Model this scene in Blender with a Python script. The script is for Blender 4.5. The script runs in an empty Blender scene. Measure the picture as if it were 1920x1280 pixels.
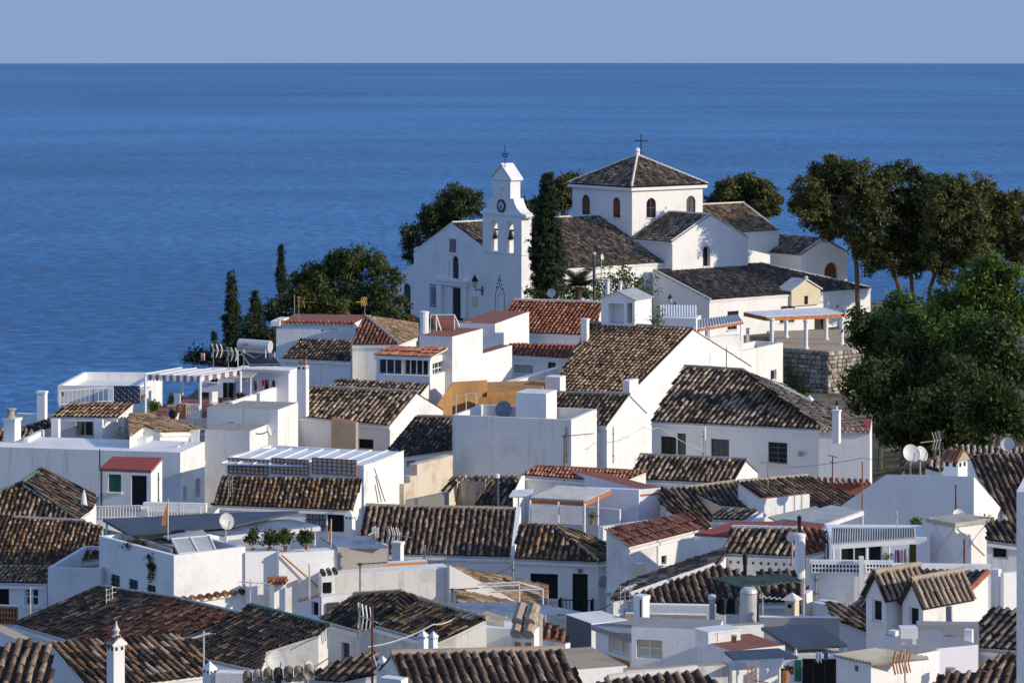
import bpy, bmesh, math, random
import numpy as np
from mathutils import Vector as V, Matrix, geometry

random.seed(7); RNG = np.random.default_rng(7)
SC = bpy.context.scene
COL = SC.collection
R = math.radians

# ---------------------------------------------------------------- camera, world, sun, exposure
F, HY, CX = 5600.0, 57.0, 960.0          # focal length in photo pixels, row of the true horizontal, centre column
cam_d = bpy.data.cameras.new('camera'); cam = bpy.data.objects.new('camera', cam_d); COL.objects.link(cam)
cam.location = (0, 0, 0); cam.rotation_euler = (R(90), 0, 0)
cam_d.sensor_width = 36; cam_d.lens = F / 1920 * 36; cam_d.shift_y = -(640 - HY) / 1920
cam_d.clip_start = 1; cam_d.clip_end = 200000
SC.camera = cam
SUN_AZ, SUN_EL = 107.0, 19.5               # clockwise from straight ahead (+Y); height above the horizon
SUN = V((math.sin(R(SUN_AZ)) * math.cos(R(SUN_EL)), math.cos(R(SUN_AZ)) * math.cos(R(SUN_EL)), math.sin(R(SUN_EL))))
w = bpy.data.worlds.new('World'); SC.world = w; w.use_nodes = True
nt = w.node_tree; bg = nt.nodes['Background']
sky = nt.nodes.new('ShaderNodeTexSky'); sky.sky_type = 'NISHITA'; sky.sun_disc = False
sky.sun_elevation = R(SUN_EL); sky.sun_rotation = R(SUN_AZ)
sky.altitude = 400; sky.air_density = 1.25; sky.dust_density = 0.15; sky.ozone_density = 4.0
geo = nt.nodes.new('ShaderNodeTexCoord'); mpv = nt.nodes.new('ShaderNodeVectorMath'); mpv.operation = 'MULTIPLY_ADD'
mpv.inputs[1].default_value = (1, 1, 0.85); mpv.inputs[2].default_value = (0, 0, 0.36)   # clear, deep blue evening sky without the yellow ground haze
nrmv = nt.nodes.new('ShaderNodeVectorMath'); nrmv.operation = 'NORMALIZE'
nt.links.new(geo.outputs['Generated'], mpv.inputs[0]); nt.links.new(mpv.outputs[0], nrmv.inputs[0]); nt.links.new(nrmv.outputs[0], sky.inputs['Vector'])
tint = nt.nodes.new('ShaderNodeMixRGB'); tint.blend_type = 'MULTIPLY'; tint.inputs[0].default_value = 1
tint.inputs[2].default_value = (1.22, 1.0, 1.0, 1)
nt.links.new(sky.outputs[0], tint.inputs[1])
sepz = nt.nodes.new('ShaderNodeSeparateXYZ'); nt.links.new(geo.outputs['Generated'], sepz.inputs[0])     # grey-blue evening haze all round, thinning upwards
mrz = nt.nodes.new('ShaderNodeMapRange'); mrz.interpolation_type = 'SMOOTHSTEP'; mrz.inputs[1].default_value = -0.02; mrz.inputs[2].default_value = 0.30; mrz.inputs[3].default_value = 0.92; mrz.inputs[4].default_value = 0.0
nt.links.new(sepz.outputs[2], mrz.inputs[0]); hz = nt.nodes.new('ShaderNodeMixRGB'); hz.inputs[2].default_value = (0.90, 1.27, 2.02, 1)
nt.links.new(mrz.outputs[0], hz.inputs[0]); nt.links.new(tint.outputs[0], hz.inputs[1]); nt.links.new(hz.outputs[0], bg.inputs[0])
bg.inputs[1].default_value = 0.15
sun_d = bpy.data.lights.new('sun', 'SUN'); sun_d.energy = 2.2; sun_d.angle = R(0.53); sun_d.color = (1.0, 0.88, 0.70)
sun = bpy.data.objects.new('sun', sun_d); COL.objects.link(sun)
sun.rotation_euler = (-SUN).to_track_quat('-Z', 'Y').to_euler()
SC.view_settings.view_transform = 'Standard'; SC.view_settings.look = 'None'
SC.view_settings.exposure = 0.86; SC.view_settings.gamma = 1; SC.view_settings.use_curve_mapping = False

# ---------------------------------------------------------------- materials
def new_mat(name):
    m = bpy.data.materials.new(name); m.use_nodes = True
    nt = m.node_tree
    return m, nt, nt.nodes['Principled BSDF']
def N(nt, t, **kw):
    n = nt.nodes.new('ShaderNode' + t)
    for k, v in kw.items():
        if k.startswith('i_'):
            key = k[2:]; key = int(key) if key.isdigit() else key.replace('_', ' ')
            n.inputs[key].default_value = v
        else: setattr(n, k, v)
    return n
def L(nt, a, ai, b, bi): nt.links.new(a.outputs[ai], b.inputs[bi])
def ramp(nt, stops, interp='LINEAR'):
    n = nt.nodes.new('ShaderNodeValToRGB'); cr = n.color_ramp; cr.interpolation = interp
    while len(cr.elements) < len(stops): cr.elements.new(0.5)
    for e, (p, c) in zip(cr.elements, stops):
        e.position = p; e.color = (*c, 1) if len(c) == 3 else c
    return n
def rgba(c): return (c[0], c[1], c[2], 1)

def plaster(name, col, dirt=(0.35, 0.33, 0.30), amt=0.35, streak=0.3, bump=0.25, scale=1.0, rough=0.9):
    m, nt, b = new_mat(name)
    g = N(nt, 'NewGeometry')
    n1 = N(nt, 'TexNoise', i_Scale=0.55 * scale, i_Detail=7, i_Roughness=0.68); L(nt, g, 'Position', n1, 'Vector')
    mp = N(nt, 'Mapping'); mp.inputs['Scale'].default_value = (3.2 * scale, 3.2 * scale, 0.28 * scale); L(nt, g, 'Position', mp, 'Vector')
    n2 = N(nt, 'TexNoise', i_Scale=1.0, i_Detail=6, i_Roughness=0.65); L(nt, mp, 'Vector', n2, 'Vector')
    n3 = N(nt, 'TexNoise', i_Scale=9 * scale, i_Detail=5, i_Roughness=0.7); L(nt, g, 'Position', n3, 'Vector')
    r1 = ramp(nt, [(0.50, (0, 0, 0)), (0.74, (1, 1, 1))]); L(nt, n1, 'Fac', r1, 'Fac')
    r2 = ramp(nt, [(0.54, (0, 0, 0)), (0.76, (1, 1, 1))]); L(nt, n2, 'Fac', r2, 'Fac')
    a = N(nt, 'Math', operation='MULTIPLY'); L(nt, r1, 'Color', a, 0); a.inputs[1].default_value = amt
    c = N(nt, 'Math', operation='MULTIPLY'); L(nt, r2, 'Color', c, 0); c.inputs[1].default_value = streak
    s = N(nt, 'Math', operation='MAXIMUM'); L(nt, a, 0, s, 0); L(nt, c, 0, s, 1)
    t = N(nt, 'Math', operation='MULTIPLY'); L(nt, s, 0, t, 0); L(nt, n3, 'Fac', t, 1)
    t2 = N(nt, 'Math', operation='MULTIPLY', use_clamp=True); L(nt, t, 0, t2, 0); t2.inputs[1].default_value = 1.9
    mix = N(nt, 'MixRGB'); mix.inputs[1].default_value = rgba(col); mix.inputs[2].default_value = rgba(dirt)
    L(nt, t2, 0, mix, 0); L(nt, mix, 0, b, 'Base Color')
    b.inputs['Roughness'].default_value = rough; b.inputs['Specular IOR Level'].default_value = 0.25
    bp = N(nt, 'Bump', i_Strength=bump, i_Distance=0.03); L(nt, n3, 'Fac', bp, 'Height'); L(nt, bp, 0, b, 'Normal')
    return m

def tile_mat(name, stops, big=(0.05, 0.042, 0.035), bigamt=0.5, src='island', fine=(0.03, 0.027, 0.024)):
    """fired clay: one colour per tile, black lichen and pale weathering in patches"""
    m, nt, b = new_mat(name)
    g = N(nt, 'NewGeometry')
    if src == 'island': rs, ro = g, 'Random Per Island'
    else: rs, ro = N(nt, 'ObjectInfo'), 'Random'
    r = ramp(nt, stops, 'LINEAR'); L(nt, rs, ro, r, 'Fac')
    n1 = N(nt, 'TexNoise', i_Scale=0.45, i_Detail=5, i_Roughness=0.6); L(nt, g, 'Position', n1, 'Vector')
    r1 = ramp(nt, [(0.46, (0, 0, 0)), (0.66, (1, 1, 1))]); L(nt, n1, 'Fac', r1, 'Fac')
    a1 = N(nt, 'Math', operation='MULTIPLY'); L(nt, r1, 'Color', a1, 0); a1.inputs[1].default_value = bigamt
    m1 = N(nt, 'MixRGB'); L(nt, a1, 0, m1, 0); L(nt, r, 'Color', m1, 1); m1.inputs[2].default_value = rgba(big)
    n2 = N(nt, 'TexNoise', i_Scale=7.5, i_Detail=5, i_Roughness=0.7); L(nt, g, 'Position', n2, 'Vector')
    r2 = ramp(nt, [(0.50, (0, 0, 0)), (0.63, (1, 1, 1))]); L(nt, n2, 'Fac', r2, 'Fac')
    a2 = N(nt, 'Math', operation='MULTIPLY'); L(nt, r2, 'Color', a2, 0); a2.inputs[1].default_value = 0.5
    m2 = N(nt, 'MixRGB'); L(nt, a2, 0, m2, 0); L(nt, m1, 0, m2, 1); m2.inputs[2].default_value = rgba(fine)
    n4 = N(nt, 'TexNoise', i_Scale=3.2, i_Detail=5, i_Roughness=0.75, noise_dimensions='4D'); n4.inputs['W'].default_value = 3.3; L(nt, g, 'Position', n4, 'Vector')
    r4 = ramp(nt, [(0.60, (0, 0, 0)), (0.70, (1, 1, 1))]); L(nt, n4, 'Fac', r4, 'Fac')
    a4 = N(nt, 'Math', operation='MULTIPLY'); L(nt, r4, 'Color', a4, 0); a4.inputs[1].default_value = 0.55
    m4 = N(nt, 'MixRGB'); L(nt, a4, 0, m4, 0); L(nt, m2, 0, m4, 1); m4.inputs[2].default_value = (0.42, 0.37, 0.29, 1)
    L(nt, m4, 0, b, 'Base Color'); b.inputs['Roughness'].default_value = 0.92; b.inputs['Specular IOR Level'].default_value = 0.2
    bp = N(nt, 'Bump', i_Strength=0.35, i_Distance=0.02); L(nt, n2, 'Fac', bp, 'Height'); L(nt, bp, 0, b, 'Normal')
    return m

def simple(name, col, rough=0.6, metal=0.0, var=0.12, scale=3.0, spec=0.3, bump=0.0):
    m, nt, b = new_mat(name)
    g = N(nt, 'NewGeometry'); n1 = N(nt, 'TexNoise', i_Scale=scale, i_Detail=6, i_Roughness=0.65); L(nt, g, 'Position', n1, 'Vector')
    d = tuple(max(0, c * (1 - 2.6 * var)) for c in col); l = tuple(min(1, c * (1 + var)) for c in col)
    r = ramp(nt, [(0.3, d), (0.55, col), (0.75, l)]); L(nt, n1, 'Fac', r, 'Fac'); L(nt, r, 'Color', b, 'Base Color')
    b.inputs['Roughness'].default_value = rough; b.inputs['Metallic'].default_value = metal; b.inputs['Specular IOR Level'].default_value = spec
    if bump:
        bp = N(nt, 'Bump', i_Strength=bump, i_Distance=0.05); L(nt, n1, 'Fac', bp, 'Height'); L(nt, bp, 0, b, 'Normal')
    return m

def leaf_mat(name, cols, trans=0.25, rough=0.6):
    m, nt, b = new_mat(name)
    g = N(nt, 'NewGeometry')
    r = ramp(nt, [(i / (len(cols) - 1), c) for i, c in enumerate(cols)]); L(nt, g, 'Random Per Island', r, 'Fac')
    n1 = N(nt, 'TexNoise', i_Scale=0.5, i_Detail=4); L(nt, g, 'Position', n1, 'Vector')
    mx = N(nt, 'MixRGB', blend_type='MULTIPLY'); mx.inputs[0].default_value = 0.6; L(nt, r, 'Color', mx, 1)
    r2 = ramp(nt, [(0.3, (0.55, 0.6, 0.6)), (0.7, (1.25, 1.15, 0.9))]); L(nt, n1, 'Fac', r2, 'Fac'); L(nt, r2, 'Color', mx, 2)
    L(nt, mx, 0, b, 'Base Color'); b.inputs['Roughness'].default_value = rough; b.inputs['Specular IOR Level'].default_value = 0.25
    if trans:
        t = N(nt, 'BsdfTranslucent'); L(nt, mx, 0, t, 'Color'); ms = N(nt, 'MixShader'); ms.inputs[0].default_value = trans
        L(nt, b, 0, ms, 1); L(nt, t, 0, ms, 2); L(nt, ms, 0, nt.nodes['Material Output'], 'Surface')
    return m

M = {}
M['white'] = plaster('white_plaster', (0.82, 0.80, 0.76), (0.50, 0.47, 0.42), 0.36, 0.40, 0.35)
WHITES = [M['white'], plaster('limewash_with_drips', (0.81, 0.79, 0.74), (0.40, 0.36, 0.30), 0.35, 0.75, 0.4, 0.8), plaster('patched_limewash', (0.82, 0.80, 0.76), (0.46, 0.44, 0.41), 0.75, 0.25, 0.5, 0.7), plaster('flaking_limewash', (0.80, 0.785, 0.75), (0.42, 0.37, 0.30), 0.55, 0.5, 0.6, 1.5)]
M['white2'] = plaster('weathered_white_plaster', (0.78, 0.76, 0.71), (0.36, 0.33, 0.29), 0.40, 0.55, 0.3)
M['white3'] = plaster('stained_white_plaster', (0.70, 0.67, 0.60), (0.20, 0.18, 0.15), 0.75, 0.85, 0.4)
M['rough'] = plaster('rough_white_plaster', (0.72, 0.72, 0.70), (0.42, 0.42, 0.42), 0.55, 0.2, 0.9, 1.6)
M['cream'] = plaster('cream_plaster', (0.68, 0.60, 0.42), (0.4, 0.34, 0.25), 0.25, 0.3)
M['lav'] = plaster('lavender_white_plaster', (0.74, 0.72, 0.76), (0.5, 0.48, 0.48), 0.2, 0.2)  # white walls in shade: their lavender cast is put into the colour
M['ochre'] = plaster('ochre_plaster', (0.40, 0.215, 0.075), (0.16, 0.10, 0.05), 0.75, 0.7, 0.4)
M['orange'] = plaster('orange_plaster', (0.62, 0.28, 0.10), (0.4, 0.2, 0.1), 0.3, 0.3)
M['tan'] = plaster('bare_tan_render', (0.44, 0.35, 0.25), (0.26, 0.2, 0.15), 0.6, 0.4, 0.4)
M['mottled'] = plaster('mottled_tan_render', (0.62, 0.54, 0.42), (0.30, 0.21, 0.13), 0.95, 0.6, 0.5, 1.3)
M['gray'] = plaster('bare_grey_render', (0.36, 0.33, 0.28), (0.2, 0.18, 0.15), 0.6, 0.5, 0.4)
M['concrete'] = plaster('grey_concrete', (0.30, 0.30, 0.30), (0.16, 0.16, 0.16), 0.5, 0.5, 0.4)
M['darkblock'] = plaster('dark_grey_render', (0.13, 0.135, 0.15), (0.07, 0.07, 0.08), 0.5, 0.4, 0.4)
M['terra'] = plaster('terracotta_floor', (0.27, 0.105, 0.07), (0.16, 0.08, 0.06), 0.6, 0.3, 0.4, 1.5)
M['redpaint'] = plaster('red_painted_roof', (0.30, 0.075, 0.06), (0.17, 0.06, 0.05), 0.5, 0.3, 0.3)
M['mortar'] = plaster('lime_mortar', (0.72, 0.68, 0.60), (0.35, 0.3, 0.25), 0.6, 0.3, 0.5, 2)
M['greym'] = plaster('grey_mortar', (0.34, 0.32, 0.29), (0.16, 0.15, 0.13), 0.6, 0.3, 0.5, 2)
M['tanm'] = plaster('tan_mortar', (0.42, 0.34, 0.24), (0.18, 0.14, 0.1), 0.7, 0.3, 0.5, 2)
M['greenm'] = plaster('green_painted_ridge', (0.10, 0.19, 0.14), (0.06, 0.08, 0.06), 0.5, 0.3, 0.4, 2)
M['brickred'] = plaster('red_brick_edge', (0.42, 0.15, 0.08), (0.2, 0.1, 0.07), 0.5, 0.3, 0.4, 2)
M['stone'] = plaster('rubble_stone', (0.40, 0.36, 0.30), (0.18, 0.16, 0.13), 0.8, 0.4, 0.7, 2)
M['joint'] = plaster('dark_stone_joint', (0.30, 0.27, 0.22), (0.12, 0.1, 0.08), 0.8, 0.4, 0.7, 2)
M['deck'] = simple('roof_bed', (0.06, 0.045, 0.035), 0.95)
M['chan'] = simple('shaded_channel_clay', (0.075, 0.05, 0.034), 0.95, 0, .3, 4)  # the channel clays are darkened: shadow between cover tiles put into the colour
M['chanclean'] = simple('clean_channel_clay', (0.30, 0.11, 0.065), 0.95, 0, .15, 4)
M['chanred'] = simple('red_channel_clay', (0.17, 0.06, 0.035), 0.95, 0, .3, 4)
M['whitemetal'] = simple('white_metal', (0.78, 0.78, 0.76), 0.4, 0, 0.05)
M['whitewood'] = simple('white_painted_wood', (0.78, 0.76, 0.72), 0.5, 0, 0.06)
M['brown'] = simple('brown_wood', (0.20, 0.075, 0.035), 0.6, 0, 0.2, 6)
M['darkwood'] = simple('dark_wood', (0.035, 0.022, 0.018), 0.6, 0, 0.2, 6)
M['blackmetal'] = simple('black_iron', (0.02, 0.02, 0.022), 0.5, 0.3)
M['darkin'] = simple('dark_interior', (0.015, 0.015, 0.017), 0.9)  # darkness of unlit rooms and holes put into the colour
M['greendoor'] = simple('dark_green_paint', (0.012, 0.018, 0.014), 0.5)
M['green'] = simple('green_shutter_paint', (0.02, 0.13, 0.08), 0.5)
M['greyshut'] = simple('grey_shutter', (0.10, 0.10, 0.10), 0.6)
M['pale'] = simple('pale_grey_blind', (0.42, 0.42, 0.43), 0.6)
M['alu'] = simple('aluminium', (0.50, 0.50, 0.48), 0.45, 0.5)
M['antenna'] = simple('weathered_antenna_metal', (0.40, 0.37, 0.32), 0.5, 0.4, 0.2)
M['rust'] = simple('rusty_iron', (0.17, 0.055, 0.035), 0.8, 0.1, 0.3, 8)
M['dish'] = simple('satellite_dish_paint', (0.62, 0.60, 0.55), 0.5, 0, 0.1)
M['dishgrey'] = simple('grey_dish_paint', (0.22, 0.25, 0.29), 0.5, 0, 0.1)
M['orangewood'] = simple('orange_stained_timber', (0.48, 0.17, 0.06), 0.6, 0, 0.15)
M['bluesheet'] = simple('blue_grey_roof_sheet', (0.19, 0.235, 0.30), 0.5, 0.0, 0.2, 1.2)
M['slate'] = simple('dark_blue_roof_sheet', (0.06, 0.075, 0.10), 0.5, 0.0, 0.12, 1.2)
M['greysheet'] = simple('grey_roof_sheet', (0.42, 0.43, 0.42), 0.5, 0.1, 0.12, 1.5)
M['beigesheet'] = simple('beige_roof_sheet', (0.46, 0.42, 0.33), 0.6, 0.0, 0.15, 1.5)
M['plastic'] = simple('white_plastic_sheet', (0.74, 0.76, 0.76), 0.35, 0, 0.08, 1)
M['fabric'] = simple('pale_awning_fabric', (0.72, 0.71, 0.68), 0.9, 0, 0.05)
M['scallop'] = simple('dark_red_fabric', (0.24, 0.16, 0.20), 0.9)
M['blackcloth'] = simple('black_cloth', (0.02, 0.025, 0.03), 0.9)
M['greencover'] = simple('green_corrugated_cover', (0.11, 0.15, 0.10), 0.7, 0, 0.2, 2)
M['tank'] = simple('galvanised_tank', (0.66, 0.64, 0.60), 0.35, 0.25, 0.06)
M['clay'] = simple('clay', (0.42, 0.19, 0.10), 0.85, 0, 0.2)
M['red'] = simple('red_paint', (0.45, 0.03, 0.03), 0.6)
M['yellow'] = simple('yellow_cloth', (0.62, 0.38, 0.06), 0.9)
M['orangecloth'] = simple('orange_cloth', (0.50, 0.22, 0.06), 0.9)
M['pink'] = simple('pink_cloth', (0.50, 0.28, 0.48), 0.9)
M['blush'] = simple('blush_cloth', (0.55, 0.42, 0.45), 0.9)
M['olive'] = simple('olive_cloth', (0.10, 0.11, 0.015), 0.9)
M['skyblue'] = simple('blue_cloth', (0.10, 0.20, 0.42), 0.9)
M['solar'] = simple('solar_collector_glass', (0.012, 0.015, 0.02), 0.15, 0, 0.1, 3, 0.5)
M['picture'] = simple('painted_ceramic', (0.30, 0.16, 0.15), 0.4, 0, 0.3, 9)
M['bluetile'] = simple('blue_ceramic_tile', (0.20, 0.22, 0.36), 0.4, 0, 0.3, 9)
M['bronze'] = simple('bronze', (0.05, 0.05, 0.035), 0.5, 0.5)
M['clockface'] = simple('clock_face_enamel', (0.6, 0.6, 0.6), 0.4)
M['bark'] = simple('pine_bark', (0.17, 0.10, 0.065), 0.95, 0, 0.3, 6, 0.2, 0.6)
M['greybark'] = simple('grey_bark', (0.17, 0.15, 0.12), 0.95, 0, 0.3, 6, 0.2, 0.6)
g_, gnt, gb = new_mat('window_glass')
gb.inputs['Base Color'].default_value = (0.018, 0.022, 0.03, 1); gb.inputs['Roughness'].default_value = 0.06; gb.inputs['Specular IOR Level'].default_value = 0.6
M['glass'] = g_
g_, gnt, gb = new_mat('frosted_glass')
gb.inputs['Base Color'].default_value = (0.46, 0.47, 0.42, 1); gb.inputs['Roughness'].default_value = 0.6
M['frost'] = g_

PAL = {   # random-per-tile colour stops, large patches, amount
 'old':   ([(0, (.035, .029, .023)), (.22, (.075, .055, .04)), (.34, (.22, .15, .095)), (.62, (.36, .25, .155)), (.85, (.46, .34, .22)), (1, (.58, .47, .34))], (.05, .04, .032), .55),
 'dark':  ([(0, (.03, .026, .023)), (.3, (.06, .047, .038)), (.5, (.14, .095, .065)), (.75, (.25, .165, .10)), (1, (.42, .31, .21))], (.035, .03, .027), .6),
 'rust':  ([(0, (.03, .024, .02)), (.3, (.075, .05, .035)), (.45, (.22, .12, .055)), (.75, (.38, .20, .07)), (.9, (.38, .24, .14)), (1, (.5, .4, .3))], (.05, .036, .026), .5),
 'brown': ([(0, (.06, .042, .032)), (.3, (.13, .085, .058)), (.7, (.24, .155, .10)), (1, (.40, .29, .20))], (.06, .045, .035), .5),
 'red':   ([(0, (.24, .075, .04)), (.5, (.34, .12, .065)), (.8, (.42, .17, .09)), (1, (.50, .27, .17))], (.18, .07, .045), .4),
 'redold':([(0, (.10, .045, .03)), (.3, (.24, .09, .05)), (.7, (.36, .17, .095)), (1, (.48, .30, .19))], (.08, .05, .035), .45),
 'amber': ([(0, (.12, .07, .042)), (.2, (.28, .17, .095)), (.7, (.42, .275, .155)), (1, (.55, .41, .26))], (.075, .055, .04), .4),
 'church':([(0, (.07, .055, .044)), (.2, (.14, .10, .07)), (.6, (.29, .205, .135)), (.85, (.42, .31, .205)), (1, (.56, .46, .33))], (.10, .08, .062), .45),
 'grey':  ([(0, (.06, .052, .046)), (.35, (.13, .10, .08)), (.75, (.23, .17, .13)), (1, (.38, .30, .225))], (.07, .058, .05), .45),
 'soot':  ([(0, (.022, .02, .018)), (.4, (.045, .037, .032)), (.65, (.085, .06, .045)), (.85, (.15, .10, .065)), (1, (.30, .21, .13))], (.028, .024, .022), .6),  # dark stops put the shade of slopes turned from the sun into colour
 'sootred':([(0, (.05, .028, .022)), (.4, (.115, .05, .034)), (.75, (.19, .08, .05)), (1, (.30, .17, .10))], (.04, .028, .022), .5),  # red stops darkened likewise, shade of the left-facing roof put into colour
 'clean': ([(0, (.44, .17, .10)), (.5, (.54, .23, .135)), (1, (.60, .31, .20))], (.34, .13, .08), .25),
 'mix':   ([(0, (.03, .025, .02)), (.3, (.06, .045, .034)), (.45, (.20, .12, .07)), (.62, (.33, .21, .12)), (.75, (.40, .17, .07)), (.88, (.40, .29, .18)), (1, (.52, .41, .29))], (.045, .035, .027), .5),
 'pale':  ([(0, (.25, .18, .12)), (.5, (.42, .32, .22)), (1, (.58, .48, .36))], (.28, .2, .14), .5),
}
TM = {}
for k, (st, big, amt) in PAL.items():
    fn = {'clean': (.26, .10, .06), 'red': (.16, .06, .04)}.get(k, (.03, .027, .024))
    TM[k] = (tile_mat(k + '_roof_tile', st, big, amt, 'island', fn), tile_mat(k + '_roof_tile_single', st, big, amt, 'object', fn))

# ---------------------------------------------------------------- picture geometry -> places in the world
def P(px, py, D): return V(((px - CX) / F * D, D, -(py - HY) / F * D))
def ray(px, py): return V(((px - CX) / F, 1.0, -(py - HY) / F))
def proj(p): return (CX + F * p.x / p.y, HY - F * p.z / p.y)
def hit(pt, n, px, py):
    d = ray(px, py); return d * (pt.dot(n) / d.dot(n))
class Plane:
    """sloping plane through a point: az = heading of the downslope (0 towards the camera, + to the right), p = pitch"""
    def __init__(s, pt, az, p):
        a, q = R(az), R(p); s.pt = pt
        s.n = V((math.sin(a) * math.sin(q), -math.cos(a) * math.sin(q), math.cos(q)))
        s.down = V((math.sin(a) * math.cos(q), -math.cos(a) * math.cos(q), -math.sin(q)))
        s.u = V((math.cos(a), math.sin(a), 0))
    def at(s, px, py): return hit(s.pt, s.n, px, py)
def solve_az(a, rake, p):
    (x0, y0), (x1, y1) = rake; want = math.atan2(y1 - y0, x1 - x0); best = (9, 0); A = P(*a); q0 = proj(A)
    for k in range(-170, 171):
        az = k * 0.5; q1 = proj(A + Plane(A, az, p).down * 0.5)
        e = abs((math.atan2(q1[1] - q0[1], q1[0] - q0[0]) - want + math.pi) % (2 * math.pi) - math.pi)
        if e < best[0]: best = (e, az)
    return best[1]

# ---------------------------------------------------------------- mesh helpers (vertices in world space; the owner's origin is taken off when linked)
class MB:
    def __init__(s): s.v = []; s.f = []; s.m = []; s.mats = []
    def mi(s, mat):
        mat = M[mat] if isinstance(mat, str) else mat
        if mat not in s.mats: s.mats.append(mat)
        return s.mats.index(mat)
    def face(s, pts, mat):
        b = len(s.v); s.v += [tuple(p) for p in pts]; s.f.append(tuple(range(b, b + len(pts)))); s.m.append(s.mi(mat))
    def box(s, c, dx, dy, dz, mat, rot=None):
        """c = centre, half axes given as vectors or sizes"""
        X = dx if isinstance(dx, V) else V((dx / 2, 0, 0)); Y = dy if isinstance(dy, V) else V((0, dy / 2, 0)); Z = dz if isinstance(dz, V) else V((0, 0, dz / 2))
        if rot is not None: X, Y, Z = rot @ X, rot @ Y, rot @ Z
        c = V(c); q = [c - X - Y - Z, c + X - Y - Z, c + X + Y - Z, c - X + Y - Z, c - X - Y + Z, c + X - Y + Z, c + X + Y + Z, c - X + Y + Z]
        b = len(s.v); s.v += [tuple(p) for p in q]; i = s.mi(mat)
        for f in ((0, 3, 2, 1), (4, 5, 6, 7), (0, 1, 5, 4), (1, 2, 6, 5), (2, 3, 7, 6), (3, 0, 4, 7)):
            s.f.append(tuple(b + k for k in f)); s.m.append(i)
    def tube(s, pts, r, mat, seg=6, r2=None, cap=True):
        pts = [V(p) for p in pts]; n = len(pts); i = s.mi(mat); b = len(s.v)
        for k, p in enumerate(pts):
            d = (pts[min(k + 1, n - 1)] - pts[max(k - 1, 0)]).normalized()
            a = d.cross(V((0, 0, 1))) if abs(d.z) < 0.95 else d.cross(V((1, 0, 0))); a.normalize(); c = d.cross(a)
            rr = r if r2 is None else r + (r2 - r) * k / max(1, n - 1)
            for j in range(seg):
                t = 2 * math.pi * j / seg; s.v.append(tuple(p + (a * math.cos(t) + c * math.sin(t)) * rr))
        for k in range(n - 1):
            for j in range(seg):
                s.f.append((b + k * seg + j, b + k * seg + (j + 1) % seg, b + (k + 1) * seg + (j + 1) % seg, b + (k + 1) * seg + j)); s.m.append(i)
        if cap:
            s.f.append(tuple(b + j for j in range(seg))); s.m.append(i)
            s.f.append(tuple(b + (n - 1) * seg + j for j in reversed(range(seg)))); s.m.append(i)
    def lathe(s, c, prof, mat, seg=14):
        """prof = [(radius, height)...] round the vertical through c"""
        c = V(c); b = len(s.v); i = s.mi(mat)
        for r, h in prof:
            for j in range(seg):
                t = 2 * math.pi * j / seg; s.v.append((c.x + r * math.cos(t), c.y + r * math.sin(t), c.z + h))
        for k in range(len(prof) - 1):
            for j in range(seg):
                s.f.append((b + k * seg + j, b + k * seg + (j + 1) % seg, b + (k + 1) * seg + (j + 1) % seg, b + (k + 1) * seg + j)); s.m.append(i)
        s.f.append(tuple(b + (len(prof) - 1) * seg + j for j in range(seg))); s.m.append(i)
    def slab(s, top, th, mat, dirv=V((0, 0, -1)), side=None):
        top = [V(p) for p in top]; bot = [p + dirv * th for p in top]; n = len(top)
        s.face(top, mat); s.face(list(reversed(bot)), mat)
        for k in range(n): s.face([top[k], bot[k], bot[(k + 1) % n], top[(k + 1) % n]], side or mat)
    def poly_holes(s, p0, u, v, outer, holes, mat, depth=0.0, inward=None, revmat=None):
        """flat face from 2-D outlines in the frame (p0,u,v), with holes and reveals"""
        loops = [outer] + holes
        ls = [[V((a, b, 0)) for a, b in lp] for lp in loops]
        tris = geometry.tessellate_polygon(ls); flat = [q for lp in loops for q in lp]
        b = len(s.v); s.v += [tuple(p0 + u * a + v * c) for a, c in flat]; i = s.mi(mat)
        nrm = u.cross(v)
        for t in tris:
            A, B, C = (V((*flat[k], 0)) for k in t)
            if (B - A).cross(C - A).z < 0: t = (t[0], t[2], t[1])
            s.f.append(tuple(b + k for k in t)); s.m.append(i)
        if depth:
            for lp in holes:
                q = [p0 + u * a + v * c for a, c in lp]; n = len(q)
                for k in range(n): s.face([q[k], q[(k + 1) % n], q[(k + 1) % n] + inward * depth, q[k] + inward * depth], revmat or mat)
    def link(s, name, parent=None, smooth=False, **props):
        me = bpy.data.meshes.new(name); o = bpy.data.objects.new(name, me)
        org = V((0, 0, 0))
        if parent is not None:
            o.parent = parent; q = parent
            while q is not None: org += q.location; q = q.parent
        ov = np.array(s.v, dtype=np.float32).reshape(-1, 3) - np.array(org, dtype=np.float32)
        me.from_pydata(ov.tolist(), [], s.f)
        for m in s.mats: me.materials.append(m)
        me.polygons.foreach_set('material_index', s.m)
        if smooth: me.polygons.foreach_set('use_smooth', [True] * len(s.f))
        COL.objects.link(o)
        for k, v in props.items(): o[k] = v
        return o

def thing(name, label, cat, loc, group=None):
    o = bpy.data.objects.new(name, None); o.empty_display_size = 0.3; COL.objects.link(o); o.location = loc
    o['label'] = label; o['category'] = cat
    if group: o['group'] = group
    return o

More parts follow.
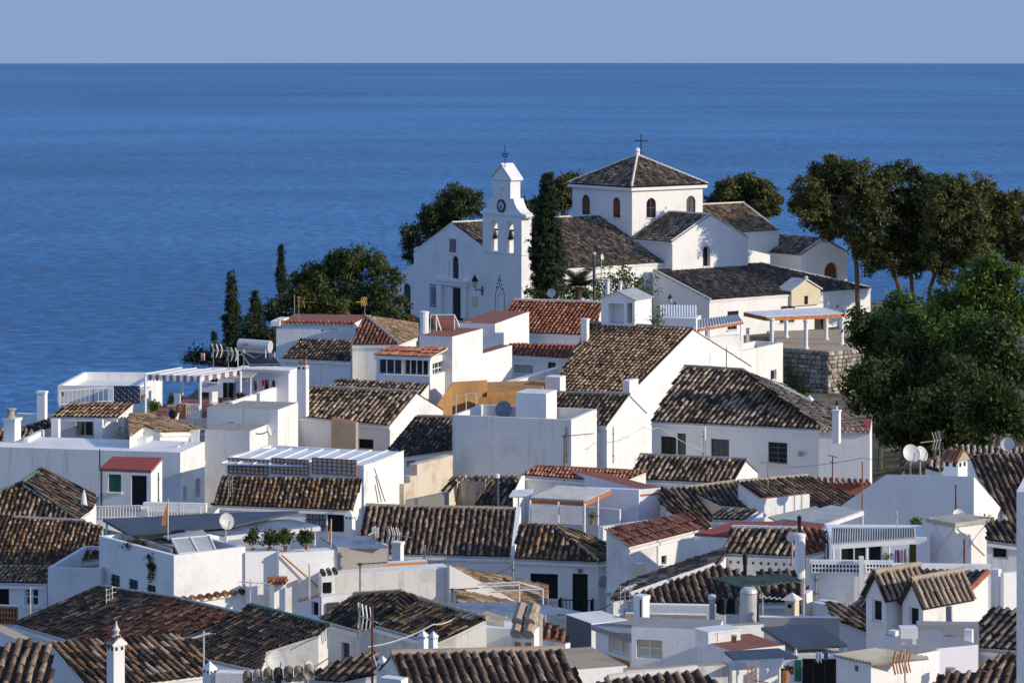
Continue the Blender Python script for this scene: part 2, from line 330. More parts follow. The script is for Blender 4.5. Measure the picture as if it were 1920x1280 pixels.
def raw_mesh(name, verts, quads, mat, parent=None, smooth=False, **props):
    """verts (n,3) array, faces as an (m,k) array, all of k corners"""
    me = bpy.data.meshes.new(name); org = V((0, 0, 0)); q = parent
    while q is not None: org += q.location; q = q.parent
    v = (np.asarray(verts, dtype=np.float64) - np.array(org)).astype(np.float32); quads = np.asarray(quads, dtype=np.int32)
    k = quads.shape[1]
    me.vertices.add(len(v)); me.vertices.foreach_set('co', v.ravel())
    me.loops.add(quads.size); me.loops.foreach_set('vertex_index', quads.ravel())
    me.polygons.add(len(quads)); me.polygons.foreach_set('loop_start', np.arange(0, quads.size, k, dtype=np.int32))
    me.update(calc_edges=True); me.materials.append(mat)
    if smooth: me.polygons.foreach_set('use_smooth', np.ones(len(quads), dtype=bool))
    o = bpy.data.objects.new(name, me); COL.objects.link(o)
    if parent is not None: o.parent = parent
    for kk, vv in props.items(): o[kk] = vv
    return o

# ---------------------------------------------------------------- roof tiles
SEG = 6
def tile_template(cover=True):
    v = []
    for k, (rr, y) in enumerate(((1.0, 0.0), (0.80, 1.0))):
        for j in range(SEG + 1):
            t = math.pi * j / SEG
            x = math.cos(t) * rr; z = math.sin(t) * rr * 0.92
            v.append((x, y, z if cover else -z))
    f = [(j, j + 1, SEG + 2 + j, SEG + 1 + j) for j in range(SEG)]
    return np.array(v), np.array(f)
TV, TF = tile_template(True); CV, CF = tile_template(False)
SINGLE = {}
def single_mesh(pal, var):
    """one clay tile with rolled thickness at its open end, shared by all alike tiles"""
    if (pal, var) in SINGLE: return SINGLE[(pal, var)]
    rn = random.Random(var * 31 + 5); me = bpy.data.meshes.new('roof_tile'); v = TV.copy()
    v[:, 0] *= 1 + rn.uniform(-.05, .05); v[SEG + 1:, 0] += rn.uniform(-.05, .05); v[:, 2] *= 1 + rn.uniform(-.06, .06)
    inner = v[:SEG + 1] * np.array([0.82, 1, 0.80])
    vv = np.vstack([v, inner]); ff = [tuple(q) for q in TF] + [(j + 1, j, 2 * SEG + 2 + j, 2 * SEG + 3 + j) for j in range(SEG)]
    me.from_pydata(vv.tolist(), [], ff); me.materials.append(TM[pal][1]); me.polygons.foreach_set('use_smooth', [True] * len(ff))
    SINGLE[(pal, var)] = me
    return me

def clip_col(poly2, u):
    vs = []
    n = len(poly2)
    for k in range(n):
        (a, b), (c, d) = poly2[k], poly2[(k + 1) % n]
        if (a - u) * (c - u) < 0: vs.append(b + (d - b) * (u - a) / (c - a))
    vs.sort(); return [(vs[i], vs[i + 1]) for i in range(0, len(vs) - 1, 2)]

ALL_SURF = []     # (point, normal, 2-D test) of everything built, for placing things on top
def in_poly(x, y, poly):
    r = False; n = len(poly)
    for k in range(n):
        (a, b), (c, d) = poly[k], poly[(k + 1) % n]
        if (b > y) != (d > y) and x < (c - a) * (y - b) / (d - b) + a: r = not r
    return r
def surf_add(pts):
    """remember a flat polygon by its outline in the picture and its plane"""
    a = pts[0]; n = None
    for k in range(1, len(pts) - 1):
        c = (pts[k] - a).cross(pts[k + 1] - a)
        if n is None or c.length > n.length: n = c
    if n is None or n.length < 1e-9: return
    ALL_SURF.append((a, n.normalized(), [proj(p) for p in pts]))
def pick(px, py, default=None):
    best = None
    for a, n, poly in ALL_SURF:
        if in_poly(px, py, poly):
            q = hit(a, n, px, py)
            if q.y > 1 and (best is None or q.y < best): best = q.y
    return best if best is not None else default

ZB = -27.5
class House:
    def __init__(s, name, label, cat='house', zb=ZB, group=None):
        s.name, s.label, s.cat, s.zb, s.group = name, label, cat, zb, group
        s.faces = []; s.roofs = []; s.wins = []; s.extra = []; s.root = None; s.chims = []; s.locs = []
    # ---- solid pieces
    def side(s, p0, p1, zb0, zb1, mat):
        """vertical wall face from the top edge p0->p1 (outward on the right-hand side of travel) down to zb"""
        s.faces.append(dict(p0=p0, p1=p1, zb=(zb0, zb1), mat=mat, holes=[]))
        surf_add([p0, p1, V((p1.x, p1.y, zb1)), V((p0.x, p0.y, zb0))])
    def prism(s, top, mat='white', topmat=None, zb=None, mats=None):
        zb = s.zb if zb is None else zb
        area = sum(top[k].x * top[(k + 1) % len(top)].y - top[(k + 1) % len(top)].x * top[k].y for k in range(len(top)))
        if area < 0: top = list(reversed(top)); mats = None if mats is None else mats
        for k in range(len(top)):
            s.side(top[k], top[(k + 1) % len(top)], zb, zb, mat)
        s.extra.append((list(top), topmat or mat)); surf_add(list(top))
        s.locs += top
        return top
    def box(s, c, xl, xr, th, mat='white', top='white', par=None, zb=None, Lm=None, Rm=None, cornice=False, topz=None):
        """near corner at pixel c=(px,py,D); xl / xr = pixel columns of the far ends of the two visible faces (or lengths Lm / Rm)"""
        C = P(*c); t = R(th); e1 = V((math.cos(t), math.sin(t), 0)); e2 = V((-math.sin(t), math.cos(t), 0))
        def reach(d, px): k = (px - CX) / F; return (k * C.y - C.x) / (d.x - k * d.y)
        a = Lm if Lm is not None else reach(-e1, xl); b = Rm if Rm is not None else reach(e2, xr)
        T = [C, C + e2 * b, C + e2 * b - e1 * a, C - e1 * a]
        zb = s.zb if zb is None else zb
        for k in range(4): s.side(T[k], T[(k + 1) % 4], zb, zb, mat)
        s.locs += T
        if par:
            h, w_ = par; I = [C - e1 * w_ + e2 * w_, C + e2 * (b - w_) - e1 * w_, C + e2 * (b - w_) - e1 * (a - w_), C - e1 * (a - w_) + e2 * w_]
            for k in range(4):
                k2 = (k + 1) % 4
                s.extra.append(([T[k], T[k2], I[k2], I[k]], mat))
                s.extra.append(([I[k], I[k2], I[k2] - V((0, 0, h)), I[k] - V((0, 0, h))], mat)); surf_add([I[k], I[k2], I[k2] - V((0, 0, h)), I[k] - V((0, 0, h))])
            fl = [q - V((0, 0, h)) for q in I]; s.extra.append((fl, top)); surf_add(fl)
        else:
            s.extra.append((T, top)); surf_add(T)
        if cornice:
            ov = 0.10
            q = [C + e1 * ov - e2 * ov, C + e1 * ov + e2 * (b + ov), C - e1 * (a + ov) + e2 * (b + ov), C - e1 * (a + ov) - e2 * ov]
            s.add('cornice', lambda mb: mb.slab([x + V((0, 0, .03)) for x in q], .13, cornice if isinstance(cornice, str) else mat))
        return T, e1, e2
    # ---- roofs
    def roof(s, poly, D, a=0, rake=None, az=None, p=20, pal='old', w=.225, ridge=(), rm='greym', body=True, wall='white', zb=None, back=None, eave='white', tiles=True, exp=None, name='roof', thick=.10, deck=None):
        """poly = pixel outline; its corner number a lies at distance D; rake = pixel pair running down the tiles"""
        anc = (poly[a][0], poly[a][1], D); exp = exp or w * 1.4
        if az is None: az = solve_az(anc, rake, p)
        pl = Plane(P(*anc), az, p)
        top = [pl.at(x, y) for x, y in poly]
        if body: s.prism([q - V((0, 0, .07)) for q in top], wall, 'deck', zb)
        if back:
            (i, j) = back; r0 = top[i]; db = V((-pl.down.x, -pl.down.y, pl.down.z))
            bk = []
            for k, q in enumerate(top):
                if k in (i, j): bk.append(q); continue
                d = q - r0; bk.append(r0 + pl.u * d.dot(pl.u) + db * d.dot(pl.down))
            pb = [q - V((0, 0, .07)) for q in bk]; s.prism(pb, wall, 'deck', zb)
            s.roofs.append(dict(pl=None, top=bk, pal=pal, w=w, ridge=[], rm=rm, tiles=False, eave=None, exp=exp, name=name, thick=thick, deck=deck))
        s.roofs.append(dict(pl=pl, top=top, pal=pal, w=w, ridge=[[pl.at(*q) for q in r] for r in ridge], rm=rm, tiles=tiles, eave=eave, exp=exp, name=name, thick=thick, deck=deck))
        surf_add(top); s.locs += top
        return pl, top
    def add(s, name, fn, label=None, parent=None, smooth=False, **props): s.extra.append((name, fn, label, parent, smooth, props))
    def face_at(s, px, py):
        best = None
        for f in s.faces:
            p0, p1 = f['p0'], f['p1']; u = V((p1.x - p0.x, p1.y - p0.y, 0))
            if u.length < .05: continue
            n = V((u.y, -u.x, 0)).normalized(); d = ray(px, py)
            if d.dot(n) > -1e-6: continue
            q = hit(p0, n, px, py); t = (q - p0).dot(u) / u.length_squared
            if not -0.02 <= t <= 1.02: continue
            zt = p0.z + (p1.z - p0.z) * t
            if q.z > zt + .03: continue
            if best is None or q.y < best[1].y: best = (f, q, n, u.normalized())
        return best
    def win(s, x0, y0, x1, y1, style='glass', frame='white', cols=2, rows=1, arch=False, sill=True, depth=.14, name='window', label=None, fw=.05, pane='glass', point=False):
        s.wins.append((x0, y0, x1, y1, dict(style=style, frame=frame, cols=cols, rows=rows, arch=arch, sill=sill, depth=depth, name=name, label=label, fw=fw, pane=pane, point=point)))
    def door(s, x0, y0, x1, y1, mat='darkwood', **k):
        kw = dict(style='door', frame=mat, pane=mat, sill=False, name='door', cols=2); kw.update(k); s.win(x0, y0, x1, y1, **kw)
    def chim(s, x0, x1, y0, y1, D=None, th=-22, cap='flat', mat='white', label=None, capmat=None, vents=True):
        s.chims.append((x0, x1, y0, y1, D, th, cap, mat, label, capmat, vents))
    # ---- build
    def build(s):
        xs = s.locs or [f['p0'] for f in s.faces]
        c = sum((V(q) for q in xs), V((0, 0, 0))) / len(xs); c.z = s.zb
        s.root = thing(s.name, s.label, s.cat, c, s.group); root = s.root
        s.build_wins()
        wv = WHITES[0] if s.cat == 'church' else WHITES[sum(map(ord, s.label)) % 4]
        mb = MB()
        for f in s.faces:
            p0, p1 = f['p0'], f['p1']; u = V((p1.x - p0.x, p1.y - p0.y, 0)); ln = u.length
            if ln < .03: continue
            u.normalize(); z = V((0, 0, 1)); o = V((p0.x, p0.y, 0)); inward = -V((u.y, -u.x, 0))
            fm_ = wv if f['mat'] == 'white' else f['mat']
            outer = [(0, f['zb'][0]), (ln, f['zb'][1]), (ln, p1.z), (0, p0.z)]
            if p0.z - f['zb'][0] < .02 and p1.z - f['zb'][1] < .02: continue
            mb.poly_holes(o, u, z, outer, [h[0] for h in f['holes']], fm_, 1.0 if f['holes'] else 0, inward * (f['holes'][0][1] if f['holes'] else 0), fm_)
        for e in s.extra:
            if len(e) == 2: mb.face(e[0], wv if e[1] == 'white' else e[1])
        if mb.f: mb.link('wall', root)
        for e in s.extra:
            if len(e) == 6:
                b = MB(); e[1](b); o = b.link(e[0], root, e[4], **e[5])
                if e[2]: o['label'] = e[2]
        cand = []
        for r in s.roofs: s.build_roof(r, cand)
        cand.sort(key=lambda t: t[0])
        for k, (d, rob, pos, X, Y, Z, pal, r) in enumerate(cand):
            if k < 300:
                o = bpy.data.objects.new('tile', single_mesh(pal, random.randrange(5))); o.parent = rob
                pos = pos - root.location
                m = Matrix(((X.x, Y.x, Z.x, pos.x), (X.y, Y.y, Z.y, pos.y), (X.z, Y.z, Z.z, pos.z), (0, 0, 0, 1))); o.matrix_basis = m
                COL.objects.link(o)
            else: r['rest'].append((pos, X, Y, Z))
        for r in s.roofs:
            if r.get('rest'): tile_sheet('roof_tiles', r['rest'], TV, TF, TM[r['pal']][0], r['ob'])
        for ch in s.chims: s.build_chim(*ch)
        return root
    def build_roof(s, r, cand):
        top = r['top']; root = s.root; pl = r['pl']
        mb = MB(); n = len(top)
        area = sum(top[k].x * top[(k + 1) % n].y - top[(k + 1) % n].x * top[k].y for k in range(n))
        t2 = top if area > 0 else list(reversed(top))
        dm = r['deck'] or 'deck'
        mb.slab([q - V((0, 0, .005)) for q in t2], r['thick'] - .02, dm, V((0, 0, -1)), side='mortar' if r['eave'] else dm)
        ob = mb.link(r['name'], root); r['ob'] = ob; r['rest'] = []
        if pl is None: return
        o = pl.pt; up = -pl.down; p2 = [((q - o).dot(pl.u), (q - o).dot(up)) for q in top]
        us = [q[0] for q in p2]; w = r['w']; rad = w * .325
        if r['tiles']:
            chan = []; off = random.uniform(0, w); k0 = int((min(us) - off) / w) - 1
            kk = k0
            while off + kk * w < max(us):
                for half in (0, 1):
                    u = off + kk * w + half * w / 2
                    for v0, v1 in clip_col(p2, u):
                        ov = .07; L_ = v1 - v0 + ov; nt_ = max(1, int(round(L_ / r['exp'])))
                        st = L_ / nt_
                        for j in range(nt_):
                            v = v0 - ov + j * st
                            jx, jr, jz = random.gauss(0, .012), random.gauss(0, .035), random.gauss(0, .008)
                            rr = rad * (1 + random.gauss(0, .06)); ln = st * 1.16
                            Xd = (pl.u + up * jr).normalized(); Yd = (up - pl.u * jr - pl.n * (.07 + random.gauss(0, .015))).normalized()
                            if half == 0:
                                pos = o + pl.u * (u + jx) + up * v + pl.n * (.045 + jz)
                                if w * F / pos.y > 9.6: cand.append((pos.y, ob, pos, Xd * rr, Yd * ln, pl.n * rr, r['pal'], r))
                                else: r['rest'].append((pos, Xd * rr, Yd * ln, pl.n * rr))
                            else:
                                pos = o + pl.u * u + up * v + pl.n * (.085)
                                chan.append((pos, Xd * rr * 1.3, Yd * ln, pl.n * rr * 1.0))
                kk += 1
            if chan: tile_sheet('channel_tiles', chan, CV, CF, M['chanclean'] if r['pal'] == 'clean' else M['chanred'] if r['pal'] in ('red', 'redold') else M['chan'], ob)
        if r['eave'] and pl is not None:
            # lime-washed moulding under every eave edge (edges that run level and lie at the bottom)
            em = MB(); done = False
            for k in range(n):
                a, b = top[k], top[(k + 1) % n]; d = b - a
                if d.length < .4: continue
                mid = ((a + b) / 2 - o).dot(pl.down); c2 = sum(((q - o).dot(pl.down) for q in top)) / n
                if abs(d.normalized().dot(pl.u)) > .86 and mid > c2:
                    out = V((pl.down.x, pl.down.y, 0)).normalized() * .09
                    dz = V((0, 0, -.09)); q = [a + dz, b + dz, b + dz + out, a + dz + out]; e = d.normalized()
                    em.slab(q if (q[1] - q[0]).cross(q[2] - q[1]).z > 0 else list(reversed(q)), .10, r['eave']); done = True
            if done: em.link('cornice', ob)
        if r['ridge']:
            rb = MB()
            for a, b in r['ridge']:
                L_ = (b - a).length; n_ = max(1, int(L_ / .36)); d = (b - a) / n_
                for k in range(n_):
                    q = a + d * k + V((0, 0, .03)); e = d * 1.12
                    rb.tube([q, q + e + V((0, 0, .02))], rad * 1.25 * (1 + random.gauss(0, .05)), r['rm'], 7, rad * 1.05)
            rb.link('ridge_cap', ob, kind='stuff')
    def build_wins(s):
        for x0, y0, x1, y1, k in s.wins:
            xm, ym = (x0 + x1) / 2, (y0 + y1) / 2
            fa = s.face_at(xm, ym)
            if fa is None: print('NO FACE for window', s.name, s.label[:40], x0, y0, x1, y1); continue
            f, q, n, u = fa; p0 = V((f['p0'].x, f['p0'].y, 0)); ln = V((f['p1'].x - f['p0'].x, f['p1'].y - f['p0'].y, 0)).length
            ua = (hit(f['p0'], n, x0, ym) - p0).dot(u); ub = (hit(f['p0'], n, x1, ym) - p0).dot(u)
            if ua > ub: ua, ub = ub, ua
            ua = max(.03, ua); ub = min(ln - .03, ub)
            zt = hit(f['p0'], n, xm, y0).z; zl = hit(f['p0'], n, xm, y1).z
            if ub - ua < .08: print('THIN window', s.name, x0, y0, ub - ua); continue
            tz = min(f['p0'].z + (f['p1'].z - f['p0'].z) * t / ln for t in (ua, ub)); zt = min(zt, tz - .05)
            if k['arch']:
                r_ = (ub - ua) / 2; zc = zt - r_; lp = [(ua, zl), (ub, zl)] + [((ua + ub) / 2 + r_ * math.cos(t), zc + r_ * math.sin(t)) for t in [math.pi * j / 8 for j in range(9)]]
            elif k['point']:
                zc = zt - (ub - ua) * .9; lp = [(ua, zl), (ub, zl), (ub, zc), ((ua + ub) / 2, zt), (ua, zc)]
            else: lp = [(ua, zl), (ub, zl), (ub, zt), (ua, zt)]
            f['holes'].append((lp, k['depth']))
            dep = f['holes'][0][1]; ins = -n * (dep - .04); z = V((0, 0, 1)); fw = k['fw']; cu = (ua + ub) / 2; cz = (zl + zt) / 2
            fm = MB(); sx = 1 - 2 * fw / (ub - ua); sz = 1 - 2 * fw / (zt - zl)
            inner = [(cu + (a - cu) * sx, cz + (b - cz) * sz) for a, b in lp]
            fr = {'white': 'whitewood', 'brown': 'brown', 'dark': 'darkwood', 'grey': 'greyshut', 'black': 'blackmetal', 'alu': 'alu'}.get(k['frame'], k['frame'])
            m_ = len(lp); A = [p0 + u * a + z * b + ins for a, b in lp]; B = [p0 + u * a + z * b + ins for a, b in inner]
            for j in range(m_):
                j2 = (j + 1) % m_; fm.face([A[j], A[j2], B[j2], B[j]], fr); fm.face([B[j], B[j2], B[j2] - n * .05, B[j] - n * .05], fr)
            for c in range(1, k['cols']):
                uc = ua + (ub - ua) * c / k['cols']; fm.box(p0 + u * uc + z * cz + ins - n * .012, u * (fw * .45), n * .02, z * ((zt - zl) / 2 - fw), fr)
            for c in range(1, k['rows']):
                zc_ = zl + (zt - zl) * c / k['rows']; fm.box(p0 + u * cu + z * zc_ + ins - n * .012, u * ((ub - ua) / 2 - fw), n * .018, z * (fw * .4), fr)
            if k['style'] == 'grille':
                nb = max(3, int((ub - ua) / .13))
                for c in range(1, nb): fm.box(p0 + u * (ua + (ub - ua) * c / nb) + z * cz + n * .01, u * .012, n * .012, z * ((zt - zl) / 2), 'blackmetal')
                for c in (1, 2): fm.box(p0 + u * cu + z * (zl + (zt - zl) * c / 3) + n * .012, u * ((ub - ua) / 2), n * .012, z * .014, 'blackmetal')
            if k['style'] in ('shut', 'door'):
                nb = max(2, int((ub - ua) / .22)) if k['style'] == 'door' else max(4, int((zt - zl) / .09))
                for c in range(nb):
                    if k['style'] == 'door': fm.box(p0 + u * (ua + fw + (ub - ua - 2 * fw) * (c + .5) / nb) + z * cz + ins - n * .03, u * ((ub - ua) / nb / 2 - .008), n * .012, z * ((zt - zl) / 2 - fw) * (.8 if k['arch'] else 1), fr)
                    else: fm.box(p0 + u * cu + z * (zl + fw + (zt - zl - 2 * fw) * (c + .5) / nb) + ins - n * .03, u * ((ub - ua) / 2 - fw), n * .012, z * ((zt - zl) / nb / 2 - .006), fr)
            w_ = fm.link(k['name'], s.root)
            if k['label']: w_['label'] = k['label']
            pm = MB(); pm.poly_holes(p0 - n * (dep - .005), u, z, inner, [], k['pane']); pm.link('pane', w_)
            if k['sill']:
                sb = MB(); sb.box(p0 + u * cu + z * (zl - .03) + n * .03, u * ((ub - ua) / 2 + .06), n * .07, z * .025, 'white'); sb.link('sill', w_)
    def build_chim(s, x0, x1, y0, y1, D, th, cap, mat, label, capmat, vents):
        xm = (x0 + x1) / 2; D = D or pick(xm, y1 - 1, 120); sc = F / D
        b = P(xm, y1, D); zt = P(xm, y0, D).z; t = R(th); rot = Matrix.Rotation(t, 3, 'Z')
        wd = (x1 - x0) / sc / (math.cos(t) + abs(math.sin(t))); mb = MB(); capm = capmat or mat; cm = MB()
        h = zt - b.z; ch = {'flat': .10, 'pyr': min(h * .35, wd * .8), 'gable': wd * .55, 'slab': .28, 'tile': wd * .5, 'round': .1, 'none': 0, 'pots': .3}[cap]
        zb_ = b.z - .6; body_t = zt - ch
        if cap == 'round':
            mb.lathe((b.x, b.y, zb_), [(wd * .5, 0), (wd * .5, zt - zb_ - .12), (wd * .56, zt - zb_ - .1), (wd * .56, zt - zb_ - .03), (wd * .3, zt - zb_)], mat)
        else:
            mb.box((b.x, b.y, (zb_ + body_t) / 2), wd, wd, body_t - zb_, mat, rot)
        if cap in ('slab', 'tile', 'pyr', 'pots') and vents:
            for a in (0, 90):
                r2 = Matrix.Rotation(t + R(a), 3, 'Z')
                for q in (-.25, .25):
                    c_ = V((b.x, b.y, body_t - wd * .22)) + r2 @ V((q * wd, 0, 0)); cm.box(c_, wd * .22, wd * 1.02, wd * .26, 'darkin', r2)
        if cap == 'flat': cm.box((b.x, b.y, zt - .05), wd * 1.18, wd * 1.18, .10, capm, rot)
        elif cap == 'pyr':
            q = [V((b.x, b.y, body_t)) + rot @ V((a * wd * .6, c * wd * .6, 0)) for a, c in ((-1, -1), (1, -1), (1, 1), (-1, 1))]; ap = V((b.x, b.y, zt))
            cm.box((b.x, b.y, body_t), wd * 1.15, wd * 1.15, .05, capm, rot)
            for k in range(4): cm.face([q[k], q[(k + 1) % 4], ap], capm)
        elif cap in ('gable', 'tile'):
            e = rot @ V((wd * .62, 0, 0)); g = rot @ V((0, wd * .62, 0)); c0 = V((b.x, b.y, body_t))
            for sg in (-1, 1):
                cm.slab([c0 + g * sg - e, c0 + g * sg + e, c0 + e + V((0, 0, ch)), c0 - e + V((0, 0, ch))], .05, capm, rot @ V((0, sg * .4, .9)))
                if cap == 'tile':
                    for j in range(3):
                        f_ = c0 + e * (-.66 + .66 * j); cm.tube([f_ + g * sg * 1.1, f_ + V((0, 0, ch + .06))], wd * .17, TM['redold'][0], 6)
            cm.face([c0 - g - e, c0 + g - e, c0 - e + V((0, 0, ch))], capm); cm.face([c0 - g + e, c0 - e * -1 + V((0, 0, ch)), c0 + g + e], capm)
        elif cap == 'slab':
            for a, c in ((-1, -1), (1, -1), (1, 1), (-1, 1)): cm.box(V((b.x, b.y, body_t + .09)) + rot @ V((a * wd * .4, c * wd * .4, 0)), wd * .18, wd * .18, .18, mat, rot)
            cm.box((b.x, b.y, zt - .05), wd * 1.15, wd * 1.15, .10, capm, rot)
        elif cap == 'pots':
            for q in (-.25, .25): cm.lathe(V((b.x, b.y, body_t)) + rot @ V((q * wd, 0, 0)), [(wd * .17, 0), (wd * .2, ch * .5), (wd * .12, ch)], 'clay', 8)
        o = mb.link('chimney', s.root)
        if label: o['label'] = label
        if cm.f: cm.link('chimney_cap', o)
        surf_add([b + rot @ V((-wd / 2, -wd / 2, 0)), b + rot @ V((wd / 2, -wd / 2, 0)), V((b.x, b.y, zt)) + rot @ V((wd / 2, -wd / 2, 0)), V((b.x, b.y, zt)) + rot @ V((-wd / 2, -wd / 2, 0))])

def tile_sheet(name, items, tv, tf, mat, parent):
    n = len(items); k = len(tv)
    A = np.array([[tuple(X), tuple(Y), tuple(Z)] for _, X, Y, Z in items]); p = np.array([tuple(q[0]) for q in items])
    v = np.einsum('ka,nab->nkb', tv, A) + p[:, None, :]
    f = (tf[None] + (np.arange(n) * k)[:, None, None]).reshape(-1, 4)
    return raw_mesh(name, v.reshape(-1, 3), f, mat, parent, True, kind='stuff')
# ---------------------------------------------------------------- sea, sky haze line, land
def build_sea():
    m, nt, b = new_mat('sea_water')
    g = N(nt, 'NewGeometry')
    def noise(sc, det, rough=.6, st=(1, 1, 1)):
        mp = N(nt, 'Mapping'); mp.inputs['Scale'].default_value = st; L(nt, g, 'Position', mp, 'Vector')
        n = N(nt, 'TexNoise', i_Scale=sc, i_Detail=det, i_Roughness=rough); L(nt, mp, 'Vector', n, 'Vector'); return n
    a = noise(.042, 6, .62, (.8, .7, 1)); c = noise(.0011, 5, .6, (.45, 1, 1)); d = noise(.00012, 4, .55, (.35, 1, 1))
    s1 = N(nt, 'Math', operation='MULTIPLY_ADD'); L(nt, a, 'Fac', s1, 0); s1.inputs[1].default_value = .78; s1.inputs[2].default_value = -.19
    s2 = N(nt, 'Math', operation='MULTIPLY_ADD'); L(nt, c, 'Fac', s2, 0); s2.inputs[1].default_value = .42; L(nt, s1, 0, s2, 2)
    s3 = N(nt, 'Math', operation='MULTIPLY_ADD'); L(nt, d, 'Fac', s3, 0); s3.inputs[1].default_value = .36; L(nt, s2, 0, s3, 2)
    r = ramp(nt, [(.43, (.008, .078, .20)), (.57, (.019, .134, .315)), (.70, (.05, .215, .44))]); L(nt, s3, 0, r, 'Fac')
    L(nt, r, 'Color', b, 'Base Color'); b.inputs['Roughness'].default_value = .38; b.inputs['IOR'].default_value = 1.33; b.inputs['Specular IOR Level'].default_value = .28
    bp = N(nt, 'Bump', i_Strength=1.0, i_Distance=9.0); L(nt, a, 'Fac', bp, 'Height'); L(nt, bp, 0, b, 'Normal')
    rs = [0, 600, 1500] + [3000 * 1.22 ** k for k in range(17)]; rs = [x for x in rs if x < 74000] + [78000]
    v = []; f = []; S = 96; RE = 6.371e6 * 1.12
    for x in rs:
        for j in range(S):
            t = 2 * math.pi * j / S; v.append((x * math.sin(t), x * math.cos(t), -430 - x * x / (2 * RE)))
    for k in range(len(rs) - 1):
        for j in range(S): f.append((k * S + j, k * S + (j + 1) % S, (k + 1) * S + (j + 1) % S, (k + 1) * S + j))
    raw_mesh('sea', np.array(v), np.array(f)[:, ::-1], m, None, True, kind='structure')

def ground_z(x, y):
    z = -26.0
    if y < 95: z += (95 - y) * .09                      # the near street climbs towards the camera
    sm = lambda t: (lambda q: q * q * (3 - 2 * q))(max(0., min(1., t)))
    side = sm((x - 12.5) / 3.)                          # right of the church the mound is cut by the terrace wall
    left = 3.4 * sm((y - 172) / 34.); right = 2.6 * sm((y - 218.5) / 4.)
    z += left * (1 - side) + right * side
    z += 2.2 * max(0., min(1., (x - 17) / 12.)) * max(0., min(1., (y - 120) / 20.)) * max(0., min(1., (200 - y) / 10.))
    far = max(0., y - 258) + max(0., min(-x - 17, y - 158)) * 1.1 + max(0., -x - 45) + max(0., x - 75) * .6
    z -= far * .75
    return max(z, -436)
def build_land():
    m, nt, b = new_mat('hill_ground')
    g = N(nt, 'NewGeometry'); n1 = N(nt, 'TexNoise', i_Scale=.35, i_Detail=8, i_Roughness=.7); L(nt, g, 'Position', n1, 'Vector')
    r = ramp(nt, [(.30, (.035, .045, .02)), (.46, (.07, .075, .035)), (.58, (.20, .165, .115)), (.66, (.34, .29, .22)), (.8, (.08, .085, .04))]); L(nt, n1, 'Fac', r, 'Fac'); L(nt, r, 'Color', b, 'Base Color'); b.inputs['Roughness'].default_value = .95
    bp = N(nt, 'Bump', i_Strength=.8, i_Distance=.4); L(nt, n1, 'Fac', bp, 'Height'); L(nt, bp, 0, b, 'Normal')
    xs = list(np.arange(-60, 96, 3.0)); xs = [-1400, -600, -250, -120, -80] + xs + [130, 250, 600, 1400]
    ys = [-60, -20, 20] + list(np.arange(45, 300, 4.0)) + [340, 420, 560, 820]
    v = [(x, y, ground_z(x, y) + random.uniform(-.12, .12)) for y in ys for x in xs]; nx = len(xs)
    f = [(j * nx + i, j * nx + i + 1, (j + 1) * nx + i + 1, (j + 1) * nx + i) for j in range(len(ys) - 1) for i in range(nx - 1)]
    raw_mesh('ground', np.array(v), np.array(f), m, None, True, kind='structure')
build_sea(); build_land()

# ---------------------------------------------------------------- trees
LM = {
 'pine': leaf_mat('pine_needles', [(.036, .050, .016), (.100, .110, .032), (.19, .17, .055)], .2),
 'pine2': leaf_mat('dark_pine_needles', [(.026, .042, .016), (.068, .086, .028), (.14, .14, .046)], .2),
 'cypress': leaf_mat('cypress_leaves', [(.014, .026, .012), (.032, .048, .019), (.060, .075, .028)], .15),
 'leaf': leaf_mat('deciduous_leaves', [(.050, .090, .016), (.110, .175, .028), (.20, .27, .05)], .35),
 'darkleaf': leaf_mat('dark_deciduous_leaves', [(.020, .040, .013), (.050, .082, .020), (.115, .145, .035)], .3),
 'bush': leaf_mat('bush_leaves', [(.030, .052, .016), (.075, .104, .026), (.16, .165, .05)], .25),
 'palm': leaf_mat('palm_leaves', [(.03, .05, .015), (.06, .085, .025), (.12, .13, .04)], .2),
 'dry': leaf_mat('dry_leaves', [(.12, .09, .03), (.22, .16, .05), (.30, .24, .10)], .2),
 'flower': leaf_mat('flowers', [(.35, .10, .12), (.5, .35, .3), (.4, .3, .05)], .2),
}
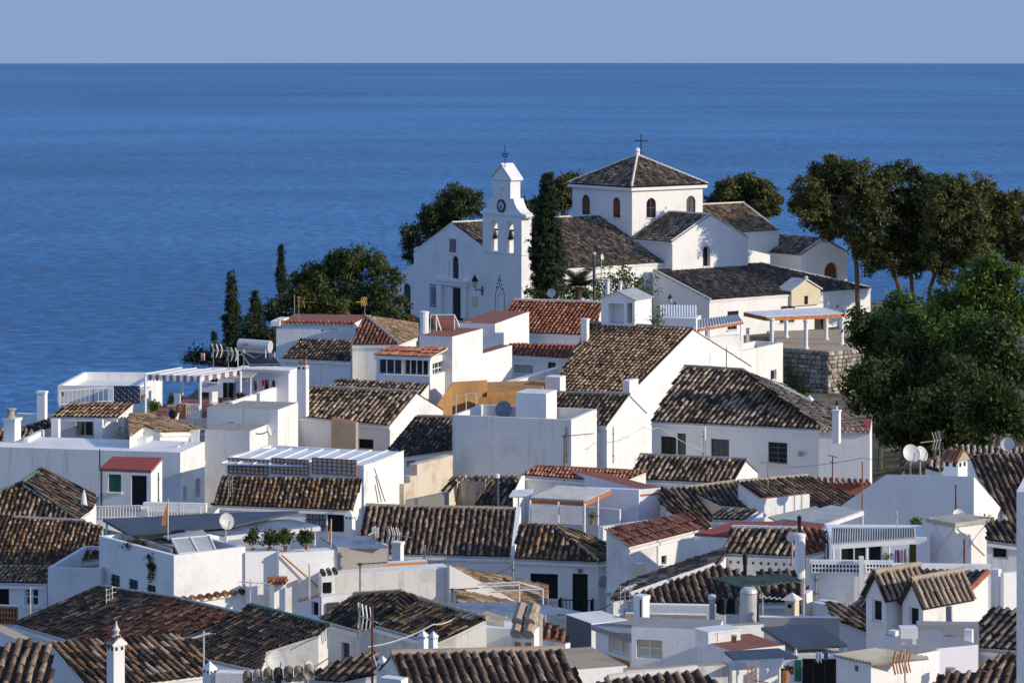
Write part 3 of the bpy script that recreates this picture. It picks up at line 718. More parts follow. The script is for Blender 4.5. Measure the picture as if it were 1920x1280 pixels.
def foliage(blobs, n_per_m2, size, aspect=1.0, up=0.0, shell=.55, clump=.35):
    """leaf blades gathered in clumps through the outer part of each ellipsoid; returns verts, quads"""
    C = []; D_ = []
    for c, rx, ry, rz in blobs:
        area = 4 * math.pi * ((rx * ry + rx * rz + ry * rz) / 3); nl = int(area * n_per_m2 * 2.6) + 8
        nc = max(6, int(area / (clump * clump * 5)))
        d = RNG.normal(size=(nc, 3)); d /= np.linalg.norm(d, axis=1)[:, None]
        rad = shell + (1.08 - shell) * RNG.random(nc) ** .75; rad *= 1 + RNG.normal(size=nc) * .07
        cc = np.array(c) + d * rad[:, None] * np.array([rx, ry, rz])
        idx = RNG.integers(0, nc, nl)
        pos = cc[idx] + RNG.normal(size=(nl, 3)) * clump * np.array([.6, .6, .48])
        C.append(pos); D_.append(d[idx])
    C = np.vstack(C); D_ = np.vstack(D_); n = len(C)
    nr = D_ * .8 + RNG.normal(size=(n, 3)) * .75 + np.array([0, 0, .25]); nr /= np.linalg.norm(nr, axis=1)[:, None]
    a = RNG.normal(size=(n, 3)) + np.array([0, 0, up]); a -= nr * np.sum(a * nr, axis=1)[:, None]; a /= np.linalg.norm(a, axis=1)[:, None] + 1e-9
    b = np.cross(nr, a); s = size * (.6 + .8 * RNG.random(n))[:, None]
    a = a * s * .5; b = b * s * .5 * aspect
    v = np.stack([C - a, C + b * .9, C + a, C - b * .9], axis=1).reshape(-1, 3)
    return v, np.arange(n * 4).reshape(-1, 4)
def fill(blobs, n, seed):
    rn = random.Random(seed); out = list(blobs)
    for k in range(n):
        a, b = rn.choice(blobs), rn.choice(blobs); t = rn.random()
        if abs(a[0] - b[0]) > 70 or abs(a[1] - b[1]) > 60: continue
        out.append((a[0] + (b[0] - a[0]) * t, a[1] + (b[1] - a[1]) * t, min(a[2], b[2]) * rn.uniform(.75, 1.05)))
    return out
def tree(name, label, D, blobs, trunk=(), mat='pine', dens=34, size=.26, aspect=.45, up=0, cat='tree', bark='bark', tr=.22, group=None, base=None, limbs=True, shell=.5, clump=.35, squash=.8, jitter=1.3):
    """blobs = [(px,py,radius px)] clumps of the crown as seen; trunk = [(px,py)...] from foot to crown"""
    s = F / D; B = []
    if name in ('pine_tree', 'bushy_tree') and len(blobs) > 5: blobs = fill(blobs, len(blobs) * 2, len(label))
    for k, q in enumerate(blobs):
        px, py, r = q[:3]; rr = r / s; dy = random.uniform(-jitter, jitter) * rr
        c = P(px, py, D + dy); B.append((tuple(c), rr, rr * random.uniform(.9, 1.15), rr * (q[3] if len(q) > 3 else squash)))
    foot = P(*trunk[0], D) if trunk else P(base[0], base[1], D) if base else P(sum(q[0] for q in blobs) / len(blobs), max(q[1] + q[2] for q in blobs), D)
    gz = min(foot.z, ground_z(foot.x, foot.y)) - .1; root = thing(name, label, cat, (foot.x, foot.y, gz), group)
    mb = MB(); pts = [P(x, y, D) for x, y in trunk] if trunk else [foot, P(sum(q[0] for q in blobs) / len(blobs), sum(q[1] for q in blobs) / len(blobs), D)]
    pts = [V((pts[0].x, pts[0].y, gz))] + pts
    pts = [q for k, q in enumerate(pts) if k == 0 or (q - pts[k - 1]).length > .15]
    mb.tube(pts, tr, bark, 7, tr * .55)
    if limbs:
        for c, rx, ry, rz in B:
            c = V(c); j = pts[-1] if random.random() < .6 else pts[max(0, len(pts) - 2)]
            k = j.lerp(c, .5) + V((random.uniform(-.2, .2), random.uniform(-.2, .2), -.15 * rx))
            mb.tube([j, k, c + V((0, 0, -.2 * rz))], tr * .42, bark, 5, tr * .12)
    mb.link('trunk', root)
    v, f = foliage(B, dens, size, aspect, up, shell, clump)
    raw_mesh('crown', v, f, LM[mat], root, False)
    return root
def cypress(label, D, x, y0, y1, wpx, n=13, mat='cypress', group=None):
    bl = []; s = F / D
    for k in range(n):
        t = (k + .5) / n; w_ = wpx / 2 * (math.sin(math.pi * min(1, .12 + t * .95) * .5) ** .75 if t < .55 else 1 - .35 * ((t - .55) / .45) ** 2)
        h = (y1 - y0) / n
        bl.append((x + random.uniform(-.04, .04) * wpx, y0 + (y1 - y0) * t, max(2.0, w_), max(.9, 1.5 * h / max(2, w_))))
    return tree('cypress_tree', label, D, bl, [(x, y1 + 8), (x, (y0 + y1) / 2)], mat, 140, .16, .42, 2.4, limbs=False, group=group, shell=.35, clump=.15, tr=.14, jitter=.1)
# ---------------------------------------------------------------- church on the mound
CT = -52.0
e1 = V((math.cos(R(CT)), math.sin(R(CT)), 0)); e2 = V((-math.sin(R(CT)), math.cos(R(CT)), 0)); UZ = V((0, 0, 1))
K = P(978, 590, 225); K.z = -24.0
def fpt(px, py, off=0.0):      # point of the facade plane (shifted back along the nave by off)
    return hit(K + e2 * off, e2, px, py)
ch = House('church', 'whitewashed hilltop church with square tower, bell gable and brown tile roofs', 'church', -24.5)
# nave: gable front with its long right slope
FP = fpt(848, 418); FL = fpt(776, 466)
tower_c = P(1185, 352, 237.6)
T = V((tower_c.x, tower_c.y, 0))
nave_len = (T - V((FP.x, FP.y, 0))).dot(e2) + .3
hl = abs((FL - FP).dot(e1)); ZR = FP.z; ZL = ZR - hl * math.tan(R(27))
hr = 8.2; ZRt = ZR - hr * math.tan(R(21.5))
A0 = V((FP.x, FP.y, 0))
def q_(a, b, z): return A0 + e1 * a + e2 * b + UZ * z
def add_roof(H, pts, az, p, pal='church', ridge=(), rm='mortar', body=True, eave='white', w=.26, wall='white', tiles=True, zb=None):
    pl = Plane(pts[0], az, p)
    if body: H.prism([x - V((0, 0, .07)) for x in pts], wall, 'deck', zb)
    H.roofs.append(dict(pl=pl, top=pts, pal=pal, w=w, ridge=ridge, rm=rm, tiles=tiles, eave=eave, exp=.36, name='roof', thick=.10, deck=None)); surf_add(pts); H.locs += pts
AZ = 90 + CT
add_roof(ch, [q_(0, 0, ZR), q_(0, nave_len, ZR), q_(hr, nave_len + 6.5, ZRt), q_(hr, 0, ZRt)][:2] + [q_(hr, nave_len + 0.0, ZRt), q_(hr, 0, ZRt)], AZ, 21.5, ridge=[(q_(0, 0, ZR), q_(0, nave_len, ZR))])
add_roof(ch, [q_(0, 0, ZR), q_(-hl, 0, ZL), q_(-hl, nave_len, ZL), q_(0, nave_len, ZR)], AZ + 180, 27, ridge=[(q_(0, .1, ZR + .02), q_(-hl, .1, ZL + .02))], tiles=False)
# strip of the right slope that runs on past the tower corner, down to the low eave
tw = 7.5
tq = lambda a, b, z: T + e1 * a + e2 * b + UZ * z
zE = P(1250, 497, 232).z
# crossing tower
zt = P(1185, 353, 237.6).z
top = [tq(0, 0, zt), tq(0, tw, zt), tq(-tw, tw, zt), tq(-tw, 0, zt)]
ch.prism(top, 'white')
ov = .28; zr = zt + .12; ap = T - e1 * tw / 2 + e2 * tw / 2 + UZ * P(1202, 291, 242.9).z
rc = [tq(ov, -ov, zr), tq(ov, tw + ov, zr), tq(-tw - ov, tw + ov, zr), tq(-tw - ov, -ov, zr)]
pit = math.degrees(math.atan2(ap.z - zr, tw / 2 + ov))
for k, az in enumerate((AZ, AZ + 90, AZ + 180, AZ + 270)):
    add_roof(ch, [rc[k], rc[(k + 1) % 4], ap], az, pit, ridge=[(ap, rc[k])], body=False, eave=None)
ch.add('tower_cornice', lambda mb: mb.slab([x - V((0, 0, .085)) for x in rc], .24, 'white'))
ch.add('finial', lambda mb: mb.lathe(ap, [(.12, -.1), (.22, .05), (.16, .25), (.24, .32), (.2, .5), (.05, .62)], 'white', 10))
# transept: gable wing towards the right front
tl = 5.0; hw = 4.0; tc = tw / 2 + .15
zR2 = P(1332, 403, 237.6 - tl * .788 + (tc) * .616).z; pz = 26.0
zE2 = zR2 - hw * math.tan(R(pz))
add_roof(ch, [tq(0, tc, zR2), tq(0, tc - hw, zE2), tq(tl, tc - hw, zE2), tq(tl, tc, zR2)], AZ - 90, pz, ridge=[(tq(0, tc, zR2), tq(tl, tc, zR2)), (tq(tl - .1, tc, zR2 + .02), tq(tl - .1, tc - hw, zE2 + .02))])
add_roof(ch, [tq(0, tc, zR2), tq(tl, tc, zR2), tq(tl, tc + hw, zE2), tq(0, tc + hw, zE2)], AZ + 90, pz, ridge=[(tq(tl - .1, tc, zR2 + .02), tq(tl - .1, tc + hw, zE2 + .02))])
# chancel beyond the tower, right slope with gable end
zR3 = P(1376, 382, 249).z; h3 = 4.3; l3 = 7.9
cq = lambda a, b, z: T - e1 * tw / 2 + e2 * (tw + b) + e1 * a + UZ * z
add_roof(ch, [cq(0, 0, zR3), cq(0, l3, zR3), cq(h3, l3, zR3 - h3 * math.tan(R(25))), cq(h3, 0, zR3 - h3 * math.tan(R(25)))], AZ, 25, pal='amber', ridge=[(cq(0, 0, zR3), cq(0, l3, zR3)), (cq(0, l3 - .1, zR3 + .02), cq(h3, l3 - .1, zR3 + .02 - h3 * math.tan(R(25))))])
add_roof(ch, [cq(0, 0, zR3), cq(-h3, 0, zR3 - h3 * math.tan(R(25))), cq(-h3, l3, zR3 - h3 * math.tan(R(25))), cq(0, l3, zR3)], AZ + 180, 25, tiles=False)
# aisle wall under the chancel eave, stepping forward to the transept
ac = tq(tl - 2.6, tc + hw - .3, 0); zA = P(1452, 481, 240).z
ch.prism([ac + e1 * 1.2 + UZ * (zA + .9), ac + e1 * 1.2 + e2 * 4.0 + UZ * zA, ac + e2 * 4.0 + UZ * zA, ac + UZ * (zA + .9)], 'white')
# sacristy: small gabled wing with round-arched door, roof running back
sc_ = P(1502, 478, 243); sw = 5.2; sl = 5.5; S0 = V((sc_.x, sc_.y, 0)); zs = sc_.z; zsr = zs + sw / 2 * math.tan(R(25))
sq = lambda a, b, z: S0 + e1 * a + e2 * b + UZ * z
add_roof(ch, [sq(0, sw / 2, zsr), sq(-sl, sw / 2, zsr), sq(-sl, 0, zs), sq(0, 0, zs)], AZ - 90, 25, pal='church', ridge=[(sq(-.1, sw / 2, zsr + .02), sq(-.1, 0, zs + .02))])
add_roof(ch, [sq(0, sw / 2, zsr), sq(0, sw, zs), sq(-sl, sw, zs), sq(-sl, sw / 2, zsr)], AZ + 90, 25, pal='church', ridge=[(sq(-.1, sw / 2, zsr + .02), sq(-.1, sw, zs + .02))])
zq = P(1490, 417, 251).z
bq = lambda a, b, z: sq(-sl, 0, 0) + e1 * a + e2 * b + UZ * z
add_roof(ch, [bq(-3, -1.6, zq), bq(-3, 3.4, zq), bq(.9, 3.4, zq - 3.9 * math.tan(R(25))), bq(.9, -1.6, zq - 3.9 * math.tan(R(25)))], AZ, 25, pal='amber', ridge=[(bq(-3, -1.6, zq), bq(-3, 3.4, zq)), (bq(-3, 3.3, zq), bq(.9, 3.3, zq - 3.9 * math.tan(R(25))))])
# low side chapel with the wide dark roof, leaning on the transept
cz = P(1330, 562, 227.7); C0 = V((cz.x, cz.y, 0)); zc = cz.z
lq = lambda a, b, z: C0 + e1 * a + e2 * b + UZ * z
zct = zc + 6.6 * math.tan(R(15.5))
add_roof(ch, [lq(-6.6, 0, zct), lq(-6.6, 11.3, zct), lq(0, 17.2, zc), lq(0, 0, zc)], AZ, 15.5, pal='grey', ridge=[(lq(-6.6, .1, zct), lq(0, .1, zc)), (lq(-6.6, 11.3, zct), lq(0, 17.2, zc))])  # grey palette puts the shade on this low roof into the tile colour
ch.prism([lq(-6.6, 11.3, zct - .1), lq(0, 17.1, zc - .1), lq(-6.6, 17.1, zc - .1)], 'white')
# facade wall right of the nave, carrying the bell gable
zW = fpt(975, 478).z
Kf = K - e2 * .05 + UZ * (zW - K.z); ch.prism([Kf + e1 * .05, Kf + e1 * .05 + e2 * 1.0, Kf + e2 * 1.0 - e1 * 3.9, Kf - e1 * 3.9], 'white', 'brickred')
# lower left wing with its arch
wl = fpt(778, 493, .6); wr = fpt(741, 516, .6)
ch.prism([wl, wl + e2 * 5, wr + e2 * 5, wr], 'white', 'deck')
ch.prism([fpt(783, 462, .02), fpt(783, 462, .02) + e2 * .4, fpt(776, 466, .02) + e2 * .4, fpt(776, 466, .02)], 'white')
# the bell gable
def bell_gable(mb):
    O = K + e2 * -.12; u, v = e1, UZ
    def f2(x, y): q = hit(O, e2, x, y); return ((q - O).dot(u), q.z - O.z)
    out = [(905, 472), (978, 479), (978, 409), (990, 403), (985, 397), (975, 391), (968, 383), (964, 375), (957, 374), (957, 338), (959, 335), (941, 310), (921, 335), (923, 338), (924, 371), (921, 374), (917, 384), (910, 393), (902, 398), (905, 404)]
    out = [(905, 472), (978, 479), (978, 410), (986, 409), (986, 404), (976, 399), (969, 391), (964, 379), (963, 373), (957, 372), (957, 341), (959, 338), (941, 310), (921, 333), (923, 336), (924, 369), (920, 370), (917, 381), (911, 390), (902, 396), (902, 401), (905, 402)]
    o2 = [f2(*q) for q in out]
    def arch(xa, xb, yt, yb):
        a, b = f2(xa, yb), f2(xb, yb); t = f2((xa + xb) / 2, yt)[1]; r_ = (b[0] - a[0]) / 2; c = (a[0] + b[0]) / 2
        return [(a[0], (a[1] + b[1]) / 2), (b[0], (a[1] + b[1]) / 2)] + [(c + r_ * math.cos(j * math.pi / 8), t - r_ + r_ * math.sin(j * math.pi / 8)) for j in range(9)]
    hs = [arch(920, 933, 413, 471), arch(949, 963, 415, 475), arch(938, 946.5, 351, 372)]
    th = .95; mb.poly_holes(O, u, v, o2, hs, 'white', th, e2, 'white')
    n = len(o2); Q = [O + u * a + v * b for a, b in o2]
    ar = sum(o2[k][0] * o2[(k + 1) % n][1] - o2[(k + 1) % n][0] * o2[k][1] for k in range(n))
    for k in range(n):
        a, b = Q[k], Q[(k + 1) % n]; mb.face([a, a + e2 * th, b + e2 * th, b] if ar > 0 else [a, b, b + e2 * th, a + e2 * th], 'white')
    # sloping coping stones on the top
    for (x0, y0), (x1, y1) in (((941, 309), (960, 338)), ((941, 309), (920, 333))):
        a = O + u * f2(x0, y0)[0] + v * f2(x0, y0)[1]; b = O + u * f2(x1, y1)[0] + v * f2(x1, y1)[1]
        mb.slab([a - e2 * .12, b - e2 * .12, b + e2 * (th + .12), a + e2 * (th + .12)], .12, 'white', V((0, 0, 1)))
    for (xa, ya), (xb, yb), h in (((902, 398), (987, 406), .18), ((921, 335), (960, 340), .10)):
        a = O + u * f2(xa, ya)[0] + v * f2(xa, ya)[1]; b = O + u * f2(xb, ya + 0)[0] + v * f2(xa, ya)[1]
        mb.box((a + b) / 2 + e2 * th / 2, (b - a) / 2 + u * .04, e2 * (th / 2 + .08), v * h / 2, 'white')
ch.add('bell_gable', bell_gable)
def bells(mb):
    O = K + e2 * .33
    for x, y, r in ((927, 438, .34), (957, 440, .34), (942, 362, .2)):
        q = hit(O, e2, x, y); mb.lathe(q - V((0, 0, r)), [(r, 0), (r * .95, r * .12), (r * .62, r * .9), (r * .5, r * 1.5), (r * .15, r * 1.8)], 'bronze', 12)
        mb.box(q + V((0, 0, r * .95)), e1 * r * 1.25, e2 * .06, UZ * .07, 'darkwood')
for_bells = [(927, 438, .34), (957, 440, .34), (942, 362, .2)]
def bell_fn(x, y, r):
    def fn(mb):
        q = hit(K + e2 * .33, e2, x, y); mb.lathe(q - V((0, 0, r)), [(r, 0), (r * .95, r * .12), (r * .62, r * .9), (r * .5, r * 1.5), (r * .15, r * 1.8)], 'bronze', 12)
        mb.box(q + V((0, 0, r * .95)), e1 * r * 1.25, e2 * .06, UZ * .07, 'darkwood')
    return fn
for b_ in for_bells: ch.add('bell', bell_fn(*b_))
def clock(mb):
    O = K - e2 * .17; q = hit(O, e2, 940, 386); r = .50
    n = 24
    ring = [q + e1 * math.cos(2 * math.pi * j / n) * r + UZ * math.sin(2 * math.pi * j / n) * r * 1.0 for j in range(n)]; inn = [q + (p - q) * .76 - e2 * .0 for p in ring]
    for j in range(n):
        j2 = (j + 1) % n; mb.face([ring[j] - e2 * .06, ring[j2] - e2 * .06, inn[j2] - e2 * .06, inn[j] - e2 * .06], 'blackmetal'); mb.face([ring[j], ring[j2], ring[j2] - e2 * .06, ring[j] - e2 * .06], 'blackmetal')
    mb.face([p - e2 * .02 for p in inn], 'clockface')
    for ang, ln, wd in ((240, .33, .03), (252, .20, .035)):
        d = e1 * math.cos(R(ang)) + UZ * math.sin(R(ang)); mb.box(q + d * ln * .45 - e2 * .05, d * ln * .55, (d.cross(e2)) * wd, e2 * .008, 'blackmetal')
    for j in range(12):
        d = e1 * math.cos(R(30 * j)) + UZ * math.sin(R(30 * j)); mb.box(q + d * .31 - e2 * .03, d * .04, d.cross(e2) * .012, e2 * .006, 'blackmetal')
ch.add('clock', clock)
# facade dressings
def moulding(x0, y0, x1, y1, d, mat='white'):
    def fn(mb):
        a, b = hit(K, e2, x0, (y0 + y1) / 2), hit(K, e2, x1, (y0 + y1) / 2); zt_, zb_ = hit(K, e2, (x0 + x1) / 2, y0).z, hit(K, e2, (x0 + x1) / 2, y1).z
        c = (a + b) / 2; mb.box(V((c.x, c.y, (zt_ + zb_) / 2)) - e2 * d / 2, V((b.x - a.x, b.y - a.y, 0)) / 2, e2 * d / 2, UZ * (zt_ - zb_) / 2, mat)
    return fn
for nm, q in (('pilaster', (823, 534, 832, 592, .22)), ('pilaster', (868, 538, 877, 596, .22)), ('portal_cornice', (822, 523, 880, 528, .36)), ('portal_frieze', (823, 528, 879, 535, .26)), ('relief', (836, 494, 842, 521, .10)), ('relief', (862, 496, 868, 522, .10)), ('relief', (838, 486, 843, 493, .08)), ('relief', (861, 488, 866, 495, .08)), ('niche_cornice', (843, 445, 856, 447, .14)), ('niche_sill', (842, 476, 857, 478, .1))):
    ch.add(nm, moulding(*q))
def gothic(mb):
    q0 = hit(K, e2, 938.5, 583); 
    def g(px, py): return hit(K, e2, px, py) - e2 * .04
    mb.tube([g(929.5, 584), g(930, 550), g(933, 541), g(938, 536)], .035, 'greyshut', 5); mb.tube([g(947, 586), g(947, 553), g(943, 543), g(938, 536)], .035, 'greyshut', 5)
    mb.tube([g(938, 537), g(938, 514)], .04, 'greyshut', 5)
    for x, y in ((932, 538), (944, 541), (934, 531), (942, 533), (936, 525), (940, 526), (938, 520)): q = g(x, y); mb.lathe(q - UZ * .08, [(.02, 0), (.09, .08), (.02, .16)], 'greyshut', 6)
ch.add('gothic_surround', gothic, None, None, False, kind='stuff')
def plaque(x0, y0, x1, y1, mat, d=.05):
    def fn(mb):
        a, b = hit(K, e2, x0, (y0 + y1) / 2), hit(K, e2, x1, (y0 + y1) / 2); zt_, zb_ = hit(K, e2, (x0 + x1) / 2, y0).z, hit(K, e2, (x0 + x1) / 2, y1).z
        c = (a + b) / 2; h = V((b.x - a.x, b.y - a.y, 0)) / 2
        mb.box(V((c.x, c.y, (zt_ + zb_) / 2)) - e2 * d / 2, h, e2 * d / 2, UZ * (zt_ - zb_) / 2, mat)
        if mat == 'bluetile': mb.box(V((c.x, c.y, (zt_ + zb_) / 2)) - e2 * (d + .012), h * .75, e2 * .012, UZ * (zt_ - zb_) / 2 * .85, 'lav'); mb.box(V((c.x, c.y, (zt_ + zb_) / 2)) - e2 * (d + .026), h * .62, e2 * .01, UZ * (zt_ - zb_) / 2 * .78, 'bluetile'); mb.box(V((c.x, c.y, (zt_ + zb_) / 2 - .1)) - e2 * (d + .038), h * .25, e2 * .008, UZ * (zt_ - zb_) / 2 * .4, 'picture')
    return fn
ch.add('tile_picture', plaque(806.5, 533, 822, 575, 'bluetile'))
ch.add('niche_picture', plaque(843.5, 449, 855, 473, 'picture'))
ch.add('wall_plaque', plaque(885, 555, 896, 575, 'cream', .04))
ch.win(843, 480, 860, 522, 'glass', 'grey', 2, 4, arch=True, depth=.12)
ch.door(838, 539, 868, 600, 'darkwood', depth=.12, cols=2)
ch.win(933, 548, 945, 584, 'glass', 'dark', 1, 1, arch=True, depth=.12, sill=False)
ch.win(757, 531, 770, 592, 'glass', 'grey', 1, 1, arch=True, depth=.12, sill=False)
for q in ((1091, 365, 1106, 403), (1149, 370, 1163, 408)): ch.win(*q, 'door', 'brown', 2, 1, arch=True, depth=.12)
for q in ((1212, 371, 1230, 408), (1287, 367, 1304, 399)): ch.win(*q, 'glass', 'brown', 2, 2, arch=True, depth=.12)
ch.win(1318, 461, 1335, 499, 'glass', 'dark', 2, 3, arch=True, depth=.4)
ch.win(1528, 492, 1572, 524, 'door', 'brown', 4, 1, arch=True, depth=.3, sill=False, name='door')
ch.win(1364, 583, 1385, 597, 'glass', 'dark', 3, 1, depth=.15); ch.win(1464, 573, 1491, 580, 'glass', 'white', 2, 1, depth=.15)
ch.win(1477, 598, 1490, 604, 'glass', 'grey', 2, 1, depth=.15); ch.win(1462, 600, 1470, 606, 'glass', 'grey', 2, 1, depth=.15)
ch.door(1527, 594, 1545, 624, 'darkwood', depth=.15)
# cream porch gable over the chapel door
def pediment(mb):
    c = lq(.25, 9.9, zc - .95); hwid = 1.55
    def g(a, z, o): return c + e2 * a + UZ * z + e1 * o
    fr = [g(-hwid, 0, 0), g(hwid, 0, 0), g(hwid, 1.15, 0), g(.5, 1.65, 0), g(0, 1.95, 0), g(-.5, 1.65, 0), g(-hwid, 1.15, 0)]
    mb.slab(fr, .9, 'cream', -e1)
    for s_ in (-1, 1): mb.slab([g(0, 1.98, .12), g(s_ * (hwid + .15), 1.13, .12), g(s_ * (hwid + .15), 1.13, -1.6), g(0, 1.98, -1.6)], .1, 'mortar', UZ)
    mb.lathe(g(0, 2.0, 0), [(.12, 0), (.18, .15), (.05, .3)], 'mortar', 8)
    mb.box(g(0, .38, .02), e2 * .17, e1 * .02, UZ * .3, 'darkin'); mb.tube([g(0, .68, .02), g(0, .72, .02)], .17, 'darkin', 8)
ch.add('porch_gable', pediment)
ch.add('red_lintel', lambda mb: mb.box(lq(.05, 9.9, zc - 1.45), e2 * 1.0, e1 * .06, UZ * .13, 'redpaint'))
def downpipe(mb): mb.tube([lq(.06, 13.5, zc - .1), lq(.06, 13.5, -22.9)], .06, 'greym', 6)
ch.build()

def cross(label, px, y0, y1, D, arms, mat='blackmetal', r=.045, ball=True):
    a, b = P(px, y1, D), P(px, y0, D); o = thing('iron_cross', label, 'cross', a); h = b.z - a.z
    mb = MB(); mb.tube([a - V((0, 0, .15)), b], r, mat, 6)
    for t, wd in arms:
        c = a + V((0, 0, h * t)); mb.tube([c - e1 * wd, c + e1 * wd], r * .85, mat, 6)
        for s_ in (-1, 1): mb.lathe(c + e1 * wd * s_ - V((0, 0, .07)), [(.02, 0), (.08, .07), (.02, .14)], mat, 6)
    mb.link('cross_bar', o); return o
cross('plain iron cross on top of the square church tower', 1202, 252, 288, 242.9, [(.66, .72)], r=.05)
cross('ornate iron cross with two arms on the bell gable', 947, 272, 310, 226.5, [(.56, .28), (.44, .22)], r=.035)

def lantern(label, px, py, D, nrm, s=1.0):
    c = P(px, py, D); o = thing('wall_lantern', label, 'lantern', c)
    mb = MB(); w_ = -nrm
    mb.tube([c + w_ * .0, c - w_ * .25 * s + V((0, 0, .12 * s)), c - w_ * .5 * s + V((0, 0, .02 * s)), c - w_ * .62 * s + V((0, 0, .25 * s))], .035 * s, 'blackmetal', 5); mb.box(c, nrm * .03, nrm.cross(UZ) * .06, UZ * .3 * s, 'blackmetal'); mb.link('bracket', o)
    g = c - w_ * .62 * s + V((0, 0, .25 * s)); mb = MB(); mb.lathe(g, [(.10 * s, 0), (.20 * s, .42 * s)], 'frost', 6); mb.link('lamp_glass', o)
    mb = MB(); mb.lathe(g + V((0, 0, .42 * s)), [(.24 * s, 0), (.2 * s, .1 * s), (.08 * s, .3 * s), (.03 * s, .45 * s)], 'blackmetal', 8); mb.link('lamp_cap', o)
q = fpt(904, 545); lantern('black street lantern bracketed to the church front right of the door', 904, 545, q.y - .05, -e2, 1.15)
# ---------------------------------------------------------------- more builders
GRP = 'white village houses below the church'
def house(label, name='house', cat='house', **k):
    k.setdefault('group', GRP); return House(name, label, cat, **k)
def gable_top(H, T, e1_, e2_, h, mat='white', topmat='greysheet', pal=None, ov=.12, cut=False):
    """gable along e2 on a box top T (near corner, back right, back left, front left)"""
    C, Br, Bl, Fl = T; m0 = (C + Fl) / 2 + V((0, 0, h)); m1 = (Br + Bl) / 2 + V((0, 0, h))
    H.extra.append(([Fl, C, m0], mat)); H.extra.append(([Br, Bl, m1], mat))
    p = math.degrees(math.atan2(h, (C - Fl).length / 2))
    for a, b, s_ in ((C, Br, 1), (Fl, Bl, -1)):
        dn = (a - m0); o = dn.normalized() * ov; f = -e2_ * ov; az = math.degrees(math.atan2(e1_.x * s_, -e1_.y * s_))
        pts = [m0 + f, m1, b + o, a + o + f] if s_ > 0 else [m1, m0 + f, a + o + f, b + o]
        if pal: add_roof(H, [q + V((0, 0, .06)) for q in pts], az, p, pal, ridge=[(m0 + f + V((0, 0, .06)), m1 + V((0, 0, .06)))] if s_ > 0 else (), body=False, eave=None, rm='tanm', w=.21)
        else: H.add('roof_sheet', (lambda pts: lambda mb: mb.slab([q + V((0, 0, .05)) for q in pts], .05, topmat))(pts))
def face_rect(H, x0, y0, x1, y1):
    fa = H.face_at((x0 + x1) / 2, (y0 + y1) / 2)
    if fa is None: print('NO FACE rect', H.label[:40], x0, y0); return None
    f, q, n, u = fa; ym = (y0 + y1) / 2; xm = (x0 + x1) / 2
    a, b = hit(f['p0'], n, x0, ym), hit(f['p0'], n, x1, ym); zt, zb = hit(f['p0'], n, xm, y0).z, hit(f['p0'], n, xm, y1).z
    if (b - a).dot(u) < 0: a, b = b, a
    a = V((a.x, a.y, zb)); return a, u, (V((b.x, b.y, zb)) - a).length, zt - zb, n
def lattice(H, x0, y0, x1, y1, nx, ny, bar='brown', back=None, name='lattice', t=.05, diag=False):
    r = face_rect(H, x0, y0, x1, y1)
    if r is None: return
    a, u, w_, h, n = r; z = V((0, 0, 1))
    def fn(mb):
        if back: mb.box(a + u * w_ / 2 + z * h / 2 + n * .012, u * w_ / 2, n * .012, z * h / 2, back)
        for i in range(nx + 1): mb.box(a + u * w_ * i / nx + z * h / 2 + n * .055, u * t / 2, n * .035, z * h / 2, bar)
        for j in range(ny + 1): mb.box(a + u * w_ / 2 + z * h * j / ny + n * .058, u * w_ / 2, n * .035, z * t / 2, bar)
    H.add(name, fn, None, None, False, kind='stuff')
def panel(H, x0, y0, x1, y1, mat, name='wall_panel', d=.03, label=None):
    r = face_rect(H, x0, y0, x1, y1)
    if r is None: return
    a, u, w_, h, n = r
    H.add(name, lambda mb: mb.box(a + u * w_ / 2 + V((0, 0, h / 2)) + n * d / 2, u * w_ / 2, n * d / 2, V((0, 0, h / 2)), mat), label)
def edge_tiles(H, a, b, out, pal='redold', sp=.23, r=.09, ln=.34, white=True, name='eave_tiles'):
    """a row of barrel tiles along the edge a->b, poking outwards, with limewashed joints"""
    a, b = V(a), V(b); L_ = (b - a).length; n = max(2, int(L_ / sp)); o = V(out).normalized()
    def fn(mb):
        for k in range(n):
            q = a + (b - a) * (k + .5) / n + V((0, 0, random.uniform(-.01, .01))); mb.tube([q - o * (ln - .14) + V((0, 0, .05)), q + o * .14], r, TM[pal][0], 7)
    H.add(name, fn, None, None, True, kind='stuff')
    if white: H.add('mortar_course', lambda mb: mb.box((a + b) / 2 - V((0, 0, .07)) + o * .02, (b - a) / 2, o * .09, V((0, 0, .035)), 'mortar'))
def railing(H, pts, h=.95, mat='whitemetal', sp=.13, name='railing'):
    def fn(mb):
        for a, b in zip(pts[:-1], pts[1:]):
            a, b = V(a), V(b); L_ = (b - a).length; n = max(2, int(L_ / sp))
            for z in (.1, h): mb.tube([a + V((0, 0, z)), b + V((0, 0, z))], .022, mat, 5)
            for k in range(n + 1): q = a.lerp(b, k / n); mb.tube([q, q + V((0, 0, h))], .03 if k in (0, n) else .013, mat, 5)
    H.add(name, fn, None, None, False, kind='stuff')
def sheet_pts(poly, a, D, az, p):
    pl = Plane(P(poly[a][0], poly[a][1], D), az, p); return [pl.at(x, y) for x, y in poly]
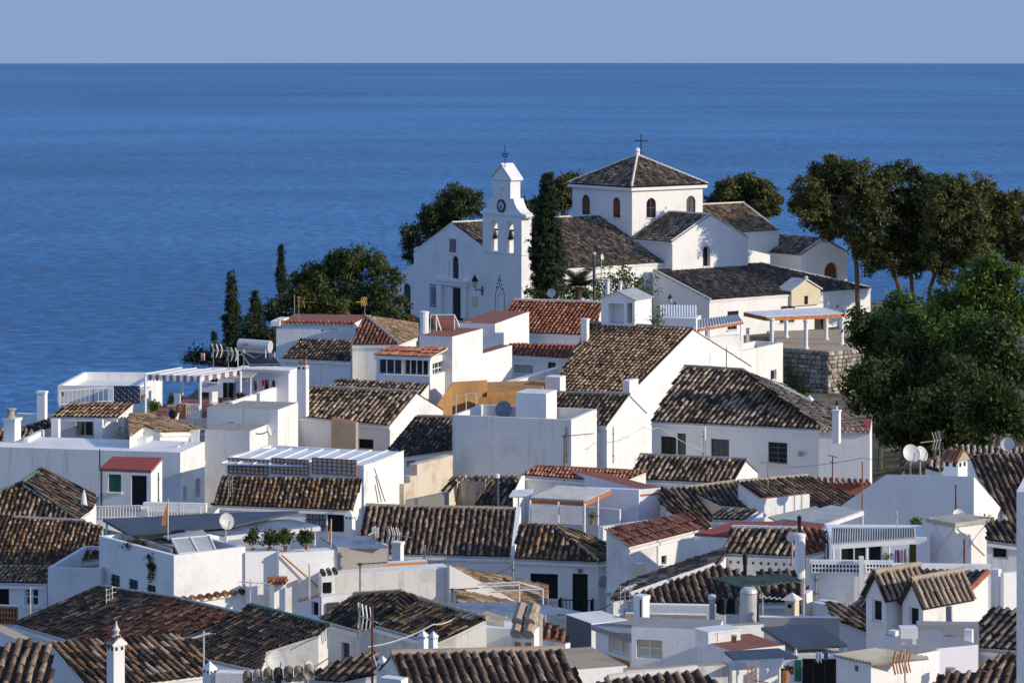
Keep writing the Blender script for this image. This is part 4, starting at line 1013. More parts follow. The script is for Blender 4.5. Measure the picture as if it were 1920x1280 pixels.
def corrug(mb, pts, mat, n=20, amp=.06, th=.03):
    """corrugated sheet: pts = far-left, far-right, near-right, near-left; ribs run from far to near"""
    A, B, C, D_ = [V(q) for q in pts]
    for k in range(n * 2):
        t0, t1 = k / (2 * n), (k + 1) / (2 * n); h0, h1 = (amp if k % 2 else 0), (0 if k % 2 else amp); z = V((0, 0, 1))
        mb.face([D_.lerp(C, t0) + z * h0, D_.lerp(C, t1) + z * h1, A.lerp(B, t1) + z * h1, A.lerp(B, t0) + z * h0], mat)
        mb.face([D_.lerp(C, t0) + z * (h0 - th), A.lerp(B, t0) + z * (h0 - th), A.lerp(B, t1) + z * (h1 - th), D_.lerp(C, t1) + z * (h1 - th)], mat)
        mb.face([D_.lerp(C, t0) + z * (h0 - th), D_.lerp(C, t1) + z * (h1 - th), D_.lerp(C, t1) + z * h1, D_.lerp(C, t0) + z * h0], mat)
def gz(x, y): return ground_z(x, y)

def canopy(label, poly, a, D, az, p, mat, name='canopy', cat='canopy', posts=(), corr=0, beam=None, beams=(), drop=1.0, thick=.05, ribs=0, post='whitemetal', pr=.04, fringe=None, group=None, ribmat='whitemetal', posth=None):
    """sheet on posts; posts = pixel points on the sheet edge; beams = corner index pairs that carry a timber"""
    pts = sheet_pts(poly, a, D, az, p); c = sum(pts, V((0, 0, 0))) / len(pts); root = thing(name, label, cat, V((c.x, c.y, c.z - .1)), group)
    mb = MB()
    if corr: corrug(mb, pts, mat, corr)
    else:
        ar = sum(pts[k].x * pts[(k + 1) % len(pts)].y - pts[(k + 1) % len(pts)].x * pts[k].y for k in range(len(pts)))
        mb.slab(pts if ar > 0 else list(reversed(pts)), thick, mat)
    mb.link('roof_sheet', root)
    for i, j in beams:
        b = MB(); q, r_ = pts[i] - V((0, 0, .10)), pts[j] - V((0, 0, .10)); b.box((q + r_) / 2, (r_ - q) / 2, (r_ - q).cross(UZ).normalized() * .045, V((0, 0, .07)), beam); b.link('beam', root)
    if ribs:
        for k in range(ribs + 1):
            t = k / ribs; b = MB(); q, r_ = pts[0].lerp(pts[1], t) + V((0, 0, .03)), pts[3].lerp(pts[2], t) + V((0, 0, .03)); b.tube([q, r_], .03, ribmat, 5); b.link('rib', root)
    if fringe:
        i, j, m1, m2 = fringe; n = max(6, int((pts[j] - pts[i]).length / .16)); f = MB()
        for k in range(n):
            q, r_ = pts[i].lerp(pts[j], k / n), pts[i].lerp(pts[j], (k + 1) / n); o = (r_ - q).cross(UZ).normalized() * .02
            f.slab([q, r_, r_ - V((0, 0, .22)), q.lerp(r_, .5) - V((0, 0, .3)), q - V((0, 0, .22))], .01, m1 if k % 2 else m2, o)
        f.link('scalloped_edge', root, kind='stuff')
    pl = Plane(pts[a], az, p)
    for q in posts:
        t = pl.at(q[0], q[1]); zb = hit(V((t.x, t.y, 0)), V((0, -1, 0)), q[0], q[2]).z if len(q) > 2 else t.z - 2.2
        b = MB(); b.tube([V((t.x, t.y, zb)), V((t.x, t.y, t.z - .04))], pr, post, 6); b.link('post', root)
    return root, pts

def dish(label, px, py, r, D=None, az=40, tilt=25, mat='dish', foot=None, group='satellite dishes', wall=None):
    """satellite dish: px,py centre and r radius in the picture; az = heading it looks to (0 camera, + right)"""
    D = D if D else (pick(px, py + r * 1.2, 110) - .3); c = P(px, py, D); rr = r * D / F
    root = thing('satellite_dish', label, 'satellite dish', c - V((0, 0, rr)), group)
    a, t = R(az), R(tilt); d = V((math.sin(a) * math.cos(t), -math.cos(a) * math.cos(t), math.sin(t))); u = V((math.cos(a), math.sin(a), 0)); v = u.cross(d) * -1
    if v.z < 0: v = -v
    mb = MB(); n = 18; rings = [(0, 0), (.35, .035), (.7, .13), (1.0, .26)]
    for (r0, h0), (r1, h1) in zip(rings[:-1], rings[1:]):
        for k in range(n):
            q = []
            for rad, h, j in ((r0, h0, k), (r1, h1, k), (r1, h1, k + 1), (r0, h0, k + 1)):
                g = 2 * math.pi * j / n; q.append(c + (u * math.cos(g) + v * math.sin(g) * 1.06) * rad * rr + d * (h - .2) * rr)
            mb.face(q if r0 else [q[0], q[1], q[2]], mat); mb.face([x - d * .025 for x in reversed(q if r0 else [q[0], q[1], q[2]])], mat)
    mb.link('reflector', root)
    mb = MB(); f = c + d * rr * .95 - v * rr * .25; mb.tube([c - v * rr * 1.0 + d * rr * .05, f], rr * .035 + .006, 'antenna', 5); mb.box(f, d * rr * .12, u * rr * .07, v * rr * .07, 'pale'); mb.link('feed_arm', root)
    mb = MB()
    back = c - d * rr * .32
    if wall: mb.tube([back, back - d * .3, back - V((d.x, d.y, 0)).normalized() * .55 - V((0, 0, .1))], .03, 'antenna', 6)
    else:
        ft = foot if foot is not None else back.z - max(.9, rr * 1.6); mb.tube([c - d * rr * .2, back, V((back.x, back.y, ft))], .035, 'antenna', 6)
    mb.link('mount', root); return root

def antenna(label, px, y0, y1, D=None, kind='yagi', az=-60, size=1.0, mat='antenna', mast='antenna', group='roof aerials', dy=0, elem='antenna', n=7):
    """aerial on a mast standing at pixel (px,y1) and reaching y0"""
    D = D if D else pick(px, y1 - 1, 110); a = P(px, y1, D); top = P(px, y0, D); root = thing('tv_aerial', label, 'aerial', a - V((0, 0, .25)), group)
    mb = MB(); mb.tube([a - V((0, 0, .25)), top], .022 * (1 if kind != 'pole' else 1.3), mast, 5); mb.link('mast', root)
    t = R(az); d = V((math.sin(t), -math.cos(t), 0)); u = V((math.cos(t), math.sin(t), 0)); z = V((0, 0, 1)); b = MB(); s = size
    if kind == 'yagi':
        c = top - z * .1; b.tube([c - d * .45 * s, c + d * .85 * s], .014, elem, 5); b.link('boom', root); b = MB()
        for k in range(n): q = c + d * (-.4 + 1.2 * k / (n - 1)) * s; h = (.26 if k else .34) * s * (1 - .04 * k); b.tube([q - u * h, q + u * h], .010, elem, 4)
        b.link('elements', root, kind='stuff')
    elif kind == 'tee':
        c = top - z * .04; b.tube([c - d * .12, c + d * .75 * s + z * .10 * s], .016, elem, 5); b.link('boom', root); b = MB(); b.box(c, .1, .1, .09, elem)
        for k in range(5): q = c + d * (.1 + .14 * k) * s + z * .02 * k; b.tube([q - u * .09 * s, q + u * .09 * s], .007, elem, 4)
        b.link('elements', root, kind='stuff')
    elif kind == 'grid':
        c = top - z * .25 * s
        for sx in (-.12, .12):
            for k in range(7):
                q = c + u * sx * s + z * (.3 - .1 * k) * s; b.tube([q - u * .1 * s + d * .05, q, q + u * .1 * s + d * .05], .009, elem, 4)
            b.tube([c + u * sx * s + z * .33 * s, c + u * sx * s - z * .35 * s], .012, elem, 4)
        b.tube([c, c + d * .35 * s], .016, elem, 5); b.link('grid_reflector', root, kind='stuff')
    elif kind == 'combs':
        for k in range(3):
            q = top - z * .3 * s + d * .14 * s * k
            for s_ in (-1, 1): b.tube([q + z * .28 * s * 0 + u * .03, q + z * .30 * s * s_ + d * .10 * s], .016 * s, elem, 5)
        for s_ in (-1, 1):
            for j in range(4): q = top - z * .3 * s + z * s_ * (.08 + .07 * j) * s; b.tube([q - u * .16 * s, q + u * .16 * s], .010, elem, 4)
        b.tube([top - z * .3 * s - d * .1, top - z * .3 * s + d * .95 * s], .016, elem, 5); b.link('elements', root, kind='stuff')
    elif kind == 'rake':
        for k in range(3):
            q = top - z * .28 * s + d * .17 * s * k; b.tube([q + z * .26 * s - d * .07 * s, q, q - z * .26 * s - d * .07 * s], .022, elem, 5)
            b.tube([q + u * .12 + z * .22 * s - d * .06 * s, q + u * .12, q + u * .12 - z * .22 * s - d * .06 * s], .018, elem, 5)
        b.tube([top - z * .28 * s, top - z * .28 * s + d * .8 * s], .018, elem, 5); b.link('elements', root, kind='stuff')
    elif kind == 'cross':
        for zz, h in ((.0, .28), (-.22, .2)): b.tube([top + z * zz - u * h * s, top + z * zz + u * h * s], .014, elem, 5)
        b.link('elements', root)
    return root
def cable(label, pts, r=.012, mat='blackmetal', sag=.0):
    q = [P(*a) for a in pts]; out = []
    for a, b in zip(q[:-1], q[1:]):
        for k in range(8): t = k / 8; out.append(a.lerp(b, t) - V((0, 0, 4 * sag * t * (1 - t))))
    out.append(q[-1]); mb = MB(); mb.tube(out, r, mat, 4); c = V(q[0]); o = thing('overhead_cable', label, 'cable', c); mb.link('wire', o); return o
def flue(label, px, y0, y1, D=None, r=.1, mat='alu', cap='alu', group='flue pipes', caph=.25):
    D = D or pick(px, y1 - 1, 100); a = P(px, y1, D); t = P(px, y0, D); root = thing('flue_pipe', label, 'flue', a - V((0, 0, .2)), group)
    mb = MB(); mb.tube([a - V((0, 0, .2)), t - V((0, 0, caph))], r, mat, 10); mb.link('pipe', root)
    mb = MB(); mb.lathe(t - V((0, 0, caph)), [(r * 1.25, 0), (r * 1.25, caph * .8), (r * .5, caph)], cap, 10); mb.link('cowl', root); return root
def pot_plant(label, px, y0, y1, w_, D=None, mat='bush', pot='clay', poth=.3, name='potted_plant', dens=70, size=.12, aspect=.5, clump=.12, group=None, cat='plant'):
    D = D or pick(px, y1 - 1, 110); s = F / D; a = P(px, y1, D); h = (y1 - y0) / s; root = thing(name, label, cat, a, group)
    if pot: mb = MB(); mb.lathe(a, [(poth * .35, 0), (poth * .5, poth), (poth * .42, poth)], pot, 10); mb.link('pot', root)
    r = w_ / s / 2; hh = h - (poth if pot else 0); B = []
    for k in range(4): B.append(((a.x + random.uniform(-.3, .3) * r, a.y + random.uniform(-.3, .3) * r, a.z + (poth if pot else 0) + hh * random.uniform(.35, .7)), r * .75, r * .75, hh * .38))
    v, f = foliage(B, dens, size, aspect, .5, .3, clump); raw_mesh('foliage', v, f, LM[mat], root); return root
# ================================================================ houses between the church and the near roofs
# -- low house with parapet roof, far left of the church
h = house('white house with flat terrace roof edged in white tiles, left of the church mound')
T_, a1, a2 = h.box((664, 606, 168), 518, None, -8, top='terra', Rm=5)
edge_tiles(h, T_[3], T_[0], -a2, 'red', ln=.3)
h.box((524, 602, 168.2), 508, None, -8, Rm=2.5, Lm=.5, zb=P(524, 612, 168).z)
h.roof([(562, 636), (657, 639), (657, 677), (528, 671)], 161, 3, rake=((562, 636), (528, 671)), p=18, pal='dark', eave='white')
h.build()
# -- hipped orange roof
h = house('house with hipped orange and black tile roof beside the round white chimney')
pl, tp = h.roof([(684, 592), (748, 645), (661, 645), (669, 618)], 162, 2, rake=((690, 598), (674, 633)), p=22, pal='redold', ridge=[((684, 592), (748, 645))], rm='greym')
h.roof([(684, 592), (782, 607), (780, 632), (748, 645)], pl.at(748, 645).y, 3, rake=((705, 607), (752, 624)), p=22, pal='amber')
h.build()
# -- sun room
h = house('glazed white sun room under a small red tile roof')
h.box((806, 671, 153), 705, None, -20, Rm=5.0)
h.win(709, 672, 753, 704, 'glass', 'white', 3, 1, fw=.06); h.win(757, 672, 803, 704, 'glass', 'white', 4, 1, fw=.06)
h.win(811, 677, 838, 702, 'glass', 'white', 4, 2, fw=.06, sill=False)
h.roof([(728, 650), (840, 652), (809, 669), (703, 665)], 152.6, 2, rake=((728, 650), (703, 665)), p=13, pal='clean', w=.15, body=False, exp=.6, eave='white')
h.box((806, 705, 152.6), 704, None, -20, Rm=5.0)
h.build()
h = house('tall white house with plain sunlit end wall above the ochre yard wall')
h.box((848, 631, 154.5), 786, 905, -20, top='terra')
h.box((904, 663, 158.6), 880, 960, -20, top='terra')
h.chim(785, 806, 583, 640, 157, -20, 'round', label='round white chimney with short flue pipe')
h.build()
h = house('white house with flat red terrace just below the church door')
h.box((928, 607, 166), 856, None, -15, top='terra', Rm=7.5)
h.build()
h = house('house with clean red tile roof crossed by a long shadow, below the bell gable')
h.roof([(965, 563), (1130, 568), (1114, 628), (922, 620)], 176, 3, rake=((965, 563), (922, 620)), p=20, pal='red', ridge=[((965, 563), (1130, 568))], rm='mortar', back=(0, 1), w=.25)
h.build()
h = house('white house with narrow red tile pent roof and small window')
h.roof([(958, 644), (1085, 648), (1070, 671), (950, 664)], 167, 3, rake=((985, 645), (974, 665)), p=20, pal='red', w=.25)
h.win(1027, 679, 1042, 693, 'glass', 'grey', 2, 2); h.win(963, 684, 999, 700, 'shut', 'pale', 1, 1)
h.build()
# -- hut on the roof
h = house('white roof hut with open doorway and shallow gabled cover', 'roof_hut', 'hut')
T_, a1, a2 = h.box((1190, 562, 163), 1127, 1222, -28)
gable_top(h, T_, a1, a2, .42, 'white', 'greysheet')
h.win(1141, 569, 1170, 606, 'dark', 'white', 1, 1, sill=False, depth=.5, pane='lav'); h.win(1175, 568, 1185, 606, 'dark', 'white', 1, 1, sill=False, depth=.3, pane='darkin')
h.build()
# -- big sunlit roof
h = house('big house with steep brown and tan tile roof in the middle of the village')
h.roof([(1108, 606), (1300, 617), (1181, 738), (1034, 731)], 155, 2, rake=((1300, 617), (1184, 736)), p=20, pal='amber', ridge=[((1108, 606), (1300, 617))], rm='greym', back=(0, 1), w=.25)
h.chim(1089, 1105, 597, 641, None, -25, 'flat')
h.box((1050, 707, 154), 1022, None, -20, Rm=.9, zb=P(1050, 760, 154).z); h.box((1180, 714, 152.5), 1167, 1197, -25, zb=P(1180, 800, 152).z)
h.build()
h = house('white house with roof terrace wall, right of the big brown roof')
h.box((1356, 666, 166), 1300, 1468, -30, par=(.8, .2), top='terra')
h.win(1445, 693, 1456, 713, 'glass', 'white', 1, 1, sill=False)
h.build()
h = house('white terrace block with slatted white awning beside the chapel')
h.box((1305, 597, 171), 1236, None, -12, 'lav', Rm=2)
h.box((1312, 606, 172), 1302, 1394, -50)
h.box((1318, 634, 166), 1306, 1392, -50, par=(.5, .15), top='terra')
h.win(1364, 609, 1382, 618, 'glass', 'grey', 2, 1); h.win(1322, 612, 1328, 632, 'dark', 'white', 1, 1, sill=False)
h.build()
canopy('white slatted metal awning on the terrace right of the roof hut', [(1236, 572), (1306, 573), (1306, 594), (1236, 594)], 2, 169.5, -12, 62, 'whitemetal', corr=14, thick=.04, name='awning', cat='awning')
canopy('pale terrace awning with orange timber edge left of the porch', [(1308, 600), (1384, 590), (1393, 602), (1308, 616)], 2, 165, 25, 8, 'greysheet', corr=16, beam='orangewood', beams=((3, 2),), posts=((1389, 601, 640), (1330, 611, 640)), name='awning', cat='awning')

# -- long house, right
h = house('long shaded house with big mottled hipped roof and dark windows')
pl, tp = h.roof([(1283, 688), (1393, 695), (1546, 804), (1222, 789)], 138, 2, rake=((1393, 695), (1311, 803)), p=22, pal='old', w=.27, ridge=[((1283, 688), (1393, 695)), ((1393, 695), (1546, 804))], rm='tanm')
d_ = pl.at(1546, 804).y
h.roof([(1393, 695), (1436, 712), (1470, 722), (1540, 762), (1605, 780), (1622, 806), (1546, 804)], d_, 6, rake=((1480, 740), (1533, 772)), p=20, pal='pale', body=False, ridge=[((1440, 714), (1508, 748))], rm='mortar', eave=None)
T_, a1, a2 = h.box((1631, 811, 137.4), 1535, 1635, -8, top='redpaint')
edge_tiles(h, T_[3] + V((0, 0, .06)), T_[0] + V((0, 0, .06)), -a2, 'pale', ln=.25)
h.win(1239, 818, 1268, 862, 'door', 'dark', 2, 1, sill=False); h.win(1270, 812, 1286, 862, 'shut', 'grey', 1, 1, sill=False)
h.win(1333, 823, 1367, 859, 'shut', 'grey', 3, 1); h.win(1440, 829, 1476, 869, 'glass', 'grey', 2, 4)
h.chim(1510, 1525, 740, 784, 141, -25, 'pyr'); h.chim(1560, 1577, 768, 806, 136.8, -25, 'flat')
h.add('downpipe', lambda mb: mb.tube([P(1322, 800, 140.2), P(1322, 862, 140.2)], .05, 'white', 6))
h.build()
flue('thin white flue on the block chimney above the red roof edge', 1569, 750, 769, 136.8, .04, 'whitemetal', 'blackmetal')
# -- gable house
h = house('house with white sunlit gable and dark brown tile roof behind the grey box house')
h.roof([(1047, 738), (1180, 740), (1138, 797), (1040, 792)], 136, 2, rake=((1180, 740), (1138, 797)), p=22, pal='dark', ridge=[((1040, 737), (1180, 740))], rm='greym', back=(0, 1))
h.build()
h = house('large plain box house with stained grey-white front wall')
h.box((1071, 787, 131.5), 848, 1119, -18, 'white2', par=(.5, .15), top='greym')
h.box((1024, 738, 134), 967, 1044, -18, 'white', zb=P(1024, 810, 134).z)
h.build()
h = house('narrow wall with peeling tan render stepping down beside the box house', 'yard_wall', 'wall', group=None)
for (xa, ya, da), yb in (((757, 907, 127.6), 892), ((769, 893, 128.2), 880), ((782, 870, 128.8), 853)):
    q0, q1 = P(xa, ya, da), P(849, yb, 132.2); h.prism([q0, q1, q1 + V((-.3, .3, 0)), q0 + V((-.35, .1, 0))], 'mottled')
h.build()
h = house('tall ochre yard wall with dark streaks below the sunlit house', 'ochre_wall', 'wall', group=None)
h.prism([P(820, 757, 148.5), P(849, 718, 151), P(914, 712, 152.5), P(914, 712, 153.5), P(849, 716, 153)], 'ochre')
h.prism([P(913, 736, 152.2), P(1016, 728, 153.5), P(1030, 712, 156), P(913, 716, 154.5)], 'ochre')
h.prism([P(898, 745, 150.5), P(1030, 736, 151.3), P(1030, 736, 152), P(898, 745, 151.5)], 'ochre', 'greym')
h.build()
h = house('white terrace edge wall above the ochre wall', 'terrace_wall', 'wall', group=None)
h.prism([P(930, 726, 156), P(1046, 690, 164), P(1046, 686, 165.5), P(930, 720, 158)], 'white', 'white'); h.build()

# ================================================================ left centre
h = house('house with black and tan striped roof left of the ochre wall')
pl, tp = h.roof([(579, 726), (782, 736), (731, 797), (557, 779)], 143, 2, rake=((782, 736), (731, 797)), p=20, pal='old', w=.25, ridge=[((579, 726), (782, 736))], rm='greym', back=(0, 1))
h.win(672, 823, 700, 841, 'dark', 'dark', 1, 1, sill=False, pane='darkin')
h.build()
h = house('upper strip roof of dark tiles below the sun room')
h.roof([(632, 712), (804, 720), (786, 742), (612, 731)], 149, 2, rake=((804, 720), (785, 742)), p=20, pal='old'); h.build()
h = house('bare tan rendered lean-to against the striped roof house', 'lean_to', 'lean-to', group=None)
h.prism([P(621, 784, 141.6), P(667, 793, 140.2), P(672, 790, 142.2), P(624, 781, 143.2)], 'tan', 'brickred'); h.build()
h = house('small house with dark tile roof wedged beside the grey box house')
h.roof([(782, 782), (850, 783), (850, 843), (758, 856), (729, 841)], 136, 4, rake=((800, 783), (748, 845)), p=20, pal='dark', ridge=[((782, 782), (850, 783))])
h.win(762, 862, 778, 874, 'shut', 'pale', 2, 1, sill=False)
h.build()
h = house('ruined house with crumbling cream wall and broken tile roof')
h.prism([P(848, 896, 121.5), P(910, 897, 121), P(912, 893, 124), P(850, 892, 124)], 'mottled', 'deck')
h.roof([(905, 895), (980, 896), (952, 946), (893, 946)], 120, 2, rake=((980, 896), (950, 946)), p=22, pal='dark', wall='mottled')
h.roof([(848, 896), (862, 897), (842, 925), (822, 936)], 120, 3, rake=((862, 897), (830, 932)), p=22, pal='amber', wall='cream', body=True)
edge_tiles(h, P(855, 897, 120.8), P(975, 899, 120.2), V((-.1, -1, 0)), 'old', white=False)
h.prism([P(760, 938, 119.2), P(842, 922, 119.6), P(842, 920, 120.2), P(762, 936, 119.8)], 'gray')
h.add('doorway_post', lambda mb: mb.tube([P(862, 905, 119.8), P(856, 955, 119.8)], .07, 'bark', 6))
h.build()
flue('tall blue-grey pipe against the ruined house', 932, 888, 955, 119, .09, 'slate', 'whitemetal', caph=.15)

# lattice terrace house
h = house('white house with brick lattice terrace and glossy rust-black tile roof')
T_, a1, a2 = h.box((682, 872, 124.3), 425, 757, -22, par=(.15, .15))
for x0, x1 in ((430, 503), (511, 579), (587, 669)): lattice(h, x0, 860, x1, 888, 9, 4, 'clay', 'white', 'brick_lattice', .035)
h.roof([(415, 894), (678, 899), (662, 956), (399, 946)], 121, 3, rake=((678, 899), (662, 956)), p=22, pal='rust', w=.2, back=None)
h.win(573, 962, 612, 997, 'grille', 'white', 2, 1, pane='pale', sill=False); h.win(614, 962, 645, 997, 'dark', 'dark', 1, 1, pane='darkin', sill=False)
h.chim(647, 666, 955, 1001, 118.6, -22, 'pyr', label='white chimney with pyramid top and slot vents')
h.build()
canopy('pale ribbed plastic roof over the lattice terrace', [(487, 840), (757, 846), (683, 875), (415, 869)], 2, 124.6, -22, 6, 'plastic', ribs=9, name='terrace_roof', cat='terrace roof')

# ================================================================ pergola house and neighbours, left
h = house('white house with flat red roof behind the striped pergola')
h.box((541, 695, 144), 440, 557, -15, 'lav', top='terra', cornice='white')
h.win(495, 712, 504, 740, 'dark', 'grey', 1, 1, sill=False); h.win(507, 712, 516, 740, 'dark', 'white', 1, 1, sill=False)
h.win(446, 703, 462, 712, 'glass', 'dark', 2, 1)
h.box((436, 754, 138.3), 433, 558, -15, 'white', Lm=.2, par=(.02, .05))
h.box((521, 768, 136.2), 388, 559, -15, 'white', top='greym'); h.box((468, 808, 134), 384, 505, -15, 'white2', top='greym')
h.box((390, 783, 138.4), 262, None, -8, 'white', top='terra', Rm=7.5)
h.box((440, 702, 146.5), 372, None, -8, 'lav', Rm=3)
h.win(393, 706, 408, 716, 'glass', 'dark', 1, 1); h.win(376, 735, 392, 775, 'dark', 'orangewood', 1, 1, sill=False)
panel(h, 428, 790, 441, 806, 'pale', 'vent_panel')
h.chim(557, 579, 673, 756, 141, -15, 'pots', label='tall square white chimney with two clay pots')
h.build()
h = house('low white house with balcony and curved parapets by the sea edge')
h.box((262, 724, 148), 108, None, -4, 'white', par=(.35, .2), Rm=6); h.box((275, 730, 147), 200, None, -4, 'white', Rm=1.2, Lm=1.9)
h.win(114, 734, 121, 744, 'dark', 'white', 1, 1, sill=False)
panel(h, 268, 741, 274, 752, 'orange', 'orange_band')
railing(h, [P(112, 762, 144.3), P(175, 757, 145), P(212, 755, 145.3)], .75, sp=.2)
h.build()
o_ = thing('ornamental_screen', 'dark wrought iron screen with round scrolls on the balcony', 'screen', P(237, 757, 144.6))
mb = MB(); a, b = P(213, 755, 144.6), P(262, 755, 144.3); z = V((0, 0, 1)); hh = P(213, 724, 144.6).z - a.z
mb.box((a + b) / 2 + z * hh / 2 + V((0, .05, 0)), (b - a) / 2, V((0, .015, 0)), z * hh / 2, 'slate'); mb.link('back_panel', o_)
mb = MB()
for i in range(4):
    for j in range(3):
        c = a.lerp(b, (i + .5) / 4) + z * hh * (j + .5) / 3; u = (b - a).normalized()
        mb.tube([c + u * .11 * math.cos(t) + z * .1 * math.sin(t) for t in [k * .7 for k in range(8)]], .018, 'dishgrey', 4)
for k in range(2): mb.tube([a + z * hh * k, b + z * hh * k], .025, 'blackmetal', 5)
mb.link('scrollwork', o_, kind='stuff')

h = house('small white house with deep loggia and tile roof at the left')
h.roof([(135, 756), (250, 757), (221, 782), (96, 781)], 133, 2, rake=((250, 757), (221, 782)), p=20, pal='amber', body=False)
h.box((192, 786, 133), 176, 243, -25, 'white'); h.box((176, 781, 135.2), 96, None, -12, 'white', Rm=2); h.box((109, 786, 133.2), 96, None, -12, Rm=.3)
h.prism([P(243, 760, 135.5), P(250, 759, 137.5), P(210, 776, 137.5), P(196, 784, 133.6)], 'white')
h.win(142, 786, 177, 818, 'glass', 'white', 2, 1, sill=False); h.win(234, 783, 240, 816, 'dark', 'white', 1, 1, sill=False); h.win(222, 800, 228, 816, 'shut', 'pale', 1, 1, sill=False)
h.box((193, 836, 130.6), 46, None, -5, 'white', Rm=.25, topz=1); h.box((52, 822, 131), 44, None, -5, Rm=3)
h.build()
h = house('long white house wall with roof terraces at the left edge')
T_, a1, a2 = h.box((338, 848, 128), -25, 384, -12, 'white2', top='white')
h.box((373, 807, 134.5), 244, None, -3, 'white', Rm=.3); h.prism([P(243, 815, 134.6), P(269, 797, 134.7), P(302, 807, 134.7), P(302, 807, 135), P(269, 797, 135), P(243, 815, 135)], 'white')
h.box((256, 826, 130.4), 190, None, -4, 'white', Rm=.25); h.box((274, 822, 131), 259, None, -10, 'white', Rm=1)
for x, y in ((331, 835), (344, 829), (356, 822)): h.box((x + 3, y, 129.5 + (x - 331) * .08), x - 3, None, -12, 'white', Rm=.15)
h.win(366, 897, 376, 932, 'shut', 'pale', 1, 1, sill=False); h.win(343, 912, 350, 940, 'shut', 'cream', 1, 1, sill=False)
h.add('string_course', lambda mb: mb.slab([P(337, 886, 127.9), P(384, 864, 132.1), P(386, 864, 132.1), P(340, 887, 127.7)], .12, 'mortar'))
h.roof([(243, 777), (286, 777), (388, 808), (300, 810), (269, 798), (243, 818)], 136, 2, rake=((270, 782), (330, 800)), p=18, pal='amber', body=True)
h.build()
h = house('dark tile roofs at the far left edge of the village')
h.roof([(-25, 804), (62, 806), (47, 840), (-25, 839)], 132, 2, rake=((62, 806), (46, 840)), p=20, pal='amber', body=True)
h.roof([(37, 804), (95, 785), (97, 800), (68, 808)], 137, 3, az=35, p=15, pal='dark', body=True)
h.box((96, 778, 140), 30, None, -20, 'white', Rm=.3); h.chim(70, 88, 733, 790, 139, -10, 'flat', label='tall plain white chimney standing against the sea')
h.chim(8, 38, 783, 812, 131.5, -20, 'flat', mat='white2')
h.build()
o_ = thing('chimney_cowl', 'grey concrete chimney cowl with flat lid at the far left', 'chimney cowl', P(20, 783, 131.5)); mb = MB(); mb.lathe(P(20, 783, 131.5), [(.25, 0), (.17, .12), (.17, .32), (.26, .36), (.26, .42), (.05, .45)], 'gray', 12); mb.link('cowl', o_)
# red-roofed cabin
h = house('small white cabin with red painted roof, green shutter and black door')
h.roof([(211, 855), (304, 857), (283, 881), (186, 877)], 117, 2, rake=((304, 857), (283, 881)), p=13, pal='red', tiles=False, deck='redpaint', thick=.14, eave=None)
h.win(203, 889, 227, 922, 'shut', 'green', 2, 1, pane='green'); h.win(246, 891, 275, 975, 'dark', 'dark', 1, 1, pane='darkin', sill=False, name='door')
h.build()
h = house('white railed terrace in front of the red roofed cabin')
h.box((386, 944, 114.4), 268, None, -6, 'white', Rm=.25); h.box((386, 975, 112.6), 160, None, -4, 'white', top='greym', Rm=3)
h.box((173, 948, 113), 165, None, -4, Rm=.2); h.box((276, 950, 112.7), 264, None, -4, Rm=.25)
railing(h, [P(175, 975, 112.9), P(265, 973, 112.7)], .52, sp=.11); railing(h, [P(278, 973, 112.6), P(376, 972, 112.5)], .45, sp=.11)
h.build()
# ================================================================ left foreground
h = house('house with green edged hip roof under the long white wall at left')
pl, tp = h.roof([(42, 905), (143, 974), (27, 980), (-25, 982), (-25, 932)], 109.5, 1, rake=((50, 920), (36, 972)), p=22, pal='mix', w=.19, ridge=[((42, 905), (143, 974)), ((42, 905), (-25, 932))], rm='greenm')
h.roof([(77, 881), (180, 934), (168, 956), (143, 974), (42, 905)], pl.at(143, 974).y, 3, rake=((60, 898), (142, 946)), p=18, pal='brown', ridge=[((77, 881), (42, 905))], rm='greenm')
h.roof([(77, 881), (180, 934), (180, 925), (77, 874)], 114, 0, az=175, p=15, pal='brown', tiles=False, body=False, eave=None, ridge=[((77, 881), (180, 934))], rm='brickred')
h.build()
o_ = thing('folded_parasol', 'folded white parasol standing beside the terrace railing', 'parasol', P(157, 985, 111)); mb = MB(); mb.tube([P(157, 985, 111), P(158, 918, 111)], .03, 'whitewood', 6); mb.link('pole', o_); mb = MB(); c = P(157, 968, 111); mb.lathe(c, [(.09, 0), (.16, .25), (.08, .8), (.03, .95)], 'fabric', 9); mb.link('canopy', o_)
h = house('house with dark lichen tile roof and lower eave strip at the left edge')
h.roof([(27, 971), (157, 978), (193, 990), (186, 1046), (90, 1058), (-25, 1057), (-25, 985)], 101.5, 4, rake=((157, 978), (141, 1028)), p=22, pal='rust', w=.165, ridge=[((27, 971), (157, 978))], rm='greym')
h.roof([(-25, 1063), (92, 1061), (88, 1093), (-25, 1091)], 99.3, 2, rake=((60, 1063), (33, 1090)), p=15, pal='amber', w=.165)
h.win(-8, 1097, 17, 1150, 'dark', 'dark', 1, 1, pane='darkin', sill=False); h.win(46, 1101, 72, 1136, 'glass', 'white', 2, 2)
h.prism([P(-20, 1133, 97.6), P(34, 1136, 97.4), P(34, 1134, 97.9), P(-20, 1131, 98.1)], 'white', 'white')
lattice(h, -12, 1137, 33, 1167, 8, 3, 'clay', 'darkin', 'brick_lattice', .05)
h.build()
h = house('rough plastered white parapet box beside the big white house')
h.box((189, 1066, 98), 90, None, -8, 'rough', par=(.85, .15), Rm=4.2, top='greym'); h.build()
h = house('big white house with dim left wall, sunlit right wall and blue roof sheets')
h.box((326, 1041, 95), 186, 460, -52, 'white', par=(.30, .15), top='greym')
h.box((460, 1036, 96.55), 450, 524, -70, 'white'); h.box((523, 1037, 96.6), 514, 633, -70, 'white')
